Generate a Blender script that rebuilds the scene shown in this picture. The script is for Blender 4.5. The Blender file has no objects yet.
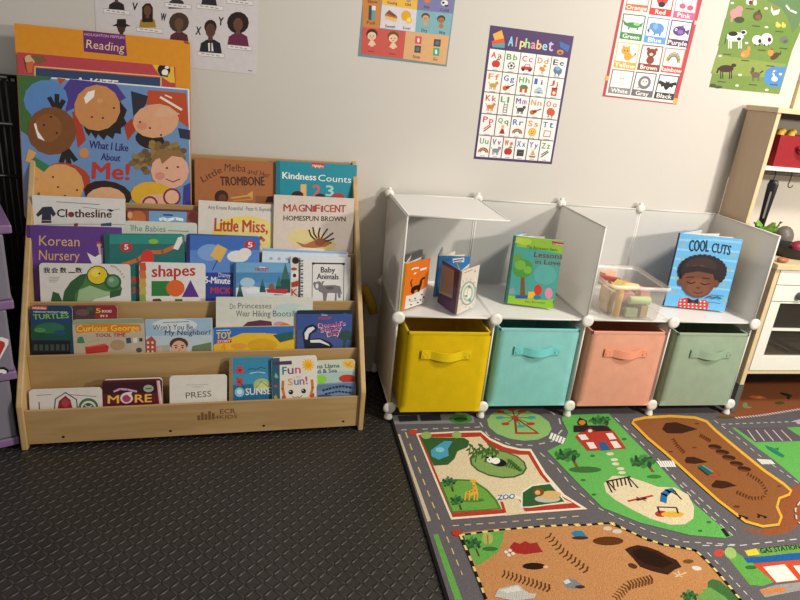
import bpy, bmesh, math, random
from mathutils import Vector, Matrix
random.seed(7)
C = bpy.context.scene.collection
U = 0.307                      # one storage cube is 30.7 cm
ART = {}
ART['rug']="""
p|#c4b698|93|-910|224|-914|309|-4792|213|-4821
p|#62a24a|254|-5273|375|-5264|430|-7257|268|-7243
p|#8b8a88|94|178|2920|298|2778|-348|69|-357
p|#3b3a3d|333|142|987|187|944|-176|334|-219
p|#3b3a3d|1069|185|1765|215|1722|-168|1030|-194
e|#4f8a3a|2378|-94|404|-11|-79|-284
e|#2f5a28|2370|-125|235|-6|-42|-150
l|#c9c5bd|40|306|-680|481|-674
l|#c9c5bd|40|641|-668|818|-662
l|#c9c5bd|40|979|-656|1157|-650
l|#c9c5bd|41|1320|-644|1499|-638
l|#c9c5bd|41|1663|-632|1844|-625
l|#c9c5bd|41|2009|-620|2192|-613
l|#c9c5bd|42|2358|-607|2542|-601
l|#c9c5bd|42|2710|-595|2889|-588
l|#d0b878|42|419|-796|424|-1132
l|#d0b878|40|429|-1433|433|-1750
l|#d0b878|38|438|-2033|442|-2330
l|#d0b878|36|448|-2597|455|-2876
l|#d0b878|34|462|-3126|470|-3390
l|#d0b878|33|477|-3627|484|-3877
l|#d0b878|32|495|-4099|507|-4334
l|#d0b878|30|519|-4544|531|-4767
l|#d0b878|29|542|-4967|554|-5179
l|#d0b878|28|564|-5370|575|-5571
l|#d0b878|27|585|-5753|593|-5947
l|#d0b878|26|600|-6121|608|-6306
l|#d0b878|25|615|-6472|620|-6580
e|#8db46c|4266|-466|1002|-303|-413|-901
l|#c9c5bd|46|3362|368|3168|25
l|#c9c5bd|43|2971|-323|2978|-588
l|#c9c5bd|42|2986|-862|2991|-1052
l|#c9c5bd|41|2991|-1052|3039|-1100
l|#c9c5bd|41|3164|-1223|3299|-1357
l|#c9c5bd|40|3422|-1479|3539|-1595
l|#c9c5bd|40|3732|-1617|3919|-1639
l|#c9c5bd|40|4091|-1659|4242|-1676
l|#c9c5bd|41|4483|-1611|4703|-1551
l|#c9c5bd|41|4906|-1496|4990|-1473
l|#c9c5bd|42|4990|-1473|5138|-1320
l|#c9c5bd|43|5362|-1088|5592|-850
l|#c9c5bd|45|5694|-505|5800|-147
l|#c9c5bd|48|5757|81|5678|310
l|#8a3a30|76|4261|-82|3974|-972
l|#8a3a30|76|4261|-82|4701|-996
l|#b03a2c|105|3927|-984|4720|-1011
l|#555046|31|4261|-82|3889|308
e|#b03a2c|3889|308|150|-3|-33|-95
l|#555046|31|4261|-82|3747|-53
e|#3f9a98|3747|-53|147|-4|-32|-92
l|#555046|31|4261|-82|3803|-437
e|#b03a2c|3803|-437|144|-4|-31|-89
l|#555046|31|4261|-82|4283|-601
e|#3f9a98|4283|-601|145|-4|-33|-88
l|#555046|31|4261|-82|4666|-462
e|#b03a2c|4666|-462|147|-4|-36|-90
l|#555046|31|4261|-82|4844|-81
e|#3f9a98|4844|-81|150|-4|-37|-93
l|#555046|31|4261|-82|4662|323
e|#b03a2c|4662|323|152|-3|-37|-96
l|#555046|31|4261|-82|4359|427
e|#b03a2c|4359|427|152|-3|-35|-97
e|#b03a2c|4261|-82|122|-3|-51|-138
l|#e8e4dc|72|5190|-1013|4961|-1347
l|#e8e4dc|72|5261|-1087|5031|-1419
l|#e8e4dc|72|5331|-1162|5100|-1491
l|#e8e4dc|71|5401|-1235|5169|-1563
l|#e8e4dc|71|5470|-1309|5238|-1634
p|#e6dac0|723|-890|1997|-820|2863|-806|3025|-1248|3382|-1629|3776|-1831|4121|-1858|4100|-3027|4230|-4014|4608|-4642|2687|-4710|825|-4791
p|#b03a2c|777|-975|1975|-904|2807|-904|2962|-1342|3305|-1732|3736|-1934|4043|-1973|4004|-3092|4131|-4071|4469|-4573|2715|-4635|884|-4712
p|#d6c6a2|857|-1115|2265|-1165|2734|-1141|2832|-1594|3180|-1975|3616|-2148|3905|-2160|3888|-3132|4030|-4086|4301|-4381|2987|-4468|2218|-4497|933|-4528
p|#d6c6a2|2355|-4179|2909|-4121|2881|-4704|2266|-4749
l|#b03a2c|78|2358|-4209|2305|-4637
l|#b03a2c|79|2902|-4141|2887|-4618
p|#345c30|826|-1114|2186|-1190|2305|-1385|2151|-1699|1786|-1890|1595|-2257|1328|-2535|896|-2561
p|#4a9ab8|989|-1806|1233|-1583|1525|-1343|1772|-1365|1530|-1751|1462|-2103|1117|-2284|943|-2105
e|#7fc0d0|1274|-1792|137|-6|-31|-126
e|#8fae62|1029|-1011|165|-6|-45|-203
e|#8fae62|2001|-1017|152|-5|-52|-192
e|#c0442f|659|-818|142|-5|-31|-152
e|#c0442f|844|-5290|130|-9|-32|-118
e|#4a5a34|2832|-2535|786|-284|-297|-653
e|#7f9f58|2832|-2535|733|-265|-267|-588
l|#3c5c2c|31|2068|-2117|2294|-1559
e|#3f6a2e|2279|-1612|53|-75|-36|-56
e|#3f6a2e|2140|-1815|86|61|3|-45
l|#3c5c2c|30|2115|-2293|2341|-1745
e|#3f6a2e|2325|-1797|52|-73|-36|-55
e|#3f6a2e|2188|-1997|85|60|2|-44
l|#3c5c2c|30|2162|-2466|2387|-1928
e|#3f6a2e|2372|-1979|52|-72|-36|-54
e|#3f6a2e|2235|-2175|84|59|2|-43
l|#3c5c2c|31|2364|-2130|2600|-1571
e|#3f6a2e|2583|-1624|52|-75|-37|-56
e|#3f6a2e|2441|-1828|87|61|2|-45
l|#3c5c2c|30|2409|-2307|2644|-1758
e|#3f6a2e|2628|-1809|51|-73|-37|-55
e|#3f6a2e|2487|-2009|86|60|2|-44
l|#3c5c2c|30|2453|-2480|2688|-1941
e|#3f6a2e|2671|-1992|51|-72|-37|-54
e|#3f6a2e|2531|-2188|86|59|2|-43
l|#3c5c2c|31|2661|-2144|2907|-1583
e|#3f6a2e|2890|-1636|51|-75|-38|-56
e|#3f6a2e|2744|-1840|88|62|1|-45
l|#3c5c2c|31|2704|-2320|2949|-1770
e|#3f6a2e|2932|-1822|51|-74|-38|-55
e|#3f6a2e|2787|-2022|88|60|1|-44
l|#3c5c2c|30|2746|-2494|2990|-1954
e|#3f6a2e|2973|-2005|50|-72|-38|-54
e|#3f6a2e|2829|-2201|87|59|1|-43
l|#3c5c2c|30|3013|-2736|3255|-2383
e|#3f6a2e|3229|-2456|48|-70|-38|-51
l|#3c5c2c|30|3075|-2774|3293|-2471
e|#3f6a2e|3265|-2567|48|-69|-38|-51
l|#3c5c2c|30|3137|-2813|3330|-2558
e|#3f6a2e|3301|-2678|48|-68|-38|-50
l|#3c5c2c|30|3199|-2852|3367|-2645
e|#3f6a2e|3337|-2787|47|-68|-38|-50
l|#3c5c2c|30|3261|-2890|3404|-2731
e|#3f6a2e|3373|-2896|47|-67|-37|-49
e|#1c1a1c|2858|-2524|214|-78|-79|-174
e|#ece8e0|2785|-2447|136|-6|-52|-155
e|#ece8e0|2635|-2391|106|-5|-47|-144
e|#1c1a1c|2595|-2278|38|-2|-16|-49
e|#1c1a1c|2751|-2273|38|-2|-16|-49
e|#1c1a1c|2604|-2390|23|-1|-12|-36
p|#4f7a34|889|-3307|1359|-3190|1860|-3251|2149|-3701|2256|-4142|2261|-4490|900|-4554
p|#6aa044|934|-3353|1339|-3266|1809|-3325|2080|-3739|2181|-4158|2191|-4456|954|-4500
l|#5a3a22|63|1187|-3356|1159|-3727
e|#356438|1154|-3322|134|-47|-53|-142
e|#24482a|1190|-3324|40|-2|-12|-47
e|#3a6e38|1097|-3361|21|-41|-29|-35
e|#2d5a32|1182|-3242|-9|-62|-32|-7
e|#4a8246|1192|-3400|-34|-52|-20|25
e|#24482a|1052|-3298|-43|-19|1|45
e|#3a6e38|1272|-3263|32|-23|-22|-44
e|#2d5a32|1089|-3445|6|-54|-32|-22
e|#4a8246|1120|-3195|-23|-61|-28|10
e|#24482a|1281|-3379|-41|-38|-10|37
e|#3a6e38|994|-3375|40|-2|-12|-47
e|#2d5a32|1262|-3175|20|-42|-30|-36
e|#4a8246|1165|-3487|-9|-60|-32|-6
e|#24482a|1019|-3225|-34|-53|-21|25
e|#3a6e38|1348|-3290|-44|-19|2|45
e|#2d5a32|1004|-3474|32|-23|-21|-43
e|#4a8246|1177|-3120|6|-56|-33|-23
l|#5a3a22|59|1202|-4127|1175|-4467
e|#356438|1170|-4095|129|-45|-51|-130
e|#24482a|1205|-4097|39|-2|-12|-43
e|#3a6e38|1116|-4131|20|-38|-28|-32
e|#2d5a32|1197|-4022|-9|-57|-31|-6
e|#4a8246|1207|-4167|-33|-47|-19|23
e|#24482a|1073|-4072|-41|-17|1|41
e|#3a6e38|1283|-4042|31|-22|-21|-40
e|#2d5a32|1108|-4207|6|-50|-31|-20
e|#4a8246|1138|-3978|-22|-56|-27|9
e|#24482a|1292|-4149|-40|-34|-10|34
e|#3a6e38|1017|-4142|38|-2|-11|-43
e|#2d5a32|1274|-3961|20|-39|-28|-32
e|#4a8246|1180|-4247|-8|-55|-31|-6
e|#24482a|1041|-4005|-32|-48|-20|23
e|#3a6e38|1356|-4067|-42|-17|1|42
e|#2d5a32|1027|-4234|31|-21|-21|-39
e|#4a8246|1192|-3910|6|-51|-32|-21
e|#4c7a36|1592|-4101|324|-20|-23|-79
p|#d8a83a|1462|-3787|1739|-3656|1862|-3620|1828|-3871|1558|-3937
p|#d8a83a|1740|-3698|1798|-3314|1896|-3275|1857|-3684
e|#d8a83a|1840|-3316|92|-5|-23|-76
l|#d8a83a|44|1478|-3829|1384|-4108
l|#d8a83a|44|1587|-3836|1492|-4115
l|#d8a83a|44|1724|-3844|1626|-4123
l|#d8a83a|44|1807|-3849|1707|-4128
e|#9a6a24|1558|-3792|27|-2|-9|-31
e|#9a6a24|1666|-3757|28|-2|-9|-31
e|#9a6a24|1775|-3721|28|-2|-9|-31
e|#9a6a24|1807|-3521|28|-2|-10|-32
p|#e0d8c4|2789|-4475|3038|-3837|3460|-3560|4072|-3483|4151|-4362|3047|-4491
p|#2f5a30|2858|-4440|3079|-3882|3463|-3626|4010|-3557|4099|-4318|3066|-4443
e|#b8b4a2|3671|-4178|365|-22|-63|-149
e|#d0a868|3830|-4011|299|-18|-70|-162
e|#7a4a22|3532|-3888|156|-9|-71|-174
e|#d0a868|3495|-3907|78|-5|-38|-92
p|#e8e0cc|2228|-4100|2407|-3947|2706|-3902|2920|-4019|2962|-4206|2826|-4116|2613|-4042|2386|-4089
t|#2f6a9a|ZOO|1|2270|-4143|488|31|82|200
l|#d0b878|29|806|-5006|974|-5002
l|#d0b878|29|1116|-4999|1285|-4995
l|#d0b878|30|1429|-4991|1600|-4987
l|#d0b878|30|1745|-4983|1917|-4979
l|#d0b878|30|2063|-4975|2238|-4968
l|#d0b878|31|2386|-4962|2563|-4954
l|#d0b878|31|2713|-4948|2891|-4941
l|#d0b878|31|3042|-4935|3222|-4927
l|#d0b878|32|3375|-4921|3557|-4913
l|#d0b878|32|3711|-4907|3895|-4899
l|#d0b878|32|4051|-4893|4236|-4885
p|#62ab55|6008|32|7761|104|7752|-380|7808|-2822|7795|-4673|8011|-5902|7759|-5964|6872|-5791|5783|-5252|5052|-4621|4866|-3661|4584|-1996|5345|-1583|5732|-1002|5863|-250
l|#5a3a22|79|7268|-476|7272|-979
e|#356438|7196|-349|233|-91|-117|-187
e|#24482a|7258|-351|77|-2|-32|-62
e|#3a6e38|7092|-396|15|-86|-47|-47
e|#2d5a32|7257|-255|-54|-131|-42|-10
e|#4a8246|7250|-440|-97|-112|-15|32
e|#24482a|7026|-322|-95|-43|17|59
e|#3a6e38|7409|-278|49|-47|-43|-58
e|#2d5a32|7065|-493|-20|-113|-47|-30
e|#4a8246|7160|-200|-81|-131|-30|12
e|#24482a|7405|-414|-103|-82|2|48
e|#3a6e38|6913|-413|76|-2|-31|-61
e|#2d5a32|7407|-174|14|-88|-49|-48
e|#4a8246|7188|-542|-53|-127|-41|-10
e|#24482a|6981|-237|-96|-114|-16|32
e|#3a6e38|7536|-308|-97|-43|19|59
e|#2d5a32|6915|-530|49|-46|-41|-57
e|#4a8246|7269|-112|-21|-117|-48|-31
e|#24482a|7390|-509|-81|-127|-30|12
e|#3a6e38|6826|-353|-100|-82|1|48
e|#2d5a32|7557|-170|78|-2|-34|-63
e|#4a8246|7051|-609|15|-84|-47|-46
p|#2a2426|6100|-626|7198|-660|7310|-1025|5914|-1022
p|#b03a2c|5837|-1294|6144|-1016|7352|-997|7234|-2000|5887|-2064
p|#8a2c24|6217|-1047|6622|-763|6716|-1035
e|#d8cfc0|6519|-969|78|-3|-44|-87
p|#26201e|6325|-418|6548|-141|6709|-335|6594|-641|6273|-601
e|#d07a2a|6488|-454|125|-4|-74|-152
p|#dcdad2|5976|-1184|6247|-1165|6244|-1450|5970|-1482
p|#dcdad2|6061|-1611|6303|-1606|6273|-1933|6021|-1963
p|#dcdad2|6985|-1132|7227|-1111|7198|-1457|6935|-1490
p|#dcdad2|6900|-1587|7130|-1582|7112|-1927|6848|-1970
p|#2f5a8a|6448|-1626|6713|-1580|6672|-2044|6353|-2070
p|#b03a2c|6476|-1317|6705|-1296|6705|-1495|6463|-1529
e|#3c6a34|5357|-2972|512|-26|-74|-151
l|#7a5230|98|5232|-2296|5167|-2842
e|#356438|5143|-2241|238|-88|-122|-212
e|#24482a|5197|-2243|76|-3|-33|-70
e|#3a6e38|5053|-2287|23|-79|-53|-52
e|#2d5a32|5197|-2147|-42|-119|-50|-10
e|#4a8246|5189|-2332|-85|-101|-22|37
e|#24482a|4996|-2212|-90|-38|15|67
e|#3a6e38|5328|-2171|52|-45|-47|-66
e|#2d5a32|5028|-2384|-9|-104|-54|-33
e|#4a8246|5113|-2091|-68|-119|-39|14
e|#24482a|5323|-2308|-94|-74|-3|55
e|#3a6e38|4898|-2302|75|-3|-31|-70
e|#2d5a32|5328|-2068|22|-81|-55|-54
e|#4a8246|5134|-2434|-41|-116|-49|-10
e|#24482a|4958|-2126|-85|-103|-23|37
e|#3a6e38|5438|-2203|-91|-38|16|68
e|#2d5a32|4898|-2419|52|-43|-44|-64
e|#4a8246|5209|-2004|-10|-108|-56|-35
e|#24482a|5309|-2403|-68|-115|-38|14
e|#3a6e38|4823|-2241|-92|-74|-5|55
e|#2d5a32|5458|-2065|77|-3|-34|-72
e|#4a8246|5015|-2500|23|-77|-52|-51
e|#24482a|5012|-2025|-41|-121|-50|-11
e|#3a6e38|5477|-2287|-88|-102|-22|37
e|#2d5a32|4782|-2392|-88|-37|14|66
e|#4a8246|5349|-1956|53|-45|-47|-68
e|#24482a|5219|-2499|-10|-103|-54|-33
e|#3a6e38|4816|-2140|-65|-118|-39|14
e|#3c7a34|7328|-3407|236|-13|-56|-91
l|#7a5230|101|7494|-2731|7425|-3197
e|#356438|7409|-2676|234|-87|-149|-208
e|#24482a|7464|-2679|78|-4|-41|-69
e|#3a6e38|7311|-2721|15|-78|-60|-51
e|#2d5a32|7475|-2584|-56|-117|-52|-10
e|#4a8246|7446|-2767|-99|-99|-19|36
e|#24482a|7261|-2648|-96|-37|23|66
e|#3a6e38|7607|-2609|49|-44|-55|-65
e|#2d5a32|7275|-2817|-21|-102|-59|-32
e|#4a8246|7395|-2529|-83|-116|-38|14
e|#24482a|7587|-2743|-105|-72|3|54
e|#3a6e38|7150|-2736|77|-4|-40|-68
e|#2d5a32|7618|-2507|14|-80|-62|-53
e|#4a8246|7378|-2866|-55|-113|-52|-10
e|#24482a|7232|-2563|-98|-100|-19|37
e|#3a6e38|7716|-2640|-98|-37|25|66
e|#2d5a32|7137|-2850|49|-43|-53|-63
e|#4a8246|7503|-2444|-23|-106|-61|-34
e|#24482a|7561|-2837|-83|-113|-38|14
e|#3a6e38|7080|-2675|-102|-72|1|54
e|#2d5a32|7752|-2505|79|-4|-43|-70
e|#4a8246|7248|-2930|15|-76|-60|-50
e|#24482a|7299|-2464|-55|-118|-52|-10
e|#3a6e38|7747|-2724|-101|-99|-18|36
e|#2d5a32|7021|-2824|-95|-36|22|65
e|#4a8246|7653|-2398|49|-45|-56|-66
e|#24482a|7458|-2930|-22|-101|-60|-32
e|#3a6e38|7085|-2576|-80|-115|-38|14
e|#d6ccb0|6551|-2237|123|-5|-41|-77
e|#d6ccb0|6532|-2534|121|-6|-40|-74
e|#d6ccb0|6458|-2745|120|-6|-40|-73
e|#d6ccb0|6491|-2980|119|-6|-39|-71
e|#d6ccb0|6434|-3170|117|-6|-39|-69
p|#d8caa6|5612|-3624|6057|-3304|6508|-3351|6897|-3639|7153|-3868|7669|-3932|7867|-4253|7697|-4770|7377|-5199|6993|-5403|6562|-5391|6148|-5125|5852|-4762|5572|-4337|5481|-4003
l|#2c2422|60|5720|-3551|6594|-3368
l|#2c2422|50|5736|-3552|5646|-4034
l|#2c2422|50|5772|-3543|5795|-3956
l|#2c2422|52|6504|-3386|6528|-3888
l|#2c2422|52|6476|-3408|6357|-3834
l|#2c2422|40|5941|-3518|5820|-3826
l|#2c2422|41|6081|-3491|5958|-3800
l|#2c2422|41|6222|-3464|6096|-3775
l|#2c2422|41|6364|-3437|6235|-3749
l|#b03a2c|66|5900|-4419|6787|-4231
l|#2c2a30|85|6183|-4385|6525|-4322
l|#b03a2c|48|6247|-4262|6444|-4443
l|#2a6a9a|174|6930|-4494|7142|-4209|7357|-4069|7537|-4035
l|#2c2422|51|7537|-4035|7531|-4447
l|#2c2422|51|7418|-4073|7536|-4276
e|#b0342a|6569|-4968|178|-12|-77|-122
e|#d8a83a|6885|-5009|330|-22|-74|-113
l|#2c2422|47|6632|-4702|6538|-4946
l|#2c2422|47|6617|-4701|7164|-4756
l|#2c2422|48|7164|-4756|7061|-4991
e|#35702c|5928|-2314|81|-4|-32|-63
e|#35702c|5062|-3447|75|-4|-27|-55
e|#35702c|5070|-4085|73|-4|-26|-51
e|#35702c|7721|-5368|71|-5|-33|-46
e|#35702c|7251|-5664|69|-5|-31|-44
e|#35702c|7457|-1467|87|-3|-39|-70
p|#1c2420|7868|-5643|7986|-5614|7956|-5898|7819|-5933
l|#c9c5bd|49|7846|-175|7861|-440
l|#c9c5bd|48|7876|-678|7891|-931
l|#c9c5bd|46|7904|-1158|7919|-1401
l|#c9c5bd|45|7932|-1619|7946|-1852
l|#c9c5bd|43|7958|-2062|7971|-2285
l|#c9c5bd|42|7986|-2536|7976|-2716
l|#c9c5bd|41|7963|-2926|7950|-3150
l|#c9c5bd|39|7938|-3352|7925|-3566
l|#c9c5bd|38|7911|-3810|7912|-3958
l|#c9c5bd|37|7914|-4135|7916|-4324
l|#c9c5bd|36|7918|-4494|7920|-4676
l|#c9c5bd|35|7922|-4840|7924|-5015
l|#c9c5bd|34|7930|-5170|7954|-5325
l|#c9c5bd|33|7976|-5464|7999|-5615
l|#c9c5bd|32|8020|-5750|8042|-5895
l|#c9c5bd|39|4324|-2076|4388|-2276
l|#c9c5bd|38|4447|-2456|4509|-2649
l|#c9c5bd|37|4540|-2845|4556|-3069
l|#c9c5bd|36|4571|-3270|4587|-3485
l|#c9c5bd|35|4601|-3678|4605|-3734
l|#c9c5bd|34|4605|-3734|4648|-3857
l|#c9c5bd|34|4701|-4010|4759|-4174
l|#c9c5bd|33|4811|-4323|4866|-4482
l|#c9c5bd|32|4920|-4622|5017|-4734
l|#c9c5bd|32|5104|-4837|5199|-4948
l|#c9c5bd|31|5285|-5048|5353|-5128
l|#c9c5bd|31|5353|-5128|5381|-5153
l|#c9c5bd|31|5476|-5240|5580|-5334
l|#c9c5bd|31|5674|-5419|5775|-5511
l|#c9c5bd|31|5869|-5595|5985|-5669
l|#c9c5bd|30|6090|-5736|6205|-5809
l|#c9c5bd|30|6309|-5876|6423|-5948
l|#c9c5bd|30|6548|-5987|6701|-6011
l|#c9c5bd|30|6842|-6033|6995|-6057
l|#c9c5bd|31|7135|-6079|7289|-6102
l|#c9c5bd|31|7430|-6124|7584|-6148
l|#c9c5bd|31|7725|-6170|7879|-6194
l|#e8e4dc|63|7884|-2673|7839|-2986
l|#e8e4dc|63|7966|-2677|7912|-2989
l|#e8e4dc|63|8049|-2681|7985|-2993
l|#e8e4dc|63|8131|-2685|8058|-2996
l|#e8e4dc|63|8214|-2689|8131|-3000
l|#e8e4dc|64|8297|-2692|8204|-3004
l|#e8e4dc|64|8380|-2696|8278|-3007
p|#8f5230|8432|-5589|8689|-5795|9084|-5971|9777|-5873|10328|-5607|11683|-4115|11639|-3972|10547|-4633|9614|-5672|8975|-5741
p|#dda83a|8223|-566|8478|-288|9003|-140|10018|-67|10921|-189|11204|-460|11140|-1029|11143|-1978|11177|-3289|11295|-3929|11264|-4275|10975|-4505|10547|-4633|10222|-4932|10022|-5329|9630|-5654|9091|-5692|8733|-5476|8541|-4594|8455|-3608|8358|-2356|8242|-1524
p|#8b5731|8354|-480|8436|-436|8914|-306|9908|-235|10790|-355|11051|-598|10989|-1143|10998|-2086|11041|-3386|11162|-4019|11148|-4314|11003|-4414|10558|-4551|10131|-4942|9940|-5329|9665|-5569|9175|-5600|8837|-5396|8651|-4516|8572|-3524|8481|-2257|8369|-1418
p|#3c2114|9123|-970|9497|-591|9926|-548|10183|-765|10454|-1002|9663|-1242|9163|-1214
p|#3c2114|8781|-2720|8984|-2529|9251|-2541|9537|-2828|9036|-2894|8769|-2845
p|#3c2114|8840|-3912|9167|-3687|9468|-3769|9638|-3982|9058|-4084|8817|-4007
e|#3c2114|10345|-2037|207|-63|-108|-131
e|#6a3a1e|10251|-2130|146|-57|-47|-55
e|#3c2114|10402|-2329|204|-62|-107|-127
e|#6a3a1e|10309|-2420|144|-56|-47|-54
e|#3c2114|10407|-2631|202|-61|-106|-123
e|#6a3a1e|10315|-2719|142|-54|-46|-52
e|#3c2114|10441|-2943|199|-60|-105|-119
e|#6a3a1e|10350|-3028|140|-53|-46|-50
e|#3c2114|10500|-3213|196|-59|-104|-116
e|#6a3a1e|10409|-3296|139|-52|-45|-49
l|#5e3318|45|9236|-1496|9140|-1581|9062|-1597
l|#5e3318|45|9206|-1614|9110|-1698|9033|-1714
l|#5e3318|45|9176|-1730|9081|-1813|9004|-1829
l|#5e3318|44|9143|-1832|9054|-1925|8967|-1963
l|#5e3318|44|9141|-1928|9053|-2020|8966|-2058
l|#5e3318|44|9139|-2023|9051|-2114|8965|-2151
l|#5e3318|43|9136|-2117|9049|-2208|8963|-2244
l|#5e3318|43|9134|-2210|9047|-2300|8962|-2336
l|#5e3318|48|10370|-1281|10284|-1389|10182|-1455
l|#5e3318|47|10395|-1346|10309|-1454|10207|-1519
l|#5e3318|47|10420|-1411|10334|-1518|10232|-1583
l|#5e3318|47|10445|-1476|10358|-1583|10257|-1647
l|#5e3318|47|10469|-1540|10383|-1646|10282|-1710
l|#5e3318|47|10493|-1605|10407|-1710|10307|-1774
l|#5e3318|41|10503|-3396|10423|-3483|10330|-3534
l|#5e3318|41|10532|-3478|10452|-3564|10360|-3614
l|#5e3318|41|10560|-3559|10480|-3645|10389|-3694
l|#5e3318|41|10589|-3639|10509|-3724|10417|-3774
l|#5e3318|40|10617|-3719|10537|-3804|10446|-3852
l|#5e3318|40|10609|-3846|10516|-3913|10443|-3925
l|#5e3318|40|10564|-3970|10472|-4035|10400|-4047
l|#5e3318|39|10520|-4092|10429|-4156|10357|-4168
l|#5e3318|39|10477|-4212|10386|-4275|10315|-4287
l|#5e3318|38|10306|-4406|10261|-4387|10282|-4319
l|#5e3318|37|10158|-4514|10113|-4495|10133|-4428
l|#5e3318|37|9952|-4625|9986|-4553|10067|-4480
l|#5e3318|37|9849|-4625|9882|-4553|9963|-4480
l|#5e3318|37|9746|-4625|9779|-4553|9858|-4480
l|#5e3318|37|9643|-4625|9676|-4553|9754|-4480
l|#5e3318|37|9556|-4580|9620|-4503|9706|-4449
l|#5e3318|37|9506|-4524|9570|-4446|9656|-4392
l|#5e3318|37|9456|-4467|9520|-4389|9606|-4335
l|#5e3318|37|9406|-4410|9469|-4331|9555|-4277
l|#5e3318|37|9356|-4353|9419|-4273|9505|-4219
e|#5e3318|9589|-2055|86|-4|-26|-38
e|#5e3318|10654|-669|93|-3|-30|-43
e|#5e3318|10996|-4075|80|-5|-27|-31
e|#5e3318|8629|-2234|84|-4|-24|-37
l|#2a5a56|211|9104|-2985|9197|-3422
l|#18302e|80|9009|-3086|9070|-3482
l|#b03a2c|70|9025|-3497|9250|-3551
l|#4a9a90|65|9221|-2973|9344|-3302
l|#a0342a|48|9489|-3266|9410|-3534
l|#1c1a1c|68|8750|-5183|8954|-5316
e|#1c1a1c|8720|-5280|44|-3|-37|-47
e|#1c1a1c|8895|-5312|44|-3|-37|-47
l|#1c1a1c|69|9327|-5192|9529|-5325
e|#1c1a1c|9293|-5289|44|-3|-39|-47
e|#1c1a1c|9470|-5321|44|-3|-39|-47
e|#5e3318|8954|-4851|105|-7|-38|-49
l|#c9c5bd|38|8063|-3703|8079|-3890
l|#c9c5bd|37|8093|-4043|8108|-4224
l|#c9c5bd|36|8121|-4372|8137|-4547
l|#c9c5bd|36|8149|-4690|8164|-4859
l|#c9c5bd|35|8176|-4998|8190|-5161
l|#c9c5bd|34|8202|-5295|8216|-5453
l|#c9c5bd|33|8227|-5583|8241|-5737
l|#c9c5bd|30|6976|-6152|7164|-6167
l|#c9c5bd|31|7312|-6178|7501|-6192
l|#c9c5bd|31|7650|-6204|7840|-6218
l|#c9c5bd|31|7989|-6230|8200|-6218
l|#c9c5bd|32|8366|-6209|8579|-6198
l|#c9c5bd|32|8748|-6189|8964|-6177
l|#c9c5bd|33|9134|-6168|9353|-6156
l|#c9c5bd|33|9525|-6147|9746|-6135
l|#c9c5bd|39|11084|-4774|10869|-4921
l|#c9c5bd|38|10728|-5017|10657|-5065
l|#c9c5bd|38|10657|-5065|10565|-5181
l|#c9c5bd|37|10473|-5296|10350|-5451
l|#c9c5bd|36|10320|-5556|10295|-5643
l|#c9c5bd|30|6947|-6389|6954|-6523
l|#c9c5bd|29|6961|-6643|6969|-6773
l|#c9c5bd|28|6976|-6890|6983|-7016
l|#c9c5bd|28|6990|-7129|6997|-7251
l|#c9c5bd|27|7003|-7361|7010|-7480
l|#c9c5bd|27|7016|-7587|7023|-7702
l|#c9c5bd|26|7030|-7805|7041|-7915
l|#c9c5bd|26|7052|-8013|7063|-8120
l|#c9c5bd|25|7073|-8216|7084|-8320
l|#c9c5bd|25|7094|-8413|7099|-8464
p|#b98353|988|-5274|1974|-5205|4117|-5211|5020|-5218|5264|-5512|5610|-5893|5913|-6072|6651|-6316|6715|-7170|6762|-7857|6493|-9308|939|-8906|938|-7303
p|#62a24a|976|-5360|2046|-5298|1920|-5583|1659|-5976|1272|-6221|997|-6375
l|#5a3a22|44|1155|-5693|1159|-6080
e|#356438|1140|-5659|131|-44|-59|-136
e|#24482a|1173|-5661|39|-3|-14|-45
e|#3a6e38|1086|-5693|20|-36|-32|-33
e|#2d5a32|1168|-5586|-9|-52|-36|-5
e|#4a8246|1173|-5731|-33|-43|-23|25
e|#24482a|1047|-5635|-42|-15|1|44
e|#3a6e38|1250|-5607|32|-21|-25|-42
e|#2d5a32|1076|-5769|6|-46|-36|-20
e|#4a8246|1113|-5542|-22|-52|-31|11
e|#24482a|1255|-5713|-40|-31|-11|36
e|#3a6e38|991|-5704|39|-3|-13|-45
e|#2d5a32|1244|-5526|20|-36|-33|-34
e|#4a8246|1145|-5809|-8|-51|-36|-5
e|#24482a|1019|-5567|-33|-44|-23|25
e|#3a6e38|1320|-5633|-43|-15|2|44
e|#2d5a32|998|-5794|31|-20|-24|-41
e|#4a8246|1168|-5475|6|-48|-37|-21
e|#24482a|1251|-5787|-22|-50|-31|10
e|#3a6e38|941|-5655|-39|-31|-12|36
e|#a8a858|1547|-5521|136|-10|-69|-213
l|#6a6a3a|23|1585|-5404|1490|-5735
e|#3a6a34|1497|-5866|194|-15|-23|-71
p|#9a2c26|1907|-6012|2012|-5824|2164|-5686|2289|-5762|2451|-5674|2544|-5765|2732|-5745|2729|-5879|2755|-6062|2284|-6105
e|#e0d4cc|1858|-5992|48|-4|-17|-47
e|#c05a3a|1906|-5963|24|-2|-8|-24
e|#e0d4cc|1966|-5952|49|-4|-17|-47
e|#c05a3a|2014|-5923|24|-2|-9|-24
e|#e0d4cc|2005|-6051|48|-4|-17|-47
e|#c05a3a|2053|-6023|24|-2|-9|-23
e|#e0d4cc|1891|-6090|48|-4|-17|-46
e|#c05a3a|1939|-6062|24|-2|-8|-23
e|#2c1810|2353|-6478|274|-22|-41|-103
e|#d8b090|2624|-6523|60|-5|-19|-44
l|#5e3a1e|39|3217|-5464|3118|-5583|3001|-5621
l|#5e3a1e|39|3247|-5600|3148|-5716|3033|-5754
l|#5e3a1e|38|3277|-5733|3179|-5848|3064|-5885
l|#5e3a1e|38|3306|-5865|3208|-5977|3094|-6013
l|#5e3a1e|38|3323|-5983|3239|-6104|3124|-6161
l|#5e3a1e|37|3377|-6090|3293|-6210|3179|-6266
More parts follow.
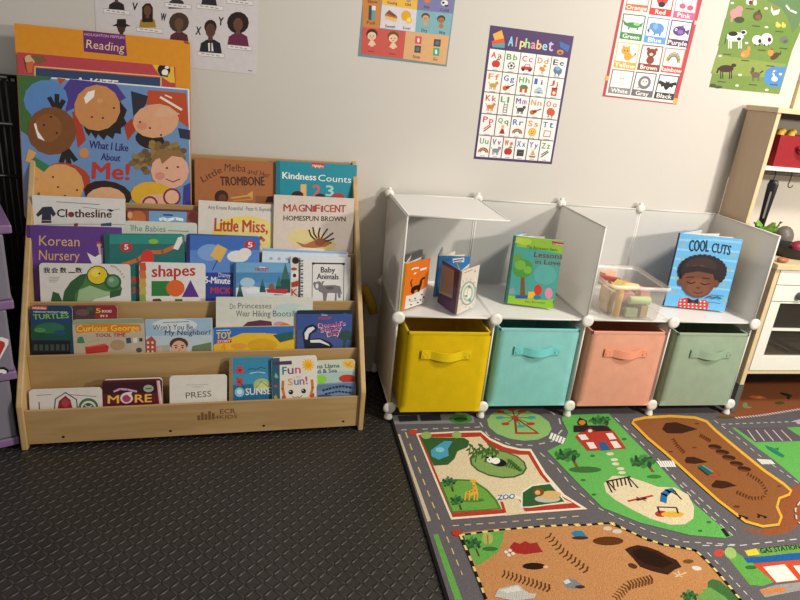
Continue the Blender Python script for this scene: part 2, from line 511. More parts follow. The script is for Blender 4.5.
l|#5e3a1e|37|3431|-6197|3347|-6314|3233|-6369
l|#5e3a1e|37|3484|-6301|3401|-6418|3287|-6472
l|#5e3a1e|36|3537|-6405|3453|-6520|3340|-6573
l|#5e3a1e|36|3589|-6507|3505|-6620|3392|-6673
l|#5e3a1e|36|3640|-6609|3557|-6720|3444|-6772
l|#5e3a1e|34|1618|-6535|1584|-6651|1494|-6735
l|#5e3a1e|34|1700|-6581|1665|-6697|1574|-6780
l|#5e3a1e|34|1781|-6627|1745|-6742|1654|-6825
l|#5e3a1e|34|1862|-6673|1825|-6787|1734|-6869
l|#5e3a1e|34|1942|-6718|1905|-6832|1814|-6914
l|#5e3a1e|33|2022|-6763|1985|-6877|1893|-6958
l|#5e3a1e|33|2103|-6809|2064|-6923|1971|-7003
l|#5e3a1e|33|2182|-6855|2142|-6968|2050|-7047
l|#5e3a1e|33|2260|-6901|2221|-7013|2127|-7092
l|#5e3a1e|33|2339|-6947|2299|-7058|2205|-7136
l|#5e3a1e|33|2417|-6992|2376|-7103|2282|-7181
l|#5e3a1e|33|2495|-7037|2454|-7147|2359|-7225
p|#b8b6ae|1144|-7255|1288|-7064|1586|-7006|1781|-6981|1877|-7157|1941|-7231|2103|-7260|2000|-7372|1552|-7412
p|#d0cec6|1319|-7108|1571|-7047|1755|-7021|1810|-7151|1462|-7189
p|#2f7a9a|3722|-5499|3884|-5413|4060|-5443|4084|-5587|4107|-5677|3884|-5695|3761|-5616
e|#4a2c1a|3892|-5678|220|-16|-28|-58
p|#7a7c80|2829|-7000|3008|-6899|3159|-6942|3276|-7153|3035|-7203|2836|-7143
p|#c8c8c4|2853|-6973|3002|-6914|3027|-7017|2874|-7061
e|#3a3030|3177|-7159|116|-10|-23|-47
e|#b03a2c|849|-5273|124|-9|-32|-118
p|#3a2012|4839|-6141|5013|-6071|5259|-6022|5480|-6107|5693|-6258|5806|-6432|5968|-6575|5954|-6797|5742|-6858|5452|-7002|5147|-6870|4918|-6712|4886|-6408
p|#28150c|5017|-6205|5257|-6140|5566|-6298|5717|-6507|5797|-6674|5449|-6802|5096|-6633|4971|-6399
e|#5a3218|4566|-5832|404|-30|-79|-148
e|#c8bca8|4780|-5404|120|-9|-37|-70
e|#c8bca8|4977|-5527|133|-10|-43|-78
e|#5a3018|4750|-6667|87|-60|-61|-68
e|#6a4a2a|6232|-6645|141|-11|-47|-68
e|#d8d0c4|6308|-6866|106|-36|-56|-65
l|#d8b890|37|5622|-6940|5774|-7105
l|#d8b890|38|5788|-6908|5719|-7070
l|#d8b890|37|5599|-7075|5964|-6969
l|#6a4020|33|3785|-7469|3859|-7521|3844|-7633
l|#6a4020|33|3870|-7411|3944|-7464|3928|-7577
l|#6a4020|34|3956|-7353|4030|-7406|4013|-7520
l|#6a4020|34|4043|-7294|4117|-7348|4099|-7463
l|#6a4020|34|4130|-7234|4205|-7289|4186|-7405
l|#6a4020|35|4219|-7174|4293|-7229|4274|-7346
l|#6a4020|35|4375|-7100|4380|-7208|4295|-7330
l|#6a4020|35|4462|-7084|4468|-7192|4382|-7315
l|#6a4020|35|4551|-7068|4555|-7176|4468|-7300
l|#6a4020|36|4639|-7051|4643|-7160|4555|-7284
l|#6a4020|36|4728|-7035|4732|-7144|4643|-7269
l|#6a4020|36|4818|-7018|4820|-7128|4730|-7253
l|#6a4020|36|4908|-7002|4910|-7112|4819|-7237
l|#6a4020|36|4998|-6985|4999|-7096|4907|-7221
p|#3f6a38|6301|-7285|6473|-7210|6616|-7267|6659|-7419|6729|-7585|6734|-7827|6802|-8371|6102|-7907|6152|-7491
p|#6a9a4c|6031|-7481|6252|-7442|6425|-7729|6436|-8206|5867|-7886
e|#356438|5598|-7627|119|-39|-88|-102
e|#24482a|5631|-7630|38|-3|-24|-34
e|#3a6e38|5538|-7652|11|-30|-38|-24
e|#2d5a32|5642|-7572|-22|-43|-35|-3
e|#4a8246|5615|-7683|-44|-35|-15|19
e|#24482a|5512|-7606|-46|-11|11|33
e|#3a6e38|5719|-7591|26|-18|-33|-31
e|#2d5a32|5510|-7709|-6|-38|-38|-15
e|#4a8246|5598|-7537|-36|-42|-26|9
e|#24482a|5700|-7672|-48|-25|-2|28
e|#3a6e38|5441|-7657|38|-3|-23|-34
e|#2d5a32|5731|-7529|10|-30|-38|-25
e|#4a8246|5569|-7742|-22|-42|-34|-3
e|#24482a|5499|-7554|-44|-35|-15|20
e|#3a6e38|5782|-7612|-46|-11|12|33
e|#2d5a32|5427|-7726|26|-18|-32|-31
e|#4a8246|5666|-7488|-6|-39|-39|-15
e|#24482a|5680|-7728|-35|-41|-26|9
e|#3a6e38|5402|-7618|-47|-25|-2|28
e|#6a9a4c|6007|-7691|239|-21|-94|-130
l|#1c1a18|60|888|-5362|1956|-5257|3031|-5208|4117|-5211
l|#dcca7a|61|888|-5362|1023|-5349
l|#dcca7a|61|1184|-5333|1321|-5319
l|#dcca7a|62|1484|-5303|1622|-5290
l|#dcca7a|63|1787|-5273|1927|-5259
l|#dcca7a|63|2092|-5250|2231|-5244
l|#dcca7a|64|2398|-5237|2538|-5230
l|#dcca7a|65|2706|-5223|2848|-5216
l|#dcca7a|65|3031|-5208|3159|-5208
l|#dcca7a|66|3327|-5209|3469|-5209
l|#dcca7a|67|3638|-5210|3781|-5210
l|#dcca7a|67|3952|-5211|4096|-5211
l|#1c1a18|66|3963|-5246|5020|-5218|5272|-5521|5615|-5885|5963|-6101
l|#dcca7a|67|3963|-5246|4109|-5242
l|#dcca7a|68|4283|-5238|4430|-5234
l|#dcca7a|69|4606|-5229|4754|-5225
l|#dcca7a|69|4932|-5221|5020|-5218
l|#dcca7a|70|5020|-5218|5052|-5257
l|#dcca7a|69|5146|-5370|5225|-5464
l|#dcca7a|68|5320|-5572|5402|-5658
l|#dcca7a|67|5498|-5761|5579|-5846
l|#dcca7a|67|5689|-5931|5789|-5993
l|#dcca7a|66|5907|-6066|5963|-6101
l|#1c1a18|68|4933|-5250|5272|-5521|5505|-5780|5913|-6072|6316|-6196|6645|-6324|6722|-6701|6741|-7134|6724|-7840|6655|-8549
l|#dcca7a|69|4933|-5250|5029|-5326
l|#dcca7a|69|5142|-5417|5236|-5493
l|#dcca7a|68|5337|-5594|5417|-5682
l|#dcca7a|67|5513|-5785|5609|-5854
l|#dcca7a|67|5722|-5935|5817|-6003
l|#dcca7a|66|5934|-6078|6053|-6115
l|#dcca7a|67|6195|-6159|6314|-6196
l|#dcca7a|67|6449|-6248|6562|-6291
l|#dcca7a|66|6656|-6378|6680|-6497
l|#dcca7a|65|6709|-6636|6722|-6701
l|#dcca7a|65|6722|-6701|6724|-6756
l|#dcca7a|64|6731|-6903|6736|-7025
l|#dcca7a|62|6740|-7169|6738|-7291
l|#dcca7a|61|6734|-7433|6731|-7551
l|#dcca7a|59|6728|-7689|6725|-7803
l|#dcca7a|58|6714|-7940|6703|-8054
l|#dcca7a|56|6690|-8187|6680|-8298
l|#dcca7a|55|6667|-8427|6657|-8533
l|#1c1a18|60|902|-5354|931|-6155|939|-7317|971|-8120
l|#dcca7a|61|902|-5354|908|-5519
l|#dcca7a|59|915|-5710|921|-5867
l|#dcca7a|57|928|-6050|931|-6155
l|#dcca7a|56|931|-6155|932|-6201
l|#dcca7a|55|933|-6379|934|-6525
l|#dcca7a|53|935|-6695|936|-6835
l|#dcca7a|52|937|-6998|938|-7132
l|#dcca7a|50|939|-7317|943|-7417
l|#dcca7a|48|949|-7566|954|-7689
l|#dcca7a|47|959|-7833|964|-7951
l|#dcca7a|46|969|-8089|971|-8120
p|#8a5232|11648|-340|12674|-267|15718|326|19140|1024|21856|3643|14911|2288
l|#d8c8bc|102|12482|-296|12549|-287
l|#d8c8bc|103|12609|-280|12677|-271
l|#d8c8bc|103|12737|-263|12805|-255
l|#d8c8bc|104|12865|-247|12933|-239
l|#d8c8bc|104|12994|-231|13062|-222
l|#d8c8bc|105|13123|-214|13192|-206
l|#d8c8bc|105|13253|-198|13322|-189
l|#d8c8bc|106|13383|-181|13452|-173
l|#d8c8bc|106|13514|-165|13583|-156
l|#d8c8bc|107|13645|-148|13667|-145
l|#d8c8bc|107|13667|-145|13717|-135
l|#d8c8bc|107|13783|-122|13858|-108
l|#d8c8bc|108|13924|-95|13998|-80
l|#d8c8bc|108|14065|-67|14140|-52
l|#d8c8bc|109|14206|-39|14282|-24
l|#d8c8bc|110|14349|-11|14425|4
l|#d8c8bc|110|14492|17|14568|32
l|#d8c8bc|111|14636|45|14712|60
l|#d8c8bc|112|14780|73|14857|89
l|#d8c8bc|112|14925|102|15003|117
l|#d8c8bc|113|15071|131|15149|146
l|#d8c8bc|114|15218|160|15296|175
l|#d8c8bc|114|15365|188|15444|204
l|#d8c8bc|115|15513|218|15592|233
l|#d8c8bc|115|15662|246|15739|259
l|#d8c8bc|116|15807|271|15885|284
l|#d8c8bc|117|15953|295|16031|309
l|#d8c8bc|117|16100|320|16178|333
l|#d8c8bc|118|16248|345|16326|358
l|#d8c8bc|119|16396|370|16475|384
l|#d8c8bc|119|16545|395|16624|409
l|#d8c8bc|120|16695|421|16774|434
l|#d8c8bc|121|16845|446|16925|460
l|#d8c8bc|121|16996|472|17076|485
l|#d8c8bc|122|17147|497|17228|511
l|#d8c8bc|123|17300|523|17381|537
l|#d8c8bc|123|17453|549|17534|563
l|#a83c2c|41|12541|-219|13741|-55|15729|338
e|#c86a34|14550|1142|318|-60|-120|-137
e|#e09a5a|14623|1141|131|-2|-42|-50
e|#4a4a28|15159|704|217|-4|-105|-122
e|#2c3020|15981|1330|171|-138|-116|-112
e|#2c3020|15901|1110|89|-1|-134|-152
e|#7a8a62|13539|562|112|-2|-169|-212
e|#7a8a62|13521|407|181|-4|-47|-59
e|#5a5030|12085|-241|398|-10|-74|-98
l|#c9c5bd|35|11616|-687|11764|-682
l|#c9c5bd|35|11900|-678|12049|-673
l|#c9c5bd|36|12185|-669|12335|-664
l|#c9c5bd|36|12472|-660|12623|-655
l|#c9c5bd|36|12760|-651|12912|-646
l|#c9c5bd|37|13051|-642|13204|-637
l|#c9c5bd|37|13343|-632|13497|-628
l|#c9c5bd|37|13637|-623|13792|-618
l|#c9c5bd|38|13933|-614|14089|-609
l|#c9c5bd|38|14231|-604|14387|-600
l|#c9c5bd|38|14530|-595|14688|-590
l|#c9c5bd|39|14832|-586|14892|-584
p|#b8a8b8|14658|-533|15189|-412|15046|-721|14648|-776
p|#62ab55|11849|-921|11974|-902|12055|-1798|13804|-1782|13855|-2174|11786|-4397|11906|-3679|11932|-2770|11872|-2143
p|#5e555c|12038|-926|13991|-942|14008|-1557|13785|-1802|12055|-1798
l|#c8bcb8|41|12340|-1068|12120|-1718
l|#c8bcb8|41|12664|-1078|12460|-1731
l|#c8bcb8|41|12989|-1089|12801|-1744
l|#c8bcb8|42|13317|-1099|13145|-1757
l|#c8bcb8|42|13645|-1110|13490|-1770
p|#62ab55|13986|-965|15014|-928|14301|-1695|14045|-1515
p|#2a7a5a|12268|-1969|12424|-2116|12516|-2559|12346|-2695|12229|-2499|12183|-2205
p|#2a7a5a|12447|-2166|12682|-2126|12491|-2316
l|#c9c5bd|37|11515|-427|11532|-616
l|#c9c5bd|37|11546|-776|11563|-959
l|#c9c5bd|36|11577|-1114|11593|-1292
l|#c9c5bd|35|11607|-1442|11623|-1615
l|#c9c5bd|34|11620|-1774|11615|-1957
l|#c9c5bd|34|11611|-2111|11607|-2289
l|#c9c5bd|33|11602|-2471|11618|-2597
l|#c9c5bd|32|11635|-2728|11654|-2879
l|#c9c5bd|32|11670|-3007|11688|-3154
l|#c9c5bd|31|11704|-3278|11722|-3422
l|#c9c5bd|31|11738|-3543|11756|-3683
l|#c9c5bd|30|11771|-3801|11788|-3938
l|#e8e4dc|53|11390|-2698|11358|-2982
l|#e8e4dc|53|11457|-2710|11425|-2985
l|#e8e4dc|53|11523|-2723|11492|-2988
l|#e8e4dc|54|11589|-2735|11559|-2992
l|#e8e4dc|54|11656|-2748|11626|-2995
l|#e8e4dc|54|11722|-2760|11693|-2998
l|#e8e4dc|54|11789|-2772|11760|-3001
e|#c04a3a|7239|-6429|139|-11|-88|-118
p|#62a24a|7381|-6389|7655|-6291|7749|-6536|7824|-6708|7966|-6963|7948|-7426|7589|-7500|7300|-7445|7341|-6879
e|#9ab86a|7545|-6453|30|-142|-195|-125
e|#356a30|7732|-6943|156|-13|-48|-60
p|#6a9a4c|7983|-6402|9677|-6323|10069|-6388|9854|-6616|8244|-6625|7917|-6591
p|#d8c440|7970|-6418|8347|-6361|8296|-6562|7937|-6584
t|#1f3a20|GAS STATION|1|8350|-6533|1207|61|92|164
p|#1f5a9a|7767|-6638|8231|-6641|9137|-6594|9869|-6600|9690|-6791|8514|-6813|7750|-6800
p|#c84a2c|7857|-6857|8501|-6828|9661|-6822|9073|-7447|7974|-7444
p|#e8ddd4|8057|-6954|8687|-6925|8634|-7409|8024|-7433
p|#e8ddd4|8872|-6989|9516|-6976|9127|-7390|8802|-7378
p|#98928e|7411|-7602|7926|-7499|9060|-7461|8876|-7657|7392|-7816
p|#d07a34|7436|-7604|8092|-7588|8047|-7702|7421|-7718
"""
ART['portraits']="""
p|#2c2426|375|1257|423|1458|546|1541|689|1556|804|1500|828|1306
e|#241a18|632|1790|123|14|-8|-138
p|#5a3a2a|581|1647|666|1657|663|1530|568|1520
e|#5a3a2a|628|1721|99|11|-8|-133
p|#241a18|396|1752|516|1811|535|1926|747|1950|752|1837|868|1793|629|1744
p|#8a8284|258|1343|955|1354|949|1237|250|1227
p|#e6e2e0|263|1331|948|1347|943|1249|257|1234
l|#5a5254|16|346|1302|431|1298
l|#5a5254|16|476|1296|561|1292
l|#5a5254|16|605|1291|691|1287
l|#5a5254|16|735|1285|821|1282
p|#a8842a|1179|938|1226|1144|1350|1227|1496|1243|1615|1185|1643|986
p|#2a1c1a|1271|1090|1290|1489|1391|1593|1512|1606|1579|1497|1563|1120
p|#6a4630|1384|1336|1471|1346|1471|1216|1373|1206
e|#6a4630|1431|1411|102|11|-6|-136
p|#8a8284|1108|953|1824|961|1820|841|1102|834
p|#e6e2e0|1114|941|1817|954|1813|854|1109|842
l|#5a5254|16|1199|910|1287|906
l|#5a5254|16|1332|904|1420|900
l|#5a5254|16|1465|898|1553|894
l|#5a5254|16|1599|892|1687|887
p|#3a3438|1998|1520|2039|1712|2157|1791|2295|1806|2409|1752|2439|1568
e|#241a18|2233|2028|120|13|-4|-131
p|#5a3a2a|2187|1892|2270|1902|2271|1781|2179|1771
e|#5a3a2a|2231|1963|97|11|-4|-127
p|#8a8284|1905|1676|2624|1689|2621|1572|1901|1559
p|#e6e2e0|1911|1664|2617|1682|2615|1584|1908|1566
l|#5a5254|16|1998|1634|2085|1631
l|#5a5254|16|2131|1629|2219|1626
l|#5a5254|16|2265|1624|2353|1621
l|#5a5254|16|2399|1619|2488|1616
p|#2a282c|2889|1681|2928|1874|3046|1953|3186|1969|3303|1915|3336|1730
e|#241a18|3119|2192|121|14|-2|-132
p|#5a3a2a|3075|2055|3159|2065|3162|1944|3069|1934
e|#5a3a2a|3118|2126|98|11|-2|-128
p|#8a8284|2776|1732|3508|1746|3507|1627|2773|1614
p|#e6e2e0|2782|1719|3501|1738|3501|1639|2780|1621
l|#5a5254|16|2871|1690|2960|1687
l|#5a5254|16|3007|1685|3097|1682
l|#5a5254|16|3143|1680|3233|1677
l|#5a5254|16|3280|1675|3370|1672
p|#5a2a3a|3709|1836|3745|2029|3863|2109|4005|2124|4125|2071|4162|1885
e|#241a18|3934|2348|123|14|0|-132
p|#5a3a2a|3891|2211|3977|2221|3982|2100|3887|2089
e|#5a3a2a|3934|2282|99|11|0|-128
p|#8a8284|3607|1953|4349|1969|4351|1850|3606|1835
p|#e6e2e0|3613|1941|4342|1961|4344|1862|3613|1842
l|#5a5254|16|3704|1911|3795|1908
l|#5a5254|16|3842|1907|3933|1904
l|#5a5254|16|3980|1902|4072|1899
l|#5a5254|16|4119|1898|4211|1894
p|#3a2c28|438|375|490|595|622|683|775|699|899|636|926|423
e|#2a1e1a|714|955|132|14|-9|-150
p|#4a3024|659|800|751|809|748|671|646|661
e|#4a3024|709|880|107|11|-9|-146
p|#2a1e1a|460|916|589|979|609|1104|837|1128|843|1005|967|956|711|905
p|#5a2c34|1983|584|2034|829|2182|928|2356|946|2499|876|2537|639
e|#4a382c|2276|1188|275|29|-8|-266
p|#6a4e38|2220|1057|2324|1068|2326|914|2210|903
e|#6a4e38|2275|1147|121|13|-5|-162
p|#26262c|2816|411|2871|695|3041|810|3244|830|3413|749|3462|474
e|#2a201e|3147|1160|175|18|-2|-194
p|#5e4030|3084|960|3205|972|3210|794|3075|780
e|#5e4030|3146|1063|142|14|-2|-188
p|#e8e4e0|3071|718|3198|730|3224|507|3082|493
p|#26262c|3127|723|3170|727|3167|502|3125|497
p|#8a8284|2779|464|3529|468|3529|343|2776|340
p|#e6e2e0|2785|451|3522|460|3522|356|2783|348
l|#5a5254|17|2876|418|2968|414
l|#5a5254|17|3016|411|3108|406
l|#5a5254|17|3155|404|3248|399
l|#5a5254|17|3296|397|3388|392
p|#6a2a48|3611|679|3661|951|3824|1061|4021|1081|4186|1004|4237|741
e|#2a1c1c|3922|1351|310|32|1|-295
p|#6a4632|3863|1205|3981|1217|3988|1047|3857|1033
e|#6a4632|3922|1304|137|14|0|-180
p|#8a8284|3616|737|4319|738|4320|614|3616|614
p|#e6e2e0|3623|724|4312|730|4313|627|3623|622
l|#5a5254|17|3709|692|3794|686
l|#5a5254|17|3839|684|3925|679
l|#5a5254|17|3970|676|4056|671
l|#5a5254|17|4101|668|4188|663
t|#221c1a|U|1|253|1566|130|2|28|167
t|#221c1a|V|1|1016|1380|133|1|30|195
t|#221c1a|W|1|1772|1187|136|1|28|198
t|#221c1a|X|1|2725|913|139|1|26|216
t|#221c1a|Y|1|3358|1232|140|1|24|215
l|#6a6466|22|4216|64|4333|61
p|#a8842a|406|2330|454|2524|574|2604|714|2620|826|2568|850|2382
e|#2a1c1c|658|2844|121|15|-8|-132
p|#6a4632|608|2707|692|2717|689|2596|596|2584
e|#6a4632|654|2778|97|12|-8|-128
p|#3a3a5a|1220|2425|1265|2620|1386|2701|1528|2717|1644|2664|1671|2478
e|#2a1c1c|1468|2942|122|15|-6|-133
p|#6a4632|1419|2804|1504|2814|1503|2692|1409|2681
e|#6a4632|1465|2876|99|12|-6|-129
p|#6a2a38|2047|2522|2089|2717|2211|2799|2355|2816|2473|2763|2505|2575
e|#2a1c1c|2290|3041|124|15|-4|-134
p|#6a4632|2243|2903|2329|2913|2330|2791|2234|2779
e|#6a4632|2288|2975|100|12|-4|-129
p|#2a4a3a|2886|2619|2926|2816|3049|2898|3195|2916|3316|2862|3351|2674
e|#2a1c1c|3125|3143|126|15|-2|-134
p|#6a4632|3079|3003|3167|3013|3170|2890|3073|2879
e|#6a4632|3124|3076|102|12|-2|-130
"""
ART['opposites']="""
p|#cb8448|-93|3505|506|3505|618|816|83|828
p|#e8b84a|610|2273|1687|2235|1702|1473|616|1505
p|#7a7aa8|1687|2235|2809|2240|2828|1485|1702|1473
p|#d8d4dc|616|1505|1702|1473|1729|853|614|857
p|#7fb0b8|1702|1473|2828|1485|2802|850|1711|843
p|#cb5a50|74|827|1418|847|1409|54|81|74
p|#dcab78|1418|847|2802|850|2779|7|1409|54
p|#c05a54|506|3505|2642|3541|2757|2275|610|2273
t|#4a3430|Slow|1|187|1508|299|16|-1|73
t|#4a3430|Young|1|769|1538|311|17|-2|73
t|#4a3430|Old|1|1321|1549|176|3|2|74
t|#4a3430|Hot|1|1919|1547|169|2|1|75
t|#4a3430|Cold|1|2423|1517|275|13|-3|75
p|#4a4a4e|229|1439|320|1440|333|1037|241|1044
p|#6a9aa8|320|1440|438|1445|443|1032|333|1037
p|#e8e4da|320|1440|438|1445|439|1322|325|1318
t|#7a4a20|Full|1|204|924|238|8|1|83
p|#b8743a|729|1245|856|1383|1120|1220|1094|1100|757|1140
p|#e8b868|732|1212|1106|1168|1096|1075|758|1123
p|#8a4a2a|763|1282|856|1383|1109|1235|1028|1210
t|#5a3a30|Sweet|1|770|882|306|15|-2|84
t|#5a3a30|Sour|1|1319|896|244|8|-1|76
e|#e0a82a|1385|1273|157|17|15|-149
e|#e8c048|1490|1158|102|11|9|-92
e|#f0d878|1480|1166|65|7|6|-58
e|#4a2e22|380|663|174|18|11|-144
e|#e8c8a8|384|607|136|14|9|-115
e|#2a1e1a|332|602|17|2|1|-19
e|#2a1e1a|437|613|17|2|2|-19
e|#e8c8a8|401|399|79|8|7|-97
l|#e8c8a8|42|346|426|299|341
l|#e8c8a8|42|451|437|509|361
l|#a84a3a|17|354|548|424|555
e|#7a4a2a|1041|662|177|18|13|-145
e|#e8c8a8|1046|606|138|14|10|-116
e|#2a1e1a|993|601|18|2|2|-19
e|#2a1e1a|1099|611|18|2|2|-19
e|#e8c8a8|1065|396|80|8|9|-97
l|#e8c8a8|43|1009|423|963|337
l|#e8c8a8|43|1115|434|1176|358
l|#a84a3a|17|1015|546|1086|553
e|#5a4034|1991|1316|131|14|12|-105
e|#d0a078|1996|1275|102|11|9|-84
e|#2a1e1a|1957|1271|13|1|2|-14
e|#2a1e1a|2035|1279|13|1|2|-14
e|#d0a078|2013|1123|59|6|8|-70
l|#d0a078|31|1971|1143|1938|1080
l|#d0a078|31|2049|1151|2095|1096
l|#a84a3a|12|1974|1232|2027|1237
e|#4a3830|2487|1301|132|14|13|-106
e|#a87850|2492|1260|103|11|10|-85
e|#2a1e1a|2452|1256|13|1|2|-14
e|#2a1e1a|2532|1264|13|1|2|-14
e|#a87850|2510|1107|60|6|8|-71
l|#a87850|31|2468|1126|2435|1063
l|#a87850|31|2547|1135|2594|1080
l|#a84a3a|13|2471|1216|2523|1221
l|#8a3028|22|297|172|484|169
l|#8a3028|23|963|159|1152|160
t|#3a3a4a|Dry|1|1905|888|181|1|1|85
t|#3a3a4a|Wet|1|2461|876|202|3|-1|85
p|#d85060|1731|742|1939|746|1943|531|1734|528
p|#4a4e54|1739|477|1939|479|1942|271|1741|269
e|#f0e0e0|1837|633|38|4|7|-68
e|#6a6e74|1836|374|66|6|6|-60
p|#4a4e54|2326|716|2547|721|2552|513|2330|509
p|#3fa878|2335|466|2538|468|2545|241|2342|239
e|#e0f0e0|2435|353|38|4|8|-69
e|#6a6e74|2443|615|67|7|7|-60
t|#7a4a30|Stop|1|1710|109|230|4|-1|87
t|#7a4a30|Go|1|2358|100|146|-4|3|88
e|#e8e4e0|2537|1755|112|12|10|-82
e|#2a2a2e|2499|1759|42|5|4|-33
e|#2a2a2e|2603|1687|66|7|3|-25
e|#d07a3a|2000|1755|93|10|7|-65
e|#e0a878|956|1706|118|13|9|-97
e|#a89888|1425|1717|83|9|6|-65
"""
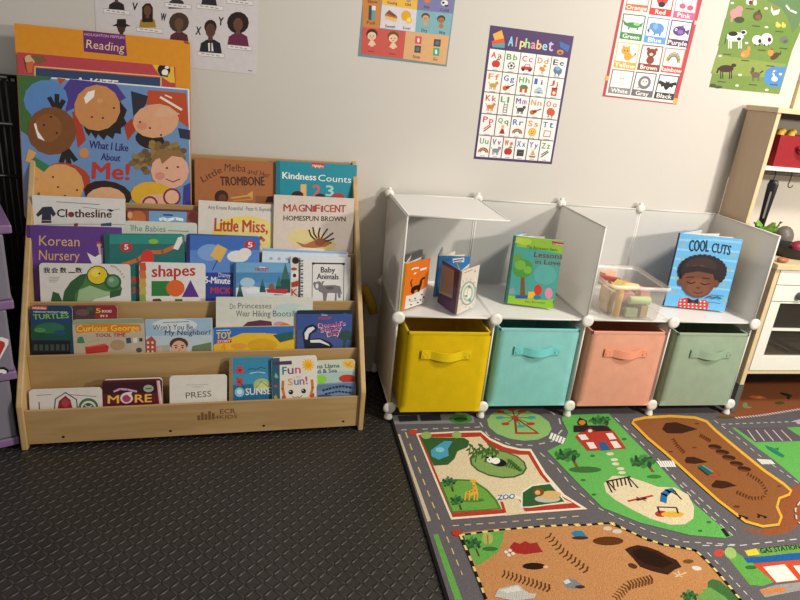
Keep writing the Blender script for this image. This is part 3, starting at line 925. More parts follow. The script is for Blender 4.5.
ART['alphabet']="""
p|#f0eeea|61|3451|2723|3422|2743|92|68|85
t|#8fd0ec|A|1|643|3595|156|-2|-1|274
t|#f0a890|l|1|895|3592|17|0|-1|274
t|#f4dc8a|p|1|1035|3526|158|-2|-1|245
t|#b0dc98|h|1|1204|3589|158|-2|-1|274
t|#f0a0b4|a|1|1402|3587|159|-2|-1|184
t|#f4c88a|b|1|1601|3584|160|-2|-1|273
t|#a8dce8|e|1|1800|3582|160|-2|-1|184
t|#d4b8ec|t|1|2001|3580|161|-2|-1|273
p|#e8b04a|86|3876|362|4021|475|3797|198|3675
p|#d8584a|88|3676|475|3797|531|3621|116|3526
p|#4aa0a8|116|3576|531|3646|532|3521|144|3500
p|#3f6ab0|2345|3898|2723|3795|2694|3597|2404|3725
e|#d88a3a|2433|3575|116|-1|0|-75
e|#4f3a66|2433|3560|58|-1|0|-35
t|#c8443a|A|1|136|3197|156|-2|-1|167
t|#c8443a|a|1|354|3195|133|-1|-1|117
e|#c8382e|279|3022|94|-1|1|-102
e|#c8382e|368|3021|94|-1|1|-102
l|#5a3a20|27|323|3098|350|3174
e|#4f9a3a|392|3159|56|-1|0|-25
l|#8a8488|19|231|2838|419|2836
l|#3a2a48|24|582|3445|586|2804
t|#3f9a4a|B|1|657|3192|158|-2|-1|167
t|#3f9a4a|b|1|878|3189|134|-1|-1|167
e|#3a3a3e|847|3017|126|-1|1|-115
e|#eeeae6|847|3017|106|-1|0|-97
e|#3a3a3e|847|3017|45|0|0|-41
e|#3a3a3e|938|2990|25|0|0|-23
e|#3a3a3e|850|2930|25|0|0|-23
e|#3a3a3e|758|2988|25|0|0|-23
e|#3a3a3e|785|3083|25|0|0|-23
e|#3a3a3e|900|3088|25|0|0|-23
l|#8a8488|19|753|2833|943|2831
l|#3a2a48|24|1109|3440|1112|2799
t|#c83a6a|C|1|1184|3186|159|-2|-1|167
t|#c83a6a|c|1|1407|3184|136|-1|0|116
p|#c83a30|1179|2937|1193|3026|1277|3038|1319|3114|1461|3113|1504|3036|1575|3010|1575|2933
p|#d8e4ec|1303|3038|1336|3094|1444|3092|1472|3036
e|#2a2628|1263|2936|51|0|0|-46
e|#2a2628|1490|2934|51|0|0|-46
l|#8a8488|19|1281|2828|1473|2827
l|#3a2a48|24|1641|3434|1644|2795
t|#d8842a|D|1|1717|3181|161|-2|-1|167
t|#d8842a|d|1|1943|3179|137|-1|-1|166
e|#d8883a|1911|3007|104|-44|-29|-55
e|#d8883a|1979|3108|49|0|0|-43
l|#d8883a|32|1951|3032|1979|3108
p|#d8842a|2014|3123|2083|3102|2014|3087
l|#c8742a|19|1911|2956|1911|2854
l|#c8742a|19|1951|2955|1957|2853
l|#8a8488|19|1815|2824|2008|2822
l|#3a2a48|24|2179|3428|2181|2790
t|#2f3a58|E|1|2256|3176|163|-2|0|166
t|#2f3a58|e|1|2484|3174|139|-1|0|116
e|#5a7a98|2405|3028|104|-1|0|-112
e|#5a7a98|2509|3001|99|-1|0|-107
e|#8aa8c0|2451|3078|87|-1|0|-66
l|#5a7a98|43|2394|2951|2383|2850
l|#5a7a98|44|2509|2950|2521|2848
l|#8a8488|19|2354|2819|2550|2817
l|#3a2a48|24|65|2808|2724|2785
t|#d8842a|F|1|139|2548|156|-1|-1|171
t|#d8842a|f|1|358|2547|133|-1|-1|171
e|#c89a4a|327|2370|127|-1|0|-68
e|#c89a4a|443|2447|56|0|0|-52
l|#c89a4a|43|383|2369|443|2447
l|#c89a4a|30|234|2344|226|2239
l|#c89a4a|30|283|2344|276|2239
l|#c89a4a|30|372|2343|364|2238
l|#c89a4a|30|416|2343|408|2238
l|#c89a4a|22|217|2397|150|2465
l|#8a8488|19|235|2181|422|2180
l|#3a2a48|24|586|2804|589|2148
t|#2f6ab8|G|1|661|2544|157|-1|-1|171
t|#2f6ab8|g|1|881|2491|134|-1|-1|161
e|#c8642a|750|2320|95|-1|0|-79
e|#c8642a|834|2356|67|0|0|-58
l|#5a3420|35|795|2340|1040|2453
e|#2a1a14|800|2340|31|0|0|-29
l|#8a8488|19|757|2178|946|2177
l|#3a2a48|24|1112|2799|1115|2144
t|#3f9a4a|H|1|1187|2540|159|-1|-1|171
t|#3f9a4a|h|1|1410|2539|136|-1|-1|170
p|#c84a3a|1250|2243|1249|2389|1509|2387|1510|2241
p|#3f8a4a|1210|2379|1294|2477|1463|2476|1549|2377
p|#f0e8d8|1340|2242|1339|2342|1419|2341|1419|2242
l|#8a8488|19|1284|2175|1475|2173
l|#3a2a48|24|1644|2795|1646|2141
t|#2f6ab8|I|1|1719|2536|96|-1|-1|170
t|#2f6ab8|i|1|1945|2535|56|0|0|144
p|#9ab8c8|2074|2253|2061|2329|2026|2393|1974|2437|1913|2452|1852|2437|1800|2395|1766|2331|1754|2255
p|#5a7a90|1868|2255|1873|2333|1953|2332|1959|2254
l|#dce8ee|16|1771|2328|2056|2326
l|#dce8ee|16|1799|2391|2027|2389
l|#8a8488|19|1817|2171|2010|2170
l|#3a2a48|24|2181|2790|2183|2138
t|#c8443a|J|1|2257|2532|163|-1|0|170
t|#c8443a|j|1|2485|2479|57|0|0|185
p|#c84a30|2355|2225|2355|2433|2551|2432|2551|2224
p|#8a2a20|2349|2433|2349|2485|2557|2484|2557|2432
e|#f0d8b8|2453|2318|58|0|0|-52
l|#8a8488|19|2356|2168|2551|2167
l|#3a2a48|24|69|2151|2725|2134
t|#c8443a|K|1|143|1885|156|-1|-1|175
t|#c8443a|k|1|361|1884|133|-1|-1|175
e|#c8843a|331|1703|127|-1|0|-70
e|#c8843a|447|1783|55|0|0|-53
l|#c8843a|44|387|1703|447|1783
l|#c8843a|30|237|1677|230|1569
l|#c8843a|30|287|1676|280|1569
l|#c8843a|30|376|1676|368|1569
l|#c8843a|30|420|1676|412|1568
l|#c8843a|22|221|1730|154|1800
l|#8a8488|19|239|1510|426|1509
l|#3a2a48|24|589|2148|593|1476
t|#3f9a4a|L|1|664|1883|157|-1|-1|175
t|#3f9a4a|l|1|884|1881|55|0|-1|175
l|#6a6a6e|27|797|1861|788|1556
l|#6a6a6e|27|909|1860|910|1556
l|#6a6a6e|22|792|1808|909|1807
l|#6a6a6e|22|792|1728|910|1727
l|#6a6a6e|22|793|1647|910|1647
l|#6a6a6e|22|793|1567|910|1567
l|#8a8488|19|760|1508|949|1507
l|#3a2a48|24|1115|2144|1118|1474
t|#7a3f9a|M|1|1190|1880|159|-1|-1|174
t|#7a3f9a|m|1|1413|1879|136|-1|-1|122
e|#4a4448|1382|1698|130|-1|0|-69
e|#4a4448|1500|1778|57|0|0|-53
l|#4a4448|44|1438|1698|1500|1778
l|#4a4448|30|1286|1672|1278|1565
l|#4a4448|30|1337|1672|1329|1565
l|#4a4448|30|1427|1671|1419|1565
l|#4a4448|30|1472|1671|1464|1564
l|#4a4448|22|1269|1725|1201|1795
l|#8a8488|19|1287|1506|1478|1505
l|#3a2a48|25|1646|2141|1649|1473
t|#d8842a|N|1|1722|1877|161|-1|-1|174
t|#d8842a|n|1|1947|1876|137|-1|0|121
e|#b86a3a|1813|1648|97|0|0|-80
e|#b86a3a|1898|1685|68|0|0|-59
l|#5a3420|36|1858|1669|2109|1785
e|#2a1a14|1864|1669|31|0|0|-29
l|#8a8488|19|1819|1504|2012|1503
l|#3a2a48|25|2183|2138|2185|1471
t|#c8443a|O|1|2259|1874|162|-1|0|174
t|#c8443a|o|1|2486|1873|139|-1|0|121
e|#c85a3a|2408|1720|104|0|0|-117
e|#c85a3a|2512|1693|98|0|0|-112
e|#c85a3a|2454|1773|87|0|0|-69
l|#c85a3a|44|2397|1641|2385|1534
l|#c85a3a|44|2512|1640|2524|1534
l|#8a8488|19|2357|1502|2552|1501
l|#3a2a48|25|73|1478|2726|1469
t|#c83a6a|P|1|147|1207|156|0|-1|179
t|#c83a6a|p|1|366|1152|133|0|-1|169
l|#a83a30|39|209|911|445|1102
l|#a83a30|33|208|993|417|1146
l|#8a8488|19|243|823|430|823
l|#3a2a48|25|593|1476|597|790
t|#3f9a4a|Q|1|668|1206|157|0|-1|179
t|#3f9a4a|q|1|888|1151|134|0|-1|168
p|#a82a38|758|883|824|1047|891|1047|958|883
e|#e0b088|857|1091|53|0|0|-55
p|#e0b03a|806|1129|812|1183|857|1156|901|1183|907|1129
l|#8a8488|19|764|822|953|822
l|#3a2a48|25|1118|1474|1121|789
t|#2f6ab8|R|1|1193|1204|159|0|-1|178
t|#2f6ab8|r|1|1416|1204|135|0|-1|124
l|#d8584a|39|1554|937|1537|996|1490|1044|1422|1070|1347|1070|1279|1044|1233|997|1216|937
l|#e8b83a|39|1515|937|1502|982|1466|1018|1413|1038|1356|1038|1304|1018|1268|982|1255|937
l|#4a9ac0|33|1478|937|1469|969|1443|995|1405|1009|1364|1009|1327|995|1301|969|1292|937
l|#8a8488|19|1290|822|1481|822
l|#3a2a48|25|1649|1473|1651|789
t|#d8842a|S|1|1724|1203|160|0|-1|178
t|#d8842a|s|1|1949|1202|137|0|0|124
e|#e8a02a|1917|1018|143|0|0|-136
e|#f0c04a|1917|1018|114|0|0|-109
e|#5a3a20|1880|1040|17|0|0|-19
e|#5a3a20|1954|1040|17|0|0|-19
l|#5a3a20|17|1872|985|1918|964|1963|985
l|#8a8488|20|1822|822|2014|822
l|#3a2a48|25|2185|1471|2186|789
t|#2f6ab8|T|1|2261|1202|162|0|0|178
t|#2f6ab8|t|1|2488|1201|138|0|0|177
p|#b86a4a|2329|898|2329|1110|2582|1109|2583|897
p|#f0eeea|2358|925|2358|1082|2554|1082|2554|925
l|#8a8488|20|2359|821|2554|821
l|#3a2a48|25|78|790|2727|788
t|#3f9a4a|U|1|140|512|129|0|-1|183
t|#3f9a4a|u|1|321|512|110|0|-1|128
l|#d8584a|39|462|238|445|299|399|348|333|375|259|375|193|348|147|299|131|238
l|#e8b83a|39|423|238|411|285|375|322|324|342|268|342|217|321|182|284|170|238
l|#4a9ac0|33|388|238|378|271|353|297|316|312|276|312|239|297|214|271|206|238
l|#8a8488|20|219|120|375|120
l|#3a2a48|25|510|790|514|86
t|#7a3f9a|V|1|572|513|131|0|-1|183
t|#7a3f9a|v|1|755|513|111|0|-1|128
e|#8a8a8e|730|323|128|0|0|-73
e|#8a8a8e|846|407|56|0|0|-56
l|#8a8a8e|45|786|323|846|407
l|#8a8a8e|31|636|295|628|182
l|#8a8a8e|31|686|295|678|183
l|#8a8a8e|31|775|295|767|183
l|#8a8a8e|31|819|295|811|183
l|#8a8a8e|22|619|351|552|423
l|#8a8488|20|653|121|809|121
l|#3a2a48|25|946|789|949|88
t|#c8443a|W|1|1009|513|132|0|-1|183
t|#c8443a|w|1|1193|513|112|0|-1|127
e|#b83428|1123|324|95|0|1|-112
e|#b83428|1212|324|96|0|1|-112
l|#5a3a20|28|1167|407|1195|491
e|#4f9a3a|1237|474|56|0|0|-28
l|#8a8488|20|1089|122|1247|122
l|#3a2a48|25|1386|789|1389|89
t|#2f6ab8|X|1|1449|513|133|0|-1|182
t|#2f6ab8|x|1|1634|513|113|0|0|127
p|#2a2a2e|1485|201|1484|419|1733|419|1734|202
l|#7a7a80|14|1512|380|1705|380
l|#7a7a80|14|1513|324|1705|324
l|#7a7a80|14|1513|268|1705|269
l|#8a8488|20|1530|123|1689|123
l|#3a2a48|25|1829|789|1831|90
t|#2f6ab8|Y|1|1892|513|134|0|-1|182
t|#2f6ab8|y|1|2080|458|114|0|-1|171
p|#b8643a|1923|241|2185|242|2140|180|1968|180
p|#c8a87a|2053|464|2156|264|1968|264
l|#8a8488|20|1974|124|2135|124
l|#3a2a48|25|2276|789|2278|91
t|#3f9a4a|Z|1|2340|514|135|0|0|182
t|#3f9a4a|z|1|2529|514|115|0|0|127
l|#3a4a3a|40|2370|214|2617|409
l|#3a4a3a|34|2370|298|2588|453
l|#8a8488|20|2422|125|2584|125
"""
ART['colours']="""
p|#eae6e2|86|5126|2725|5376|2684|3232|2653|4|97|49|109|2950
p|#d8b04a|-27|655|96|643|88|504|-22|517
p|#d8b04a|2666|162|2822|163|2815|-19|2659|-20
p|#d8c8a8|2751|2623|2874|2625|2869|2502|2759|2502
p|#4a6a4a|161|2569|973|2579|995|1808|195|1817
p|#efece8|203|2537|933|2546|949|2005|227|2009
p|#3f8a50|186|2022|989|2018|995|1808|195|1817
t|#f4f0ec|Green|1|293|1856|600|-6|-5|126
e|#3f8a48|593|2259|275|1|3|-86
p|#3f8a48|334|2311|202|2375|256|2245|386|2206
e|#8ac88a|705|2299|130|0|2|-46
l|#3f8a48|51|458|2206|438|2113
l|#3f8a48|52|740|2206|775|2126
p|#3f8a48|802|2299|930|2380|886|2220
p|#5f8fc8|1043|2565|1842|2572|1863|1793|1066|1793
p|#efece8|1083|2532|1803|2538|1818|1991|1099|1989
p|#5f9ad8|1059|2003|1857|2005|1863|1793|1066|1793
t|#f4f0ec|Blue|1|1223|1833|478|0|-4|129
e|#5f8fc8|1490|2247|224|1|5|-162
e|#5f8fc8|1321|2300|160|1|3|-121
e|#7aa8d8|1385|2301|96|1|3|-101
l|#5f8fc8|59|1226|2273|1150|2165|1199|2111
l|#5f8fc8|74|1405|2139|1408|2031
l|#5f8fc8|74|1597|2140|1600|2031
p|#4a3a68|1911|2568|2701|2562|2703|1784|1919|1787
p|#efece8|1950|2535|2661|2529|2663|1983|1956|1986
p|#5a3a60|1917|2000|2702|1996|2703|1784|1919|1787
t|#f4f0ec|Purple|1|1958|1828|706|-2|-1|130
e|#5a3a80|2275|2256|237|-1|1|-149
p|#5a3a80|2464|2255|2638|2348|2638|2146
p|#7a5aa0|2227|2391|2384|2444|2416|2363
e|#efece8|2149|2284|47|0|0|-41
e|#2a1a3a|2149|2284|24|0|0|-20
e|#8a6ab0|2322|2229|110|-1|0|-68
p|#e0c060|164|1725|975|1727|989|909|176|937
p|#efece8|205|1692|935|1692|945|1119|213|1137
p|#e0a848|173|1152|985|1132|989|909|176|937
t|#f4f0ec|Yellow|1|215|978|732|-24|-2|132
e|#e0a03a|507|1478|162|-1|2|-125
p|#e0a03a|377|1534|359|1644|473|1589
p|#e0a03a|538|1588|634|1644|636|1532
e|#e0a03a|623|1309|147|-2|2|-126
l|#e0a03a|46|738|1265|883|1390|849|1447
e|#4a2a1a|458|1478|20|0|0|-21
e|#4a2a1a|572|1477|20|0|0|-21
p|#8a4a3a|1056|1724|1838|1734|1872|933|1050|938
p|#efece8|1095|1691|1800|1699|1823|1137|1092|1138
p|#8a4438|1052|1152|1863|1151|1872|933|1050|938
t|#f4f0ec|Brown|1|1152|979|615|-3|0|131
e|#8a3f2c|1450|1497|175|1|2|-138
e|#8a3f2c|1306|1605|63|1|0|-55
e|#8a3f2c|1590|1607|63|1|1|-55
e|#8a3f2c|1454|1276|145|0|2|-125
e|#e8c8b0|1450|1455|72|0|1|-48
e|#2a1a14|1386|1524|24|0|0|-21
e|#2a1a14|1513|1524|24|0|0|-21
p|#c87a5a|1910|1718|2678|1725|2677|936|1923|949
p|#efece8|1949|1685|2640|1691|2639|1137|1957|1144
p|#c84a4a|1920|1158|2677|1151|2677|936|1923|949
t|#f4f0ec|Rainbow|1|1904|990|793|-12|-2|128
l|#c8a86a|43|2555|1289|2535|1405|2479|1502|2394|1567|2294|1589|2195|1566|2111|1501|2056|1405|2038|1292
l|#a8a87a|43|2509|1289|2493|1384|2446|1465|2376|1518|2294|1536|2213|1518|2144|1464|2099|1385|2084|1292
l|#8a8a6a|43|2464|1290|2451|1364|2414|1427|2359|1469|2295|1484|2231|1469|2177|1427|2141|1365|2129|1291
e|#e8dcd8|2084|1251|91|-1|1|-54
e|#e8dcd8|2510|1235|92|-1|0|-55
p|#77757a|162|879|982|886|980|113|161|125
p|#efece8|203|847|940|852|939|310|202|317
p|#88868a|161|330|980|324|980|113|161|125
t|#f4f0ec|White|1|262|164|614|-8|0|126
e|#dcd6d2|569|473|148|-1|0|-120
e|#e2dcd8|570|619|139|0|0|-99
e|#e2dcd8|505|764|41|5|16|-91
e|#e2dcd8|636|764|41|-4|-16|-92
e|#5a4a4a|521|619|16|0|0|-16
e|#5a4a4a|619|619|16|0|0|-17
e|#d8a8a8|570|579|16|0|0|-10
p|#55535a|1038|879|1817|881|1826|103|1020|117
p|#efece8|1076|846|1778|848|1783|301|1064|310
p|#6a686c|1025|324|1823|314|1826|103|1020|117
t|#f4f0ec|Gray|1|1181|154|483|-8|2|128
e|#77757a|1424|561|238|-1|-1|-215
e|#e4e0dc|1424|574|142|-1|-1|-121
e|#3a383a|1369|601|24|0|0|-20
e|#3a383a|1479|601|24|0|0|-20
p|#d0a040|1400|561|1448|561|1424|521
l|#5a585c|29|1264|415|1200|362
p|#332e34|1914|878|2666|876|2644|88|1883|95
p|#efece8|1950|845|2627|843|2611|289|1929|294
p|#3a363a|1892|308|2650|302|2644|88|1883|95
t|#f4f0ec|Black|1|1979|136|570|-5|5|131
p|#232024|2281|647|2343|701|2356|620|2600|686|2627|577|2520|564|2488|482|2397|510|2334|428|2272|388|2213|429|2156|512|2064|485|2037|567|1932|581|1967|689|2205|620|2222|702
p|#e08a5a|176|3370|961|3395|984|2689|189|2669
p|#efece8|215|3341|922|3364|939|2868|225|2849
p|#e06a3a|186|2860|978|2881|984|2689|189|2669
t|#f4f0ec|Orange|1|228|2707|715|18|-2|117
e|#e08a4a|573|3140|158|5|3|-110
e|#f0e0d0|578|2957|95|3|2|-74
p|#e08a4a|430|3197|396|3317|524|3236
p|#e08a4a|618|3239|742|3328|714|3205
p|#a83a3a|1030|3382|1815|3406|1851|2639|1052|2631
p|#efece8|1070|3351|1777|3372|1802|2834|1086|2823
p|#c83a3a|1046|2836|1841|2848|1851|2639|1052|2631
t|#f4f0ec|Red|1|1269|2673|359|4|-4|126
e|#c83a3a|1432|3106|206|5|7|-171
e|#241a1c|1438|2961|127|2|3|-79
e|#241a1c|1352|3130|39|1|1|-33
e|#241a1c|1510|3134|40|1|1|-33
l|#241a1c|14|1426|3263|1436|3000
p|#e08aa0|1885|3392|2671|3415|2725|2620|1922|2625
p|#efece8|1926|3360|2634|3380|2671|2823|1953|2820
p|#d8608a|1912|2834|2710|2837|2725|2620|1922|2625
t|#f4f0ec|Pink|1|2080|2665|481|-2|-7|129
e|#d85a7a|2189|2997|119|1|4|-81
e|#d85a7a|2477|2973|120|1|5|-82
l|#e88aa0|29|2185|3065|2111|3265
l|#e88aa0|30|2473|3042|2523|3247
"""
ART['farm']="""
p|#728c42|-49|4846|2856|5003|2817|13|0|0
p|#6c8a3e|-41|2172|2960|2258|2822|1425|-44|1320
p|#86984a|-27|1033|2751|1001|2810|523|-61|442
p|#5f7f52|1206|2919|1918|2718|2314|2420|2652|1995|2798|2299|2753|3590|1455|3223
l|#dfe4d8|57|2107|2794|2295|2674|2570|2618
e|#d88a90|307|2355|217|23|49|-152
e|#d88a90|388|2497|136|15|31|-97
l|#d88a90|63|199|2254|207|2097
l|#d88a90|63|410|2254|459|2101
e|#3a4a28|489|2183|191|20|32|-98
e|#5a4a34|1138|2364|179|19|48|-142
e|#7a5a3a|1167|2322|110|12|29|-87
e|#5a3a28|1146|2511|55|6|18|-54
p|#e8e8e2|1540|2733|1679|2580|1910|2661|1904|2513|1725|2449|1583|2569
e|#c8483a|1634|2710|35|4|9|-27
e|#d8c05a|2010|2171|105|11|23|-66
e|#d8c05a|2225|2182|91|9|22|-61
e|#d8c05a|1945|2233|56|6|16|-44
e|#d8c05a|2173|2245|49|5|14|-39
e|#e6e4de|487|1660|331|33|46|-145
e|#e6e4de|776|1824|113|11|23|-72
l|#e6e4de|133|676|1709|764|1807
l|#e6e4de|43|256|1637|368|1280
l|#e6e4de|43|338|1645|451|1288
l|#e6e4de|43|636|1675|751|1317
l|#e6e4de|43|718|1684|835|1325
e|#23211f|390|1742|179|18|23|-72
e|#23211f|660|1609|83|8|16|-50
e|#23211f|761|1825|83|8|16|-50
l|#3a3632|32|167|1685|172|1399
e|#e8e6e0|1366|1645|196|20|49|-146
e|#e8e6e0|1723|1704|225|23|66|-191
e|#2a2624|1475|1621|63|6|23|-67
e|#2a2624|1825|1702|70|7|25|-73
l|#2a2624|32|1320|1524|1346|1445
l|#2a2624|32|1474|1540|1500|1461
l|#2a2624|33|1685|1560|1712|1481
l|#2a2624|33|1840|1576|1867|1497
e|#6a7468|2395|1748|171|17|44|-124
e|#555f54|2468|1708|93|9|20|-57
e|#c88a4a|1046|1171|155|67|83|-102
e|#c88a4a|1134|1343|72|-3|10|-91
e|#d8a868|973|1129|70|7|15|-46
e|#5a3a28|2215|1213|132|108|92|-69
e|#d09048|2009|1299|114|11|36|-103
p|#3a4a38|2289|1255|2412|1409|2432|1269
e|#b83a2a|2026|1418|57|6|12|-34
e|#3f2c24|465|645|294|27|36|-115
e|#3f2c24|726|776|100|9|18|-57
l|#3f2c24|105|634|684|715|763
l|#3f2c24|38|259|626|359|302
l|#3f2c24|38|333|633|433|309
l|#3f2c24|38|597|657|699|333
l|#3f2c24|38|671|664|773|339
l|#2a1c18|65|178|642|158|474
e|#6a5a48|1674|553|172|16|31|-94
e|#6a5a48|1475|621|58|5|15|-47
l|#6a5a48|85|1565|562|1487|613
l|#6a5a48|22|1554|542|1621|343
l|#6a5a48|22|1597|546|1664|347
l|#6a5a48|22|1752|560|1819|361
l|#6a5a48|22|1795|564|1862|365
l|#2a2420|47|1812|626|1917|708
e|#5a4a3a|1506|705|64|6|27|-81
p|#4f86c0|2020|753|2271|884|2567|888|2768|955|2797|240|2513|190|2189|260|2012|451
e|#eceae4|2453|491|123|11|29|-83
l|#eceae4|54|2418|548|2326|685|2359|760
e|#d8883a|2406|753|43|4|6|-18
e|#cfe0f0|2632|664|65|6|15|-41
e|#e4e2d4|73|2652|67|7|10|-32
e|#e4e2d4|1377|2626|69|7|11|-32
e|#e4e2d4|1582|2070|70|7|11|-33
e|#e4e2d4|991|1515|70|7|11|-34
e|#e4e2d4|118|1023|69|7|10|-34
e|#e4e2d4|1062|497|71|6|11|-35
e|#e4e2d4|1058|148|71|6|11|-35
e|#e4e2d4|2271|108|73|6|12|-36
l|#4a5a2a|39|211|1090|523|1097
l|#4a5a2a|39|955|962|1272|969
l|#4a5a2a|39|1482|1342|1801|1350
l|#4a5a2a|40|2298|1480|2621|1488
l|#4a5a2a|40|1990|882|2314|888
l|#4a5a2a|39|268|210|585|214
l|#4a5a2a|40|1504|223|1828|228
l|#4a5a2a|41|2326|296|2655|301
l|#4a5a2a|38|1027|2058|1339|2067
l|#4a5a2a|39|1961|1982|2278|1991
l|#4a5a2a|38|625|2545|932|2556
e|#3f4f34|124|65|126|11|18|-59
e|#3f4f34|350|37|155|14|14|-47
e|#e6e2da|684|2751|122|13|28|-86
e|#6a3a28|745|2736|82|9|21|-64
e|#e6e2da|908|2754|68|7|29|-86
"""
ART['reading']="""
p|#6a2a68|1696|5205|2775|5205|2810|4638|1700|4647
t|#c8a0c0|HOUGHTON MIFFLIN|1|1728|5074|1015|15|9|73
t|#e8c89a|Reading|0|1755|4746|979|-7|30|227
p|#8a4a20|4486|5150|4476|5139|4455|5132|4427|5131|4397|5136|4368|5146|4346|5160|4333|5175|4332|5190|4342|5201|4352|5205|4417|5205|4421|5204|4450|5194|4472|5180|4485|5165
"""
ART['kite']="""
p|#2f4468|430|4098|3629|4118|3606|3016|376|2981
l|#e0c070|32|364|2980|419|4136|3657|4162|3632|2947
l|#2f4468|19|426|2985|478|4076|3588|4101|3566|3013
t|#e8e4dc|A KITE|1|1395|3700|1094|5|27|243
e|#d8b080|306|4308|124|-37|-43|-114
p|#7a5a34|311|4413|618|4443|734|4310|483|4195
p|#c86a34|217|4222|390|4277|338|3972|166|3943
l|#4a3420|25|162|4334|216|3960
p|#e0b834|3427|4469|4004|4469|4034|4015|3898|4017|3697|4138|3565|4264
p|#1c1a1c|3906|4303|3871|4245|3816|4203|3750|4183|3682|4188|3623|4218|3583|4268|3566|4330|3576|4395|3611|4453|3632|4469|3867|4469|3899|4430|3916|4368
e|#ece8e0|3767|4283|88|8|-2|-90
e|#ece8e0|3824|4426|61|6|-1|-41
p|#d87a2a|3865|4469|3897|4469|3960|4466|3878|4403
l|#1c1a1c|41|3631|4201|3847|4179
"""
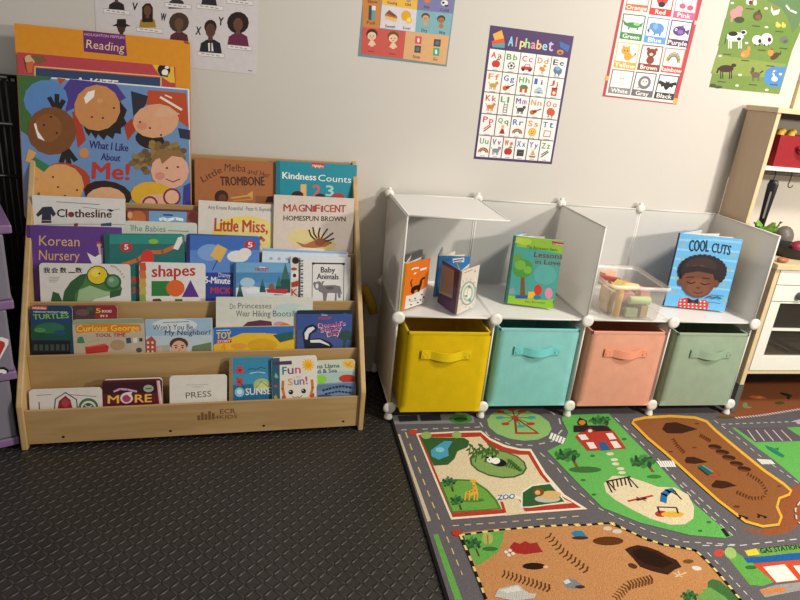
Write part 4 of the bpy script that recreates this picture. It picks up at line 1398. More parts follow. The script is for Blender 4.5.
ART['me']="""
p|#e6e2da|4|3892|61|3892|4418|3892|4418|3855|4|3852
p|#e6e2da|4427|3888|4428|3810|4428|1095|4377|3888
p|#3f6a34|4|3892|837|3892|265|3110|319|2176|4|2410
l|#dfe4d0|31|182|3420|490|3736
l|#dfe4d0|67|248|3267|663|3751
p|#b84a28|965|3884|1189|3878|1032|3705
p|#4a3a8a|1077|3575|1289|3887|2463|3857|2715|3497|2235|3184|1516|3209|1154|2992
e|#5a86c0|666|3275|551|45|-24|-537
l|#241a18|117|927|2974|744|3361
l|#241a18|117|927|2974|947|3458
l|#241a18|117|927|2974|1116|3311
l|#241a18|133|1114|2009|970|1588
l|#241a18|133|1114|2009|1174|1572
l|#241a18|133|1114|2009|1357|1665
p|#b03a22|1306|3003|1460|3069|1636|2263|1421|2029
e|#c88a52|1571|1900|129|8|-5|-139
e|#7a4a22|780|2451|574|-190|-233|-628
e|#8a5628|683|2525|352|25|-17|-380
p|#f0ece4|340|2608|390|2639|430|2427|592|2167|421|2237
e|#3a2012|587|2599|30|2|-1|-32
e|#3a2012|771|2828|30|2|-1|-32
e|#3a2012|903|2405|30|2|-1|-33
p|#241a18|1550|2750|1643|2483|1717|2378|1772|2492|1895|2307|1952|2449|2103|2293|2186|2438|2340|2337|2398|2507|2556|2490|2560|2657|2722|2780|2647|2941|2732|3168|2605|3323|2504|3479|2017|2839
e|#c88a52|1963|3163|587|-64|-124|-629
p|#f0ece4|1625|3407|1733|3578|1914|3647|1882|3455|1670|3248
e|#5a3018|1812|2906|28|2|-1|-30
e|#5a3018|2096|2900|29|2|-1|-30
e|#5a3018|2392|3197|29|2|-1|-30
e|#d8946a|2033|3359|78|6|-2|-65
p|#b84a24|3304|3766|4334|3770|4406|2787|4104|2993|3617|3293|3242|3374
p|#2a2a3a|2851|3700|3300|3600|3242|3374|2910|2849
e|#241a18|3328|2374|393|-85|-68|-250
p|#2a2c48|4100|2766|4428|2732|4428|2452|4152|2485
p|#a83a22|2641|2719|2859|2957|2958|2630|2737|2335
e|#d8a07a|3502|2920|627|114|39|-473
e|#d08a72|3121|2753|135|10|-3|-112
p|#d8a888|3396|3052|3673|3381|4161|3166|3885|3033
e|#5a3018|3070|2861|29|2|-1|-31
e|#5a3018|3335|2712|30|2|-1|-31
e|#5a3018|3630|2535|30|2|-1|-31
l|#e8dccc|39|3759|3666|3948|3598
l|#e8dccc|66|3623|3599|4218|3284
e|#a8422a|1107|1179|603|-110|-96|-415
e|#d8a060|919|947|619|29|-25|-618
e|#d8a060|404|1309|113|6|-9|-193
p|#2f7a48|274|1740|688|1490|529|1316|264|1521
l|#d8a060|131|142|1569|232|1900
l|#d8a060|104|222|1682|329|1852
e|#5a3018|751|1189|28|1|-1|-31
e|#5a3018|867|917|28|1|-1|-31
e|#5a3018|1036|672|28|1|-1|-31
e|#5a3018|1352|855|29|1|-1|-31
e|#2a1a16|2162|777|631|-93|-71|-369
e|#d8a880|2103|604|535|22|-12|-373
e|#7a5f38|3565|1963|93|6|-2|-80
e|#94763f|3488|1923|93|5|-2|-80
e|#65502f|3579|2036|93|6|-1|-80
e|#7a5f38|3673|1899|94|5|-1|-80
e|#94763f|3362|1968|93|6|-2|-80
e|#65502f|3761|2037|94|6|-1|-80
e|#7a5f38|3498|1837|93|5|-2|-80
e|#94763f|3440|2075|93|6|-2|-80
e|#65502f|3840|1930|94|6|-1|-80
e|#7a5f38|3276|1715|93|5|-2|-80
e|#94763f|3703|2119|94|6|-1|-80
e|#65502f|3668|1806|94|5|-1|-80
e|#7a5f38|3253|1861|93|5|-2|-80
e|#94763f|3930|2027|94|6|-1|-80
e|#65502f|3344|1791|93|5|-2|-80
e|#7a5f38|3512|2156|93|6|-2|-80
e|#94763f|3884|1851|94|5|-1|-81
e|#65502f|3138|1755|92|5|-2|-80
e|#7a5f38|3874|2138|94|6|-1|-80
e|#94763f|3548|1738|93|5|-2|-80
e|#65502f|3264|1947|92|6|-2|-80
e|#7a5f38|4038|1964|95|6|-1|-81
e|#94763f|3169|1627|92|5|-2|-80
e|#65502f|3667|2210|93|6|-1|-80
e|#7a5f38|3824|1762|94|5|-1|-81
e|#94763f|3071|1835|92|5|-2|-80
e|#65502f|4042|2107|94|6|-1|-80
e|#7a5f38|3366|1702|93|5|-2|-80
e|#94763f|3372|2203|93|6|-2|-80
e|#65502f|4066|1870|95|5|-1|-81
e|#7a5f38|3021|1681|92|5|-2|-80
e|#94763f|3867|2226|94|6|-1|-80
e|#65502f|3677|1684|94|5|-1|-81
e|#7a5f38|3088|1936|92|5|-2|-80
e|#94763f|4169|2033|95|6|-1|-81
e|#65502f|3159|1538|93|5|-2|-80
e|#7a5f38|3552|2269|93|6|-2|-80
e|#94763f|4003|1763|95|5|-1|-81
e|#65502f|2931|1773|92|5|-2|-80
e|#7a5f38|4070|2197|94|6|-1|-80
e|#94763f|3467|1635|93|5|-2|-80
e|#65502f|3195|2040|92|6|-2|-80
e|#7a5f38|4222|1926|95|6|-1|-81
e|#94763f|2973|1592|92|5|-2|-80
e|#65502f|3782|2300|94|6|-1|-80
e|#7a5f38|3850|1665|94|5|-1|-81
e|#94763f|2924|1889|92|5|-2|-79
e|#65502f|4239|2123|95|6|-1|-81
e|#7a5f38|3223|1457|93|5|-2|-80
e|#94763f|3388|2298|93|6|-2|-79
e|#65502f|4183|1802|95|5|-1|-81
e|#7a5f38|2840|1687|92|5|-2|-80
e|#94763f|4026|2285|94|6|-1|-80
e|#65502f|3624|1592|94|5|-1|-81
e|#dca88c|3860|1520|531|28|-8|-523
p|#8a6a3a|3315|1748|3540|2104|4147|2141|4311|1920|3922|1955|3643|1710|3591|1879
e|#d08878|3581|1361|138|7|-2|-116
l|#7a3a2a|28|3745|1282|3938|1205|4135|1302
e|#4a2a1a|3779|1602|30|2|-1|-32
e|#4a2a1a|4084|1647|31|2|0|-32
e|#d8a82a|3377|772|604|-64|-62|-407
e|#dcaa88|3511|574|502|20|-5|-264
e|#7a2a4a|3904|765|252|11|-4|-264
e|#e0b090|3904|765|196|8|-3|-206
e|#7a2a4a|3290|536|221|9|-5|-234
e|#e0b090|3290|536|166|6|-4|-175
p|#3a3a8a|4245|1103|4428|1206|4428|521|4209|513
p|#6a6a4a|250|694|404|757|394|534|242|527
t|#2f2a6a|What I Like|1|1705|2046|1023|-35|25|208
t|#2f2a6a|About|1|2007|1730|501|-14|21|196
t|#b8342c|Me!|1|1767|1198|967|5|33|464
"""
ART['melba']="""
t|#4a2a20|Little|0|238|1204|564|342|-87|164
t|#4a2a20|Melba|0|860|1579|616|5|10|223
t|#4a2a20|and Her|0|1536|1542|660|-99|32|163
t|#4a2a20|TROMBONE|1|744|1141|1304|66|-14|267
e|#3a2018|773|798|205|9|0|-211
e|#6a3a24|802|755|117|5|0|-135
l|#d0a050|45|1059|781|1689|901
p|#d0a050|1540|925|1704|1023|1691|765
l|#c8963c|30|1111|708|1691|765
p|#2a1a14|2068|690|2142|877|2309|900|2312|700
"""
ART['kind']="""
p|#b8343a|1086|1992|1248|1992|1493|1987|1496|1834|1089|1843
t|#f0e0dc|Highlights|1|1120|1868|344|-5|4|76
t|#f0eee8|Kindness|1|202|1464|1035|-12|-2|197
t|#f0eee8|Counts|0|1300|1439|1051|-13|9|200
t|#e0b070|1|1|777|953|156|6|-5|354
t|#d85a5a|2|1|1151|969|236|10|-6|340
t|#a8cfc8|3|1|1561|985|239|10|-7|326
e|#3a1a20|668|980|186|8|2|-123
e|#3a2020|1372|962|158|6|2|-93
e|#a83a4a|1944|985|209|8|3|-110
p|#16727f|4|1496|4|1992|121|1992|132|728|10|723
"""
ART['clothes']="""
l|#5a5a58|16|586|1826|1689|1798
p|#2c3040|245|1667|469|1690|574|1488|495|1402|449|1483|452|1235|202|1226|225|1474|122|1388|76|1455
l|#b89a6a|20|205|1295|454|1304
l|#b89a6a|13|307|1676|407|1687
t|#4a2420|Clothesline|1|596|1406|1395|33|8|221
e|#8a342c|950|1475|51|2|-2|-56
l|#5a5a58|11|1250|1710|1957|1641|2220|1695
p|#2a2628|1879|1666|1958|1684|2061|1646|1982|1600
l|#5a5a58|10|39|1165|1044|1228|2342|1260
p|#3a4a6a|1713|1266|1988|1304|1985|1205|1711|1195
p|#8a342c|1019|1241|1121|1259|1118|1175|1016|1171
"""
ART['tales']="""
p|#6f9cc8|587|1639|1630|1667|1599|1271|581|1264
l|#2a4a8a|49|966|1546|1241|1542
l|#e8ecf0|84|882|1405|965|1437|1088|1398|1295|1450|1503|1421
e|#b86a3a|274|1425|229|9|-4|-216
p|#6a2a28|1920|1354|1852|1339|1777|1349|1713|1385|1671|1440|1656|1507|1671|1575|1714|1634|1779|1675|1854|1691|1920|1682
p|#c87a4a|1920|1591|1896|1692|1920|1693
e|#d8a070|75|1503|67|3|-2|-100
p|#6a3430|4|1710|1920|1710|1920|1658|4|1642
"""
ART['babies']="""
t|#6f7a70|The Babies|0|126|1068|972|3|8|172
l|#8a948a|28|1167|1116|1748|1106
e|#a8b09a|208|1171|53|2|-2|-86
"""
ART['miss']="""
t|#4a4038|Amy Krouse Rosenthal · Peter H. Reynolds|0|271|1716|1861|34|3|117
e|#e8d060|1350|1074|952|46|12|-500
p|#e4d488|2415|1194|2415|881|2413|875|2238|718|1973|607|1659|557|1343|577|1073|663|890|802|823|974|881|1151|1056|1308|1321|1419|1635|1469|1951|1449|2221|1363|2404|1224
t|#b84a3a|Little|1|466|1076|679|3|10|386
t|#b84a3a|Miss,|1|1277|1085|740|21|-1|361
l|#c8643a|91|1788|715|1725|864|1827|945|1919|858
e|#e8dcc0|484|808|144|7|2|-105
"""
ART['magn']="""
t|#a83a38|M|1|292|1780|211|5|0|211
t|#b8503a|A|1|533|1786|189|4|0|212
t|#a83a38|G|1|745|1792|190|4|-1|212
t|#8a3a48|N|1|958|1798|192|4|-1|213
t|#b84a3a|I|1|1173|1803|62|1|-1|183
t|#a83a38|F|1|1250|1806|147|3|-1|214
t|#a8444a|I|1|1435|1810|62|1|-2|184
t|#a83a38|C|1|1528|1813|156|4|-2|214
t|#b8503a|E|1|1715|1818|141|3|-2|215
t|#a83a38|N|1|1872|1822|157|4|-3|215
t|#a83a48|T|1|2045|1827|158|4|-3|216
t|#4a3e3c|HOMESPUN BROWN|1|297|1500|1915|44|0|151
e|#dccb90|962|1004|558|18|7|-278
e|#d8c088|1433|785|519|15|6|-203
p|#a86a3a|674|871|968|787|1273|936|1585|961|1792|858|1592|727|1202|685|892|708
l|#3a2420|47|1273|952|1146|1064|1080|1239
l|#3a2420|47|1334|1000|1237|1129|1201|1320
l|#3a2420|47|1396|1017|1377|1133|1418|1313
l|#3a2420|47|1474|1004|1533|1115|1653|1290
l|#3a2420|47|1538|960|1653|1033|1830|1172
l|#3a2420|47|1570|914|1688|925|1867|1001
e|#8a4a30|1431|879|156|5|4|-125
l|#3a2420|31|1744|888|1793|843
e|#e8e0d0|1126|621|468|12|2|-62
"""
ART['korean']="""
t|#d8b070|Korean|0|277|2013|1007|-7|19|274
t|#d8b070|Nursery|0|259|1614|1011|1|16|276
p|#e4e0e0|1468|1842|1668|1719|1866|1849|1867|1496|1596|1492
e|#d8a890|1795|2059|71|1|-3|-77
p|#b83a5a|1709|2141|1889|2159|1861|2102|1732|2085
p|#c8a8b0|1755|1988|1883|1976|1876|1779|1774|1805
p|#4a2a70|4|2560|33|2560|84|2553|8|217|4|217
"""
ART['teal5']="""
p|#2f8a80|63|2383|2120|2396|2120|2123|49|2118
p|#1f6a68|30|1739|2120|1732|2120|1294|8|1315
p|#175a54|4|1988|25|2396|153|2397|59|528|4|529
e|#b8343a|569|2034|170|0|-6|-134
t|#f0e8e4|5|1|514|1964|104|0|7|141
p|#176a60|241|1313|2120|1294|2120|483|203|525
t|#c8343a|5-Minute|1|541|1009|543|-37|18|200
t|#c8343a|Stories|1|673|718|466|-38|17|173
l|#c8683a|109|447|1525|848|1665|1122|1878|1524|1892|1867|2050
p|#e4e2da|1811|1992|1957|2309|2067|2338|2076|2194|1945|1949
e|#c83a34|1115|1721|173|-1|-10|-244
e|#8ab83a|1294|2192|133|0|-3|-71
"""
ART['blue5']="""
p|#3f6ab8|4|2390|1877|2429|2069|2429|2069|2032|4|1957
p|#5a86c8|4|1957|2069|2032|2069|1355|4|1302
p|#1f2f6a|4|2404|101|2408|110|492|4|490
e|#b8343a|1789|2184|173|7|3|-133
t|#f0e8e4|5|1|1733|2101|130|5|-3|148
p|#2a3f90|4|1031|4|1302|2069|1355|2069|519|6|490
t|#e4e4ec|5-Minute|1|526|1004|709|-15|6|193
t|#d8dce8|Disney|0|904|1191|342|-7|4|134
t|#c8343a|MICKEY|1|683|709|844|-16|4|179
e|#7aa0d4|658|1907|351|12|2|-249
e|#e0dedc|1451|1816|316|10|3|-178
e|#e0dedc|1650|1927|187|6|3|-149
p|#d8b060|865|2164|1149|2028|942|1622|659|1819
l|#2a2a40|22|870|1694|733|1395
"""
ART['dots']="""
p|#8ab0d8|4|1908|4|1993|2563|1993|2566|1949|4|1908
e|#98aec0|262|1695|52|3|2|-45
e|#98aec0|499|1698|52|3|2|-45
e|#98aec0|737|1700|52|3|2|-46
e|#98aec0|978|1703|53|3|2|-46
e|#98aec0|1219|1706|53|3|2|-46
e|#98aec0|1463|1708|53|3|2|-46
e|#98aec0|1708|1711|54|3|3|-46
e|#98aec0|1955|1714|54|3|3|-46
e|#98aec0|2204|1717|55|3|3|-46
e|#98aec0|390|1474|52|2|2|-45
e|#98aec0|628|1476|52|2|2|-46
e|#98aec0|868|1478|53|2|2|-46
e|#98aec0|1109|1480|53|2|2|-46
e|#98aec0|1353|1482|53|2|2|-46
e|#98aec0|1597|1484|54|2|2|-46
e|#98aec0|1844|1485|54|2|3|-46
e|#98aec0|2093|1487|54|2|3|-47
e|#98aec0|2343|1489|55|2|3|-47
e|#d8a8a0|1270|1913|1|0|0|-1
"""
ART['frog']="""
t|#2a2624|我|1|99|1308|160|2|6|151
t|#2a2624|会|1|295|1311|161|2|6|152
t|#2a2624|数|1|505|1314|162|2|6|152
t|#2a2624|一|1|717|1317|163|2|1|28
t|#2a2624|数|1|892|1319|164|2|5|153
l|#8a8a88|13|229|1185|501|1189
l|#8a8a88|13|227|1144|474|1147
l|#8a8a88|13|225|1102|448|1105
l|#8a8a88|13|224|1061|421|1063
p|#47793f|538|518|585|771|745|1052|1003|1265|1296|1325|1705|1345|1958|1136|2083|880|1948|693|1625|748|1365|662|1230|420|535|419
p|#2f5a34|538|518|599|813|771|1080|1016|1279|1194|1310|1057|985|860|744|849|419|535|419
p|#2f5a34|252|517|312|797|459|742|538|518
p|#9ab88a|964|844|1247|973|1627|820|1950|779|1688|677|1363|591|1179|419|887|419
p|#2f5a34|1756|806|2070|880|2026|693|1751|620
e|#26401f|1447|1264|276|4|-8|-275
e|#e0c02c|1447|1264|250|3|-7|-247
e|#f0d850|1398|1326|115|2|-3|-113
e|#2f5a34|1840|1077|221|2|-6|-228
e|#5f8f6a|1841|1092|162|2|-4|-164
e|#8ab096|1803|1134|71|1|-2|-71
e|#2a2014|1499|1314|26|0|-1|-28
e|#b8a89a|1813|1530|26|0|-1|-28
e|#b8a89a|1858|1524|26|0|-1|-28
e|#b8a89a|1903|1506|26|0|-1|-28
e|#b8a89a|1947|1475|26|0|-1|-28
e|#b8a89a|1992|1431|26|0|-1|-28
e|#b8a89a|2036|1375|26|0|-1|-28
e|#b8a89a|2079|1305|26|0|-1|-28
e|#b8a89a|2123|1222|26|0|-1|-28
"""
ART['shapes']="""
p|#c8503a|4|1583|4|1622|171|1627|195|1398|23|1395
p|#c8703a|4|1325|4|1394|168|1398|192|1169|20|1166
p|#c89a4a|4|1065|4|1165|166|1168|189|938|17|936
p|#b8a850|4|801|4|935|163|938|187|707|14|705
p|#8aa04a|4|541|4|705|160|706|184|474|11|473
p|#8aa04a|17|4|11|487|184|489|190|4
t|#b8322e|shapes|1|339|1215|1168|65|4|330
p|#2f7a3a|325|1099|822|1107|819|669|320|664
e|#d8642a|971|898|253|3|-1|-249
p|#5a2f8a|1383|1145|1147|643|1618|647
p|#5a3a2a|359|577|548|594|615|506|345|504
p|#3a6a3a|955|582|1161|584|1161|510|955|509
"""
ART['bluebook']="""
p|#6fa4cc|28|1671|1179|1681|1659|1681|1664|1396|29|1374
p|#4a86b4|29|1374|1664|1396|1669|1091|30|1076
p|#d4dce0|31|912|477|975|1136|889|1670|954|1670|554|32|551
p|#2f5a8a|4|1681|71|1681|75|551|4|551
t|#b8303a|MICKEY|1|633|1427|394|-9|3|105
l|#e4e8ee|22|734|1549|923|1537
p|#24504a|1508|1681|1512|1681|1670|1081|1670|777|1301|775
p|#3a6a60|1508|1681|1512|1681|1630|1190|1407|1188
p|#24504a|1323|1316|1481|707|1183|706
p|#3a6a60|1323|1316|1402|982|1254|981
p|#24504a|839|1212|946|789|740|788
p|#3a6a60|839|1212|892|980|790|979
p|#24504a|188|1063|305|582|75|581
p|#3a6a60|188|1063|247|799|131|798
p|#b8343a|945|888|1598|892|1540|738|1005|751
l|#e8e4e0|30|917|766|1631|723
p|#8a5a34|1032|1010|1134|1071|1210|889|1033|888
e|#a8c4d8|404|1080|217|2|1|-150
e|#dfe6ea|551|825|219|1|1|-91
"""
ART['kbook']="""
e|#241e20|153|1742|105|5|6|-106
e|#e4dcd4|161|1299|113|5|7|-130
e|#3a2a24|146|1283|53|2|3|-61
p|#a8382c|52|1064|278|1139|278|957|75|911
t|#b8322e|K|1|87|665|182|7|-10|200
e|#a8443a|121|1481|90|4|2|-46
"""
ART['baby']="""
p|#3a3836|347|1703|1364|1686|1364|1639|348|1658
l|#4a4846|19|363|1673|351|468
l|#4a4846|19|1333|1670|1331|449
e|#2a2826|393|1673|46|0|0|-38
e|#2a2826|1317|1655|47|0|0|-39
t|#2a2826|Baby|1|623|1395|432|-3|-1|169
t|#2a2826|Animals|1|502|1196|665|-22|-1|170
p|#77757a|595|994|1059|1004|1231|955|1235|593|1172|594|1139|752|828|757|783|491|705|493|673|759|565|808|518|932
p|#77757a|380|1073|563|1133|687|1039|641|884|472|856|411|949
p|#77757a|395|1120|487|1088|441|1026
p|#77757a|640|1117|748|1131|671|1039
l|#77757a|31|1216|923|1265|719
l|#77757a|55|1092|784|1079|486
e|#dcdad8|503|979|46|-1|0|-78
e|#5a585c|904|912|124|-2|0|-55
l|#1e1c1c|38|15|1750|75|1750
l|#1e1c1c|38|15|1620|75|1620
l|#1e1c1c|38|15|1491|75|1491
l|#1e1c1c|38|15|1361|75|1361
l|#1e1c1c|38|15|1231|75|1230
l|#1e1c1c|38|15|1101|75|1100
l|#1e1c1c|38|15|970|75|969
l|#1e1c1c|38|15|839|76|838
l|#1e1c1c|38|15|707|76|707
"""
ART['dark']="""
p|#1f3f6a|4|1708|973|1719|965|1332|4|1326
p|#c8502a|36|1854|406|1854|403|1740|32|1750
t|#e8e0dc|nickelodeon|1|57|1770|323|-10|4|61
t|#cfd8e0|TEENAGE MUTANT NINJA|1|65|1655|833|-5|2|54
t|#8ab83a|TURTLES|1|72|1478|860|48|-8|136
p|#1a4a3a|4|1327|965|1332|957|913|4|915
e|#2a6a4a|463|1246|366|1|-4|-152
e|#4a8a4a|220|1190|145|0|-2|-69
e|#1f4a6a|703|1108|159|0|-2|-83
p|#16181a|4|901|956|899|946|421|4|429
l|#3a4a3a|168|62|707|146|707
l|#3a4a3a|169|194|706|279|706
l|#3a4a3a|169|328|706|413|705
l|#3a4a3a|170|461|705|547|705
l|#3a4a3a|170|595|704|681|704
l|#3a4a3a|171|730|704|816|703
l|#3a4a3a|171|866|703|903|703
"""
ART['red5']="""
p|#4a3438|4|1818|559|1818|549|1454|4|1457
e|#6a4a4a|241|1637|175|-1|-3|-98
e|#3a5a3a|432|1734|88|0|-2|-56
t|#e0b840|5|1|579|1622|113|0|4|126
t|#e4dcd0|BOOKS|1|731|1636|241|-1|2|70
t|#e4dcd0|IN|1|689|1509|89|0|2|63
t|#e0b840|1|1|828|1508|38|0|2|63
"""
ART['tooltime']="""
p|#8a9a7a|12|1467|1824|1467|1820|1342|6|1345
p|#b8a890|4|1053|1809|1027|1785|348|4|419
p|#d07a24|67|1330|882|1351|1714|1302|1747|1129|1317|1070|682|1131|93|1106
t|#f0c040|Curious George|1|95|1148|1587|-17|8|167
t|#a83230|TOOL TIME|1|562|979|765|-9|5|99
p|#b83028|285|706|793|787|892|699|846|543|300|507
l|#d8584a|27|347|704|818|758
e|#5a8a5a|182|907|87|-3|-5|-98
p|#3a7a5a|174|991|237|1003|290|819|79|826
l|#b8a06a|33|354|831|672|905
p|#3a4a6a|1337|927|1454|937|1474|779|1344|769
p|#d8d0c4|1518|921|1623|932|1631|788|1526|777
p|#2f3a4a|1674|916|1766|913|1762|812|1684|815
e|#4a4a48|1662|570|79|-3|-3|-72
e|#a88a6a|1111|734|193|-7|-6|-157
"""
ART['neighbor']="""
p|#98b4c8|4|1207|13|1460|1783|1460|1773|964|4|991
p|#c8d4d8|1395|1270|1347|1199|1213|1141|1015|1105|782|1097|550|1118|354|1164|223|1228|179|1302|227|1373|361|1431|522|1460|961|1460|1024|1454|1220|1408|1351|1344
l|#5a5a5a|17|470|1366|1167|1377
t|#2a2a30|Won't You Be|0|199|1158|1070|-16|5|158
t|#2a2a30|My Neighbor?|0|512|1003|1234|-24|5|145
p|#a84a3a|4|871|154|986|267|837|251|357|4|368
p|#e0d4c0|30|831|82|829|80|764|27|766
p|#e0d4c0|25|701|78|699|75|634|23|636
p|#e0d4c0|20|570|73|568|71|503|18|505
p|#e0d4c0|148|827|201|825|199|760|146|762
p|#e0d4c0|144|697|196|695|194|629|141|631
p|#e0d4c0|139|566|192|564|190|498|137|500
p|#a8a890|276|692|637|723|625|342|265|357
p|#6a7a5a|1244|657|1769|757|1759|295|1167|319
e|#4a3024|879|729|250|-9|-5|-191
e|#d8a88a|875|582|210|-8|-7|-250
e|#3a2a24|795|629|27|-1|-1|-26
e|#3a2a24|971|622|27|-1|-1|-26
l|#4a3024|28|743|689|838|693
l|#4a3024|28|932|690|1026|679
l|#b8806a|28|882|611|887|523
e|#c8a89a|365|572|67|-3|-3|-102
"""
ART['princess']="""
e|#b4ccc8|2117|1668|520|0|4|-198
p|#c4d4cc|2789|1305|2784|1297|2688|1231|2573|1208|2457|1232|2358|1299|2291|1398|2265|1516|2285|1633|2348|1733|2444|1799|2559|1822|2675|1798|2774|1731|2789|1710
e|#bccfc8|1825|1547|294|-1|2|-121
t|#5a6064|Do|0|391|1698|155|0|-1|162
t|#5a6064|Princesses|0|616|1713|959|0|-1|163
t|#5a6064|Wear|0|560|1476|398|-1|-1|178
t|#5a6064|Hiking|0|1044|1474|505|-2|-2|179
t|#5a6064|Boots?|0|1622|1472|617|-2|-3|181
p|#5a3040|747|1176|888|1310|1246|1368|1580|1321|1612|1139
e|#c88aa8|1830|1244|191|-1|1|-76
e|#b8784a|1978|1182|148|-1|2|-92
"""
ART['yellow']="""
p|#2f6ab8|14|1205|582|1205|2316|1194|2317|918|1613|985|824|1022|5|690
p|#e0b428|4|637|5|690|398|856|824|1022|1468|1004|2051|804|2318|534|2319|224|4|317
l|#dfe4ea|21|95|1117|472|1122
t|#e8c83a|TOY|1|91|865|406|17|3|193
p|#b8322e|90|836|511|852|509|748|89|732
t|#f0e8dc|STORY|1|117|753|364|10|-2|67
t|#e0902a|4|1|211|533|140|10|-14|179
e|#d8983a|720|635|242|-8|-1|-90
p|#2a5a5a|1700|937|2272|1042|2317|796|1904|702
e|#d0a020|1394|643|437|-15|-1|-198
"""
ART['skunk']="""
p|#1a2a2a|4|1687|1675|1687|1675|1537|1450|1600|1146|1495|763|1607|389|1489|4|1581
p|#38508e|4|1585|1675|1566|1675|1067|4|1097
p|#44548a|7|1097|1675|1067|1675|198|18|249
l|#b8c0d8|23|734|1546|916|1536
t|#c83a4a|MICKEY|1|661|1409|379|10|-4|77
t|#e8d0dc|Donald's|1|651|1147|824|64|-15|138
t|#b83a6a|Donald's|1|666|1162|794|65|-13|115
t|#e8d0dc|Stinky|1|729|1007|641|66|-19|139
t|#b83a6a|Stinky|1|744|1022|611|67|-16|115
t|#e8d0dc|Day|1|930|863|382|70|-30|138
t|#b83a6a|Day|1|945|878|352|71|-27|114
p|#1c2030|206|786|172|1017|274|1200|468|1273|636|1163|547|1026|428|982|400|812|702|837|1010|705|1120|577|939|457|255|475
p|#dcdce0|250|815|232|1001|335|1153|484|1196|546|1134|367|983|325|798
p|#dcdce0|401|781|703|790|965|644|1013|580|705|697|417|703
p|#2a4a44|1268|840|1310|1011|1495|1070|1675|1022|1675|758|1533|787|1495|442|1417|444|1425|758
p|#3a5a4a|15|481|1675|514|1675|198|18|249
"""
ART['emblem']="""
l|#6a5a56|15|177|885|524|898
l|#6a5a56|16|947|880|1634|795
l|#5a4a46|26|229|702|232|493
l|#4a3a3c|26|592|490|627|768|876|939|1137|732|1153|477
p|#8a2430|649|388|710|709|873|855|990|724|1051|368
e|#a83a44|865|645|97|-4|-5|-126
e|#4a6a44|1425|492|249|-12|-9|-270
e|#d0d4c8|1425|478|193|-9|-7|-206
e|#3f5a3c|1425|478|143|-7|-5|-149
l|#d0d4c8|27|1341|567|1509|388
l|#d0d4c8|27|1514|559|1335|397
e|#d0d4c8|1425|478|43|-2|-2|-50
"""
ART['more']="""
p|#3a141a|4|982|10|1169|1518|1183|1528|1014|1528|834|4|858
l|#c8a0c0|54|291|917|445|982|635|959|863|892
t|#e8b84a|MORE|1|130|581|1115|-10|7|228
e|#e4d0d0|603|717|160|-7|-4|-158
e|#a83a6a|603|702|109|-5|-3|-108
p|#e4d0d0|569|876|761|897|693|742
l|#d8584a|81|51|456|430|466|943|455|1465|473
e|#9aa894|1175|966|136|-6|-2|-108
l|#3a4a3a|27|1097|962|1253|970
p|#d8a0a4|1387|1188|1478|1185|1528|628|1528|323|1463|327
p|#e4ccc8|1426|1187|1459|1185|1528|406|1528|323|1502|325
"""
ART['press']="""
l|#a8a49a|15|449|1017|1029|1013
l|#a8a49a|15|583|954|920|950
t|#5a5650|PRESS|0|433|622|691|33|-12|176
"""
ART['sunset']="""
p|#3a86a8|114|1719|1171|1714|1176|1228|115|1262
p|#2a6a92|116|925|1180|943|1186|368|116|417
e|#c8424f|371|1366|42|-1|0|-50
e|#c8424f|337|1294|42|-1|0|-50
e|#c8424f|269|1296|42|-1|0|-50
e|#c8424f|235|1371|42|-1|0|-50
e|#c8424f|270|1442|42|-1|0|-50
e|#c8424f|338|1439|42|-1|0|-50
e|#8a2434|303|1368|37|-1|0|-39
e|#c8424f|362|1018|42|-2|0|-51
e|#c8424f|328|946|42|-2|0|-51
e|#c8424f|260|948|42|-2|0|-51
e|#c8424f|225|1023|42|-2|0|-51
e|#c8424f|260|1095|42|-1|0|-51
e|#c8424f|329|1091|42|-1|0|-51
e|#8a2434|294|1020|37|-1|0|-39
l|#3a6a4a|22|220|1146|432|857|221|696
l|#24506e|22|535|1361|640|1414|747|1366|885|1429|1035|1391
l|#b8d0d8|27|588|1258|801|1296|1015|1256
e|#a8b878|932|895|248|-9|2|-205
e|#c8cc8a|943|872|162|-6|1|-137
l|#5a7a5a|17|698|733|910|1009|1127|830
t|#d8e0dc|SUNSET|1|465|606|882|9|-1|204
e|#8ac0e0|295|704|137|-6|0|-147
e|#c4e2f0|295|715|74|-3|0|-79
p|#9a7a4a|4|1723|93|1723|116|417|4|422
"""
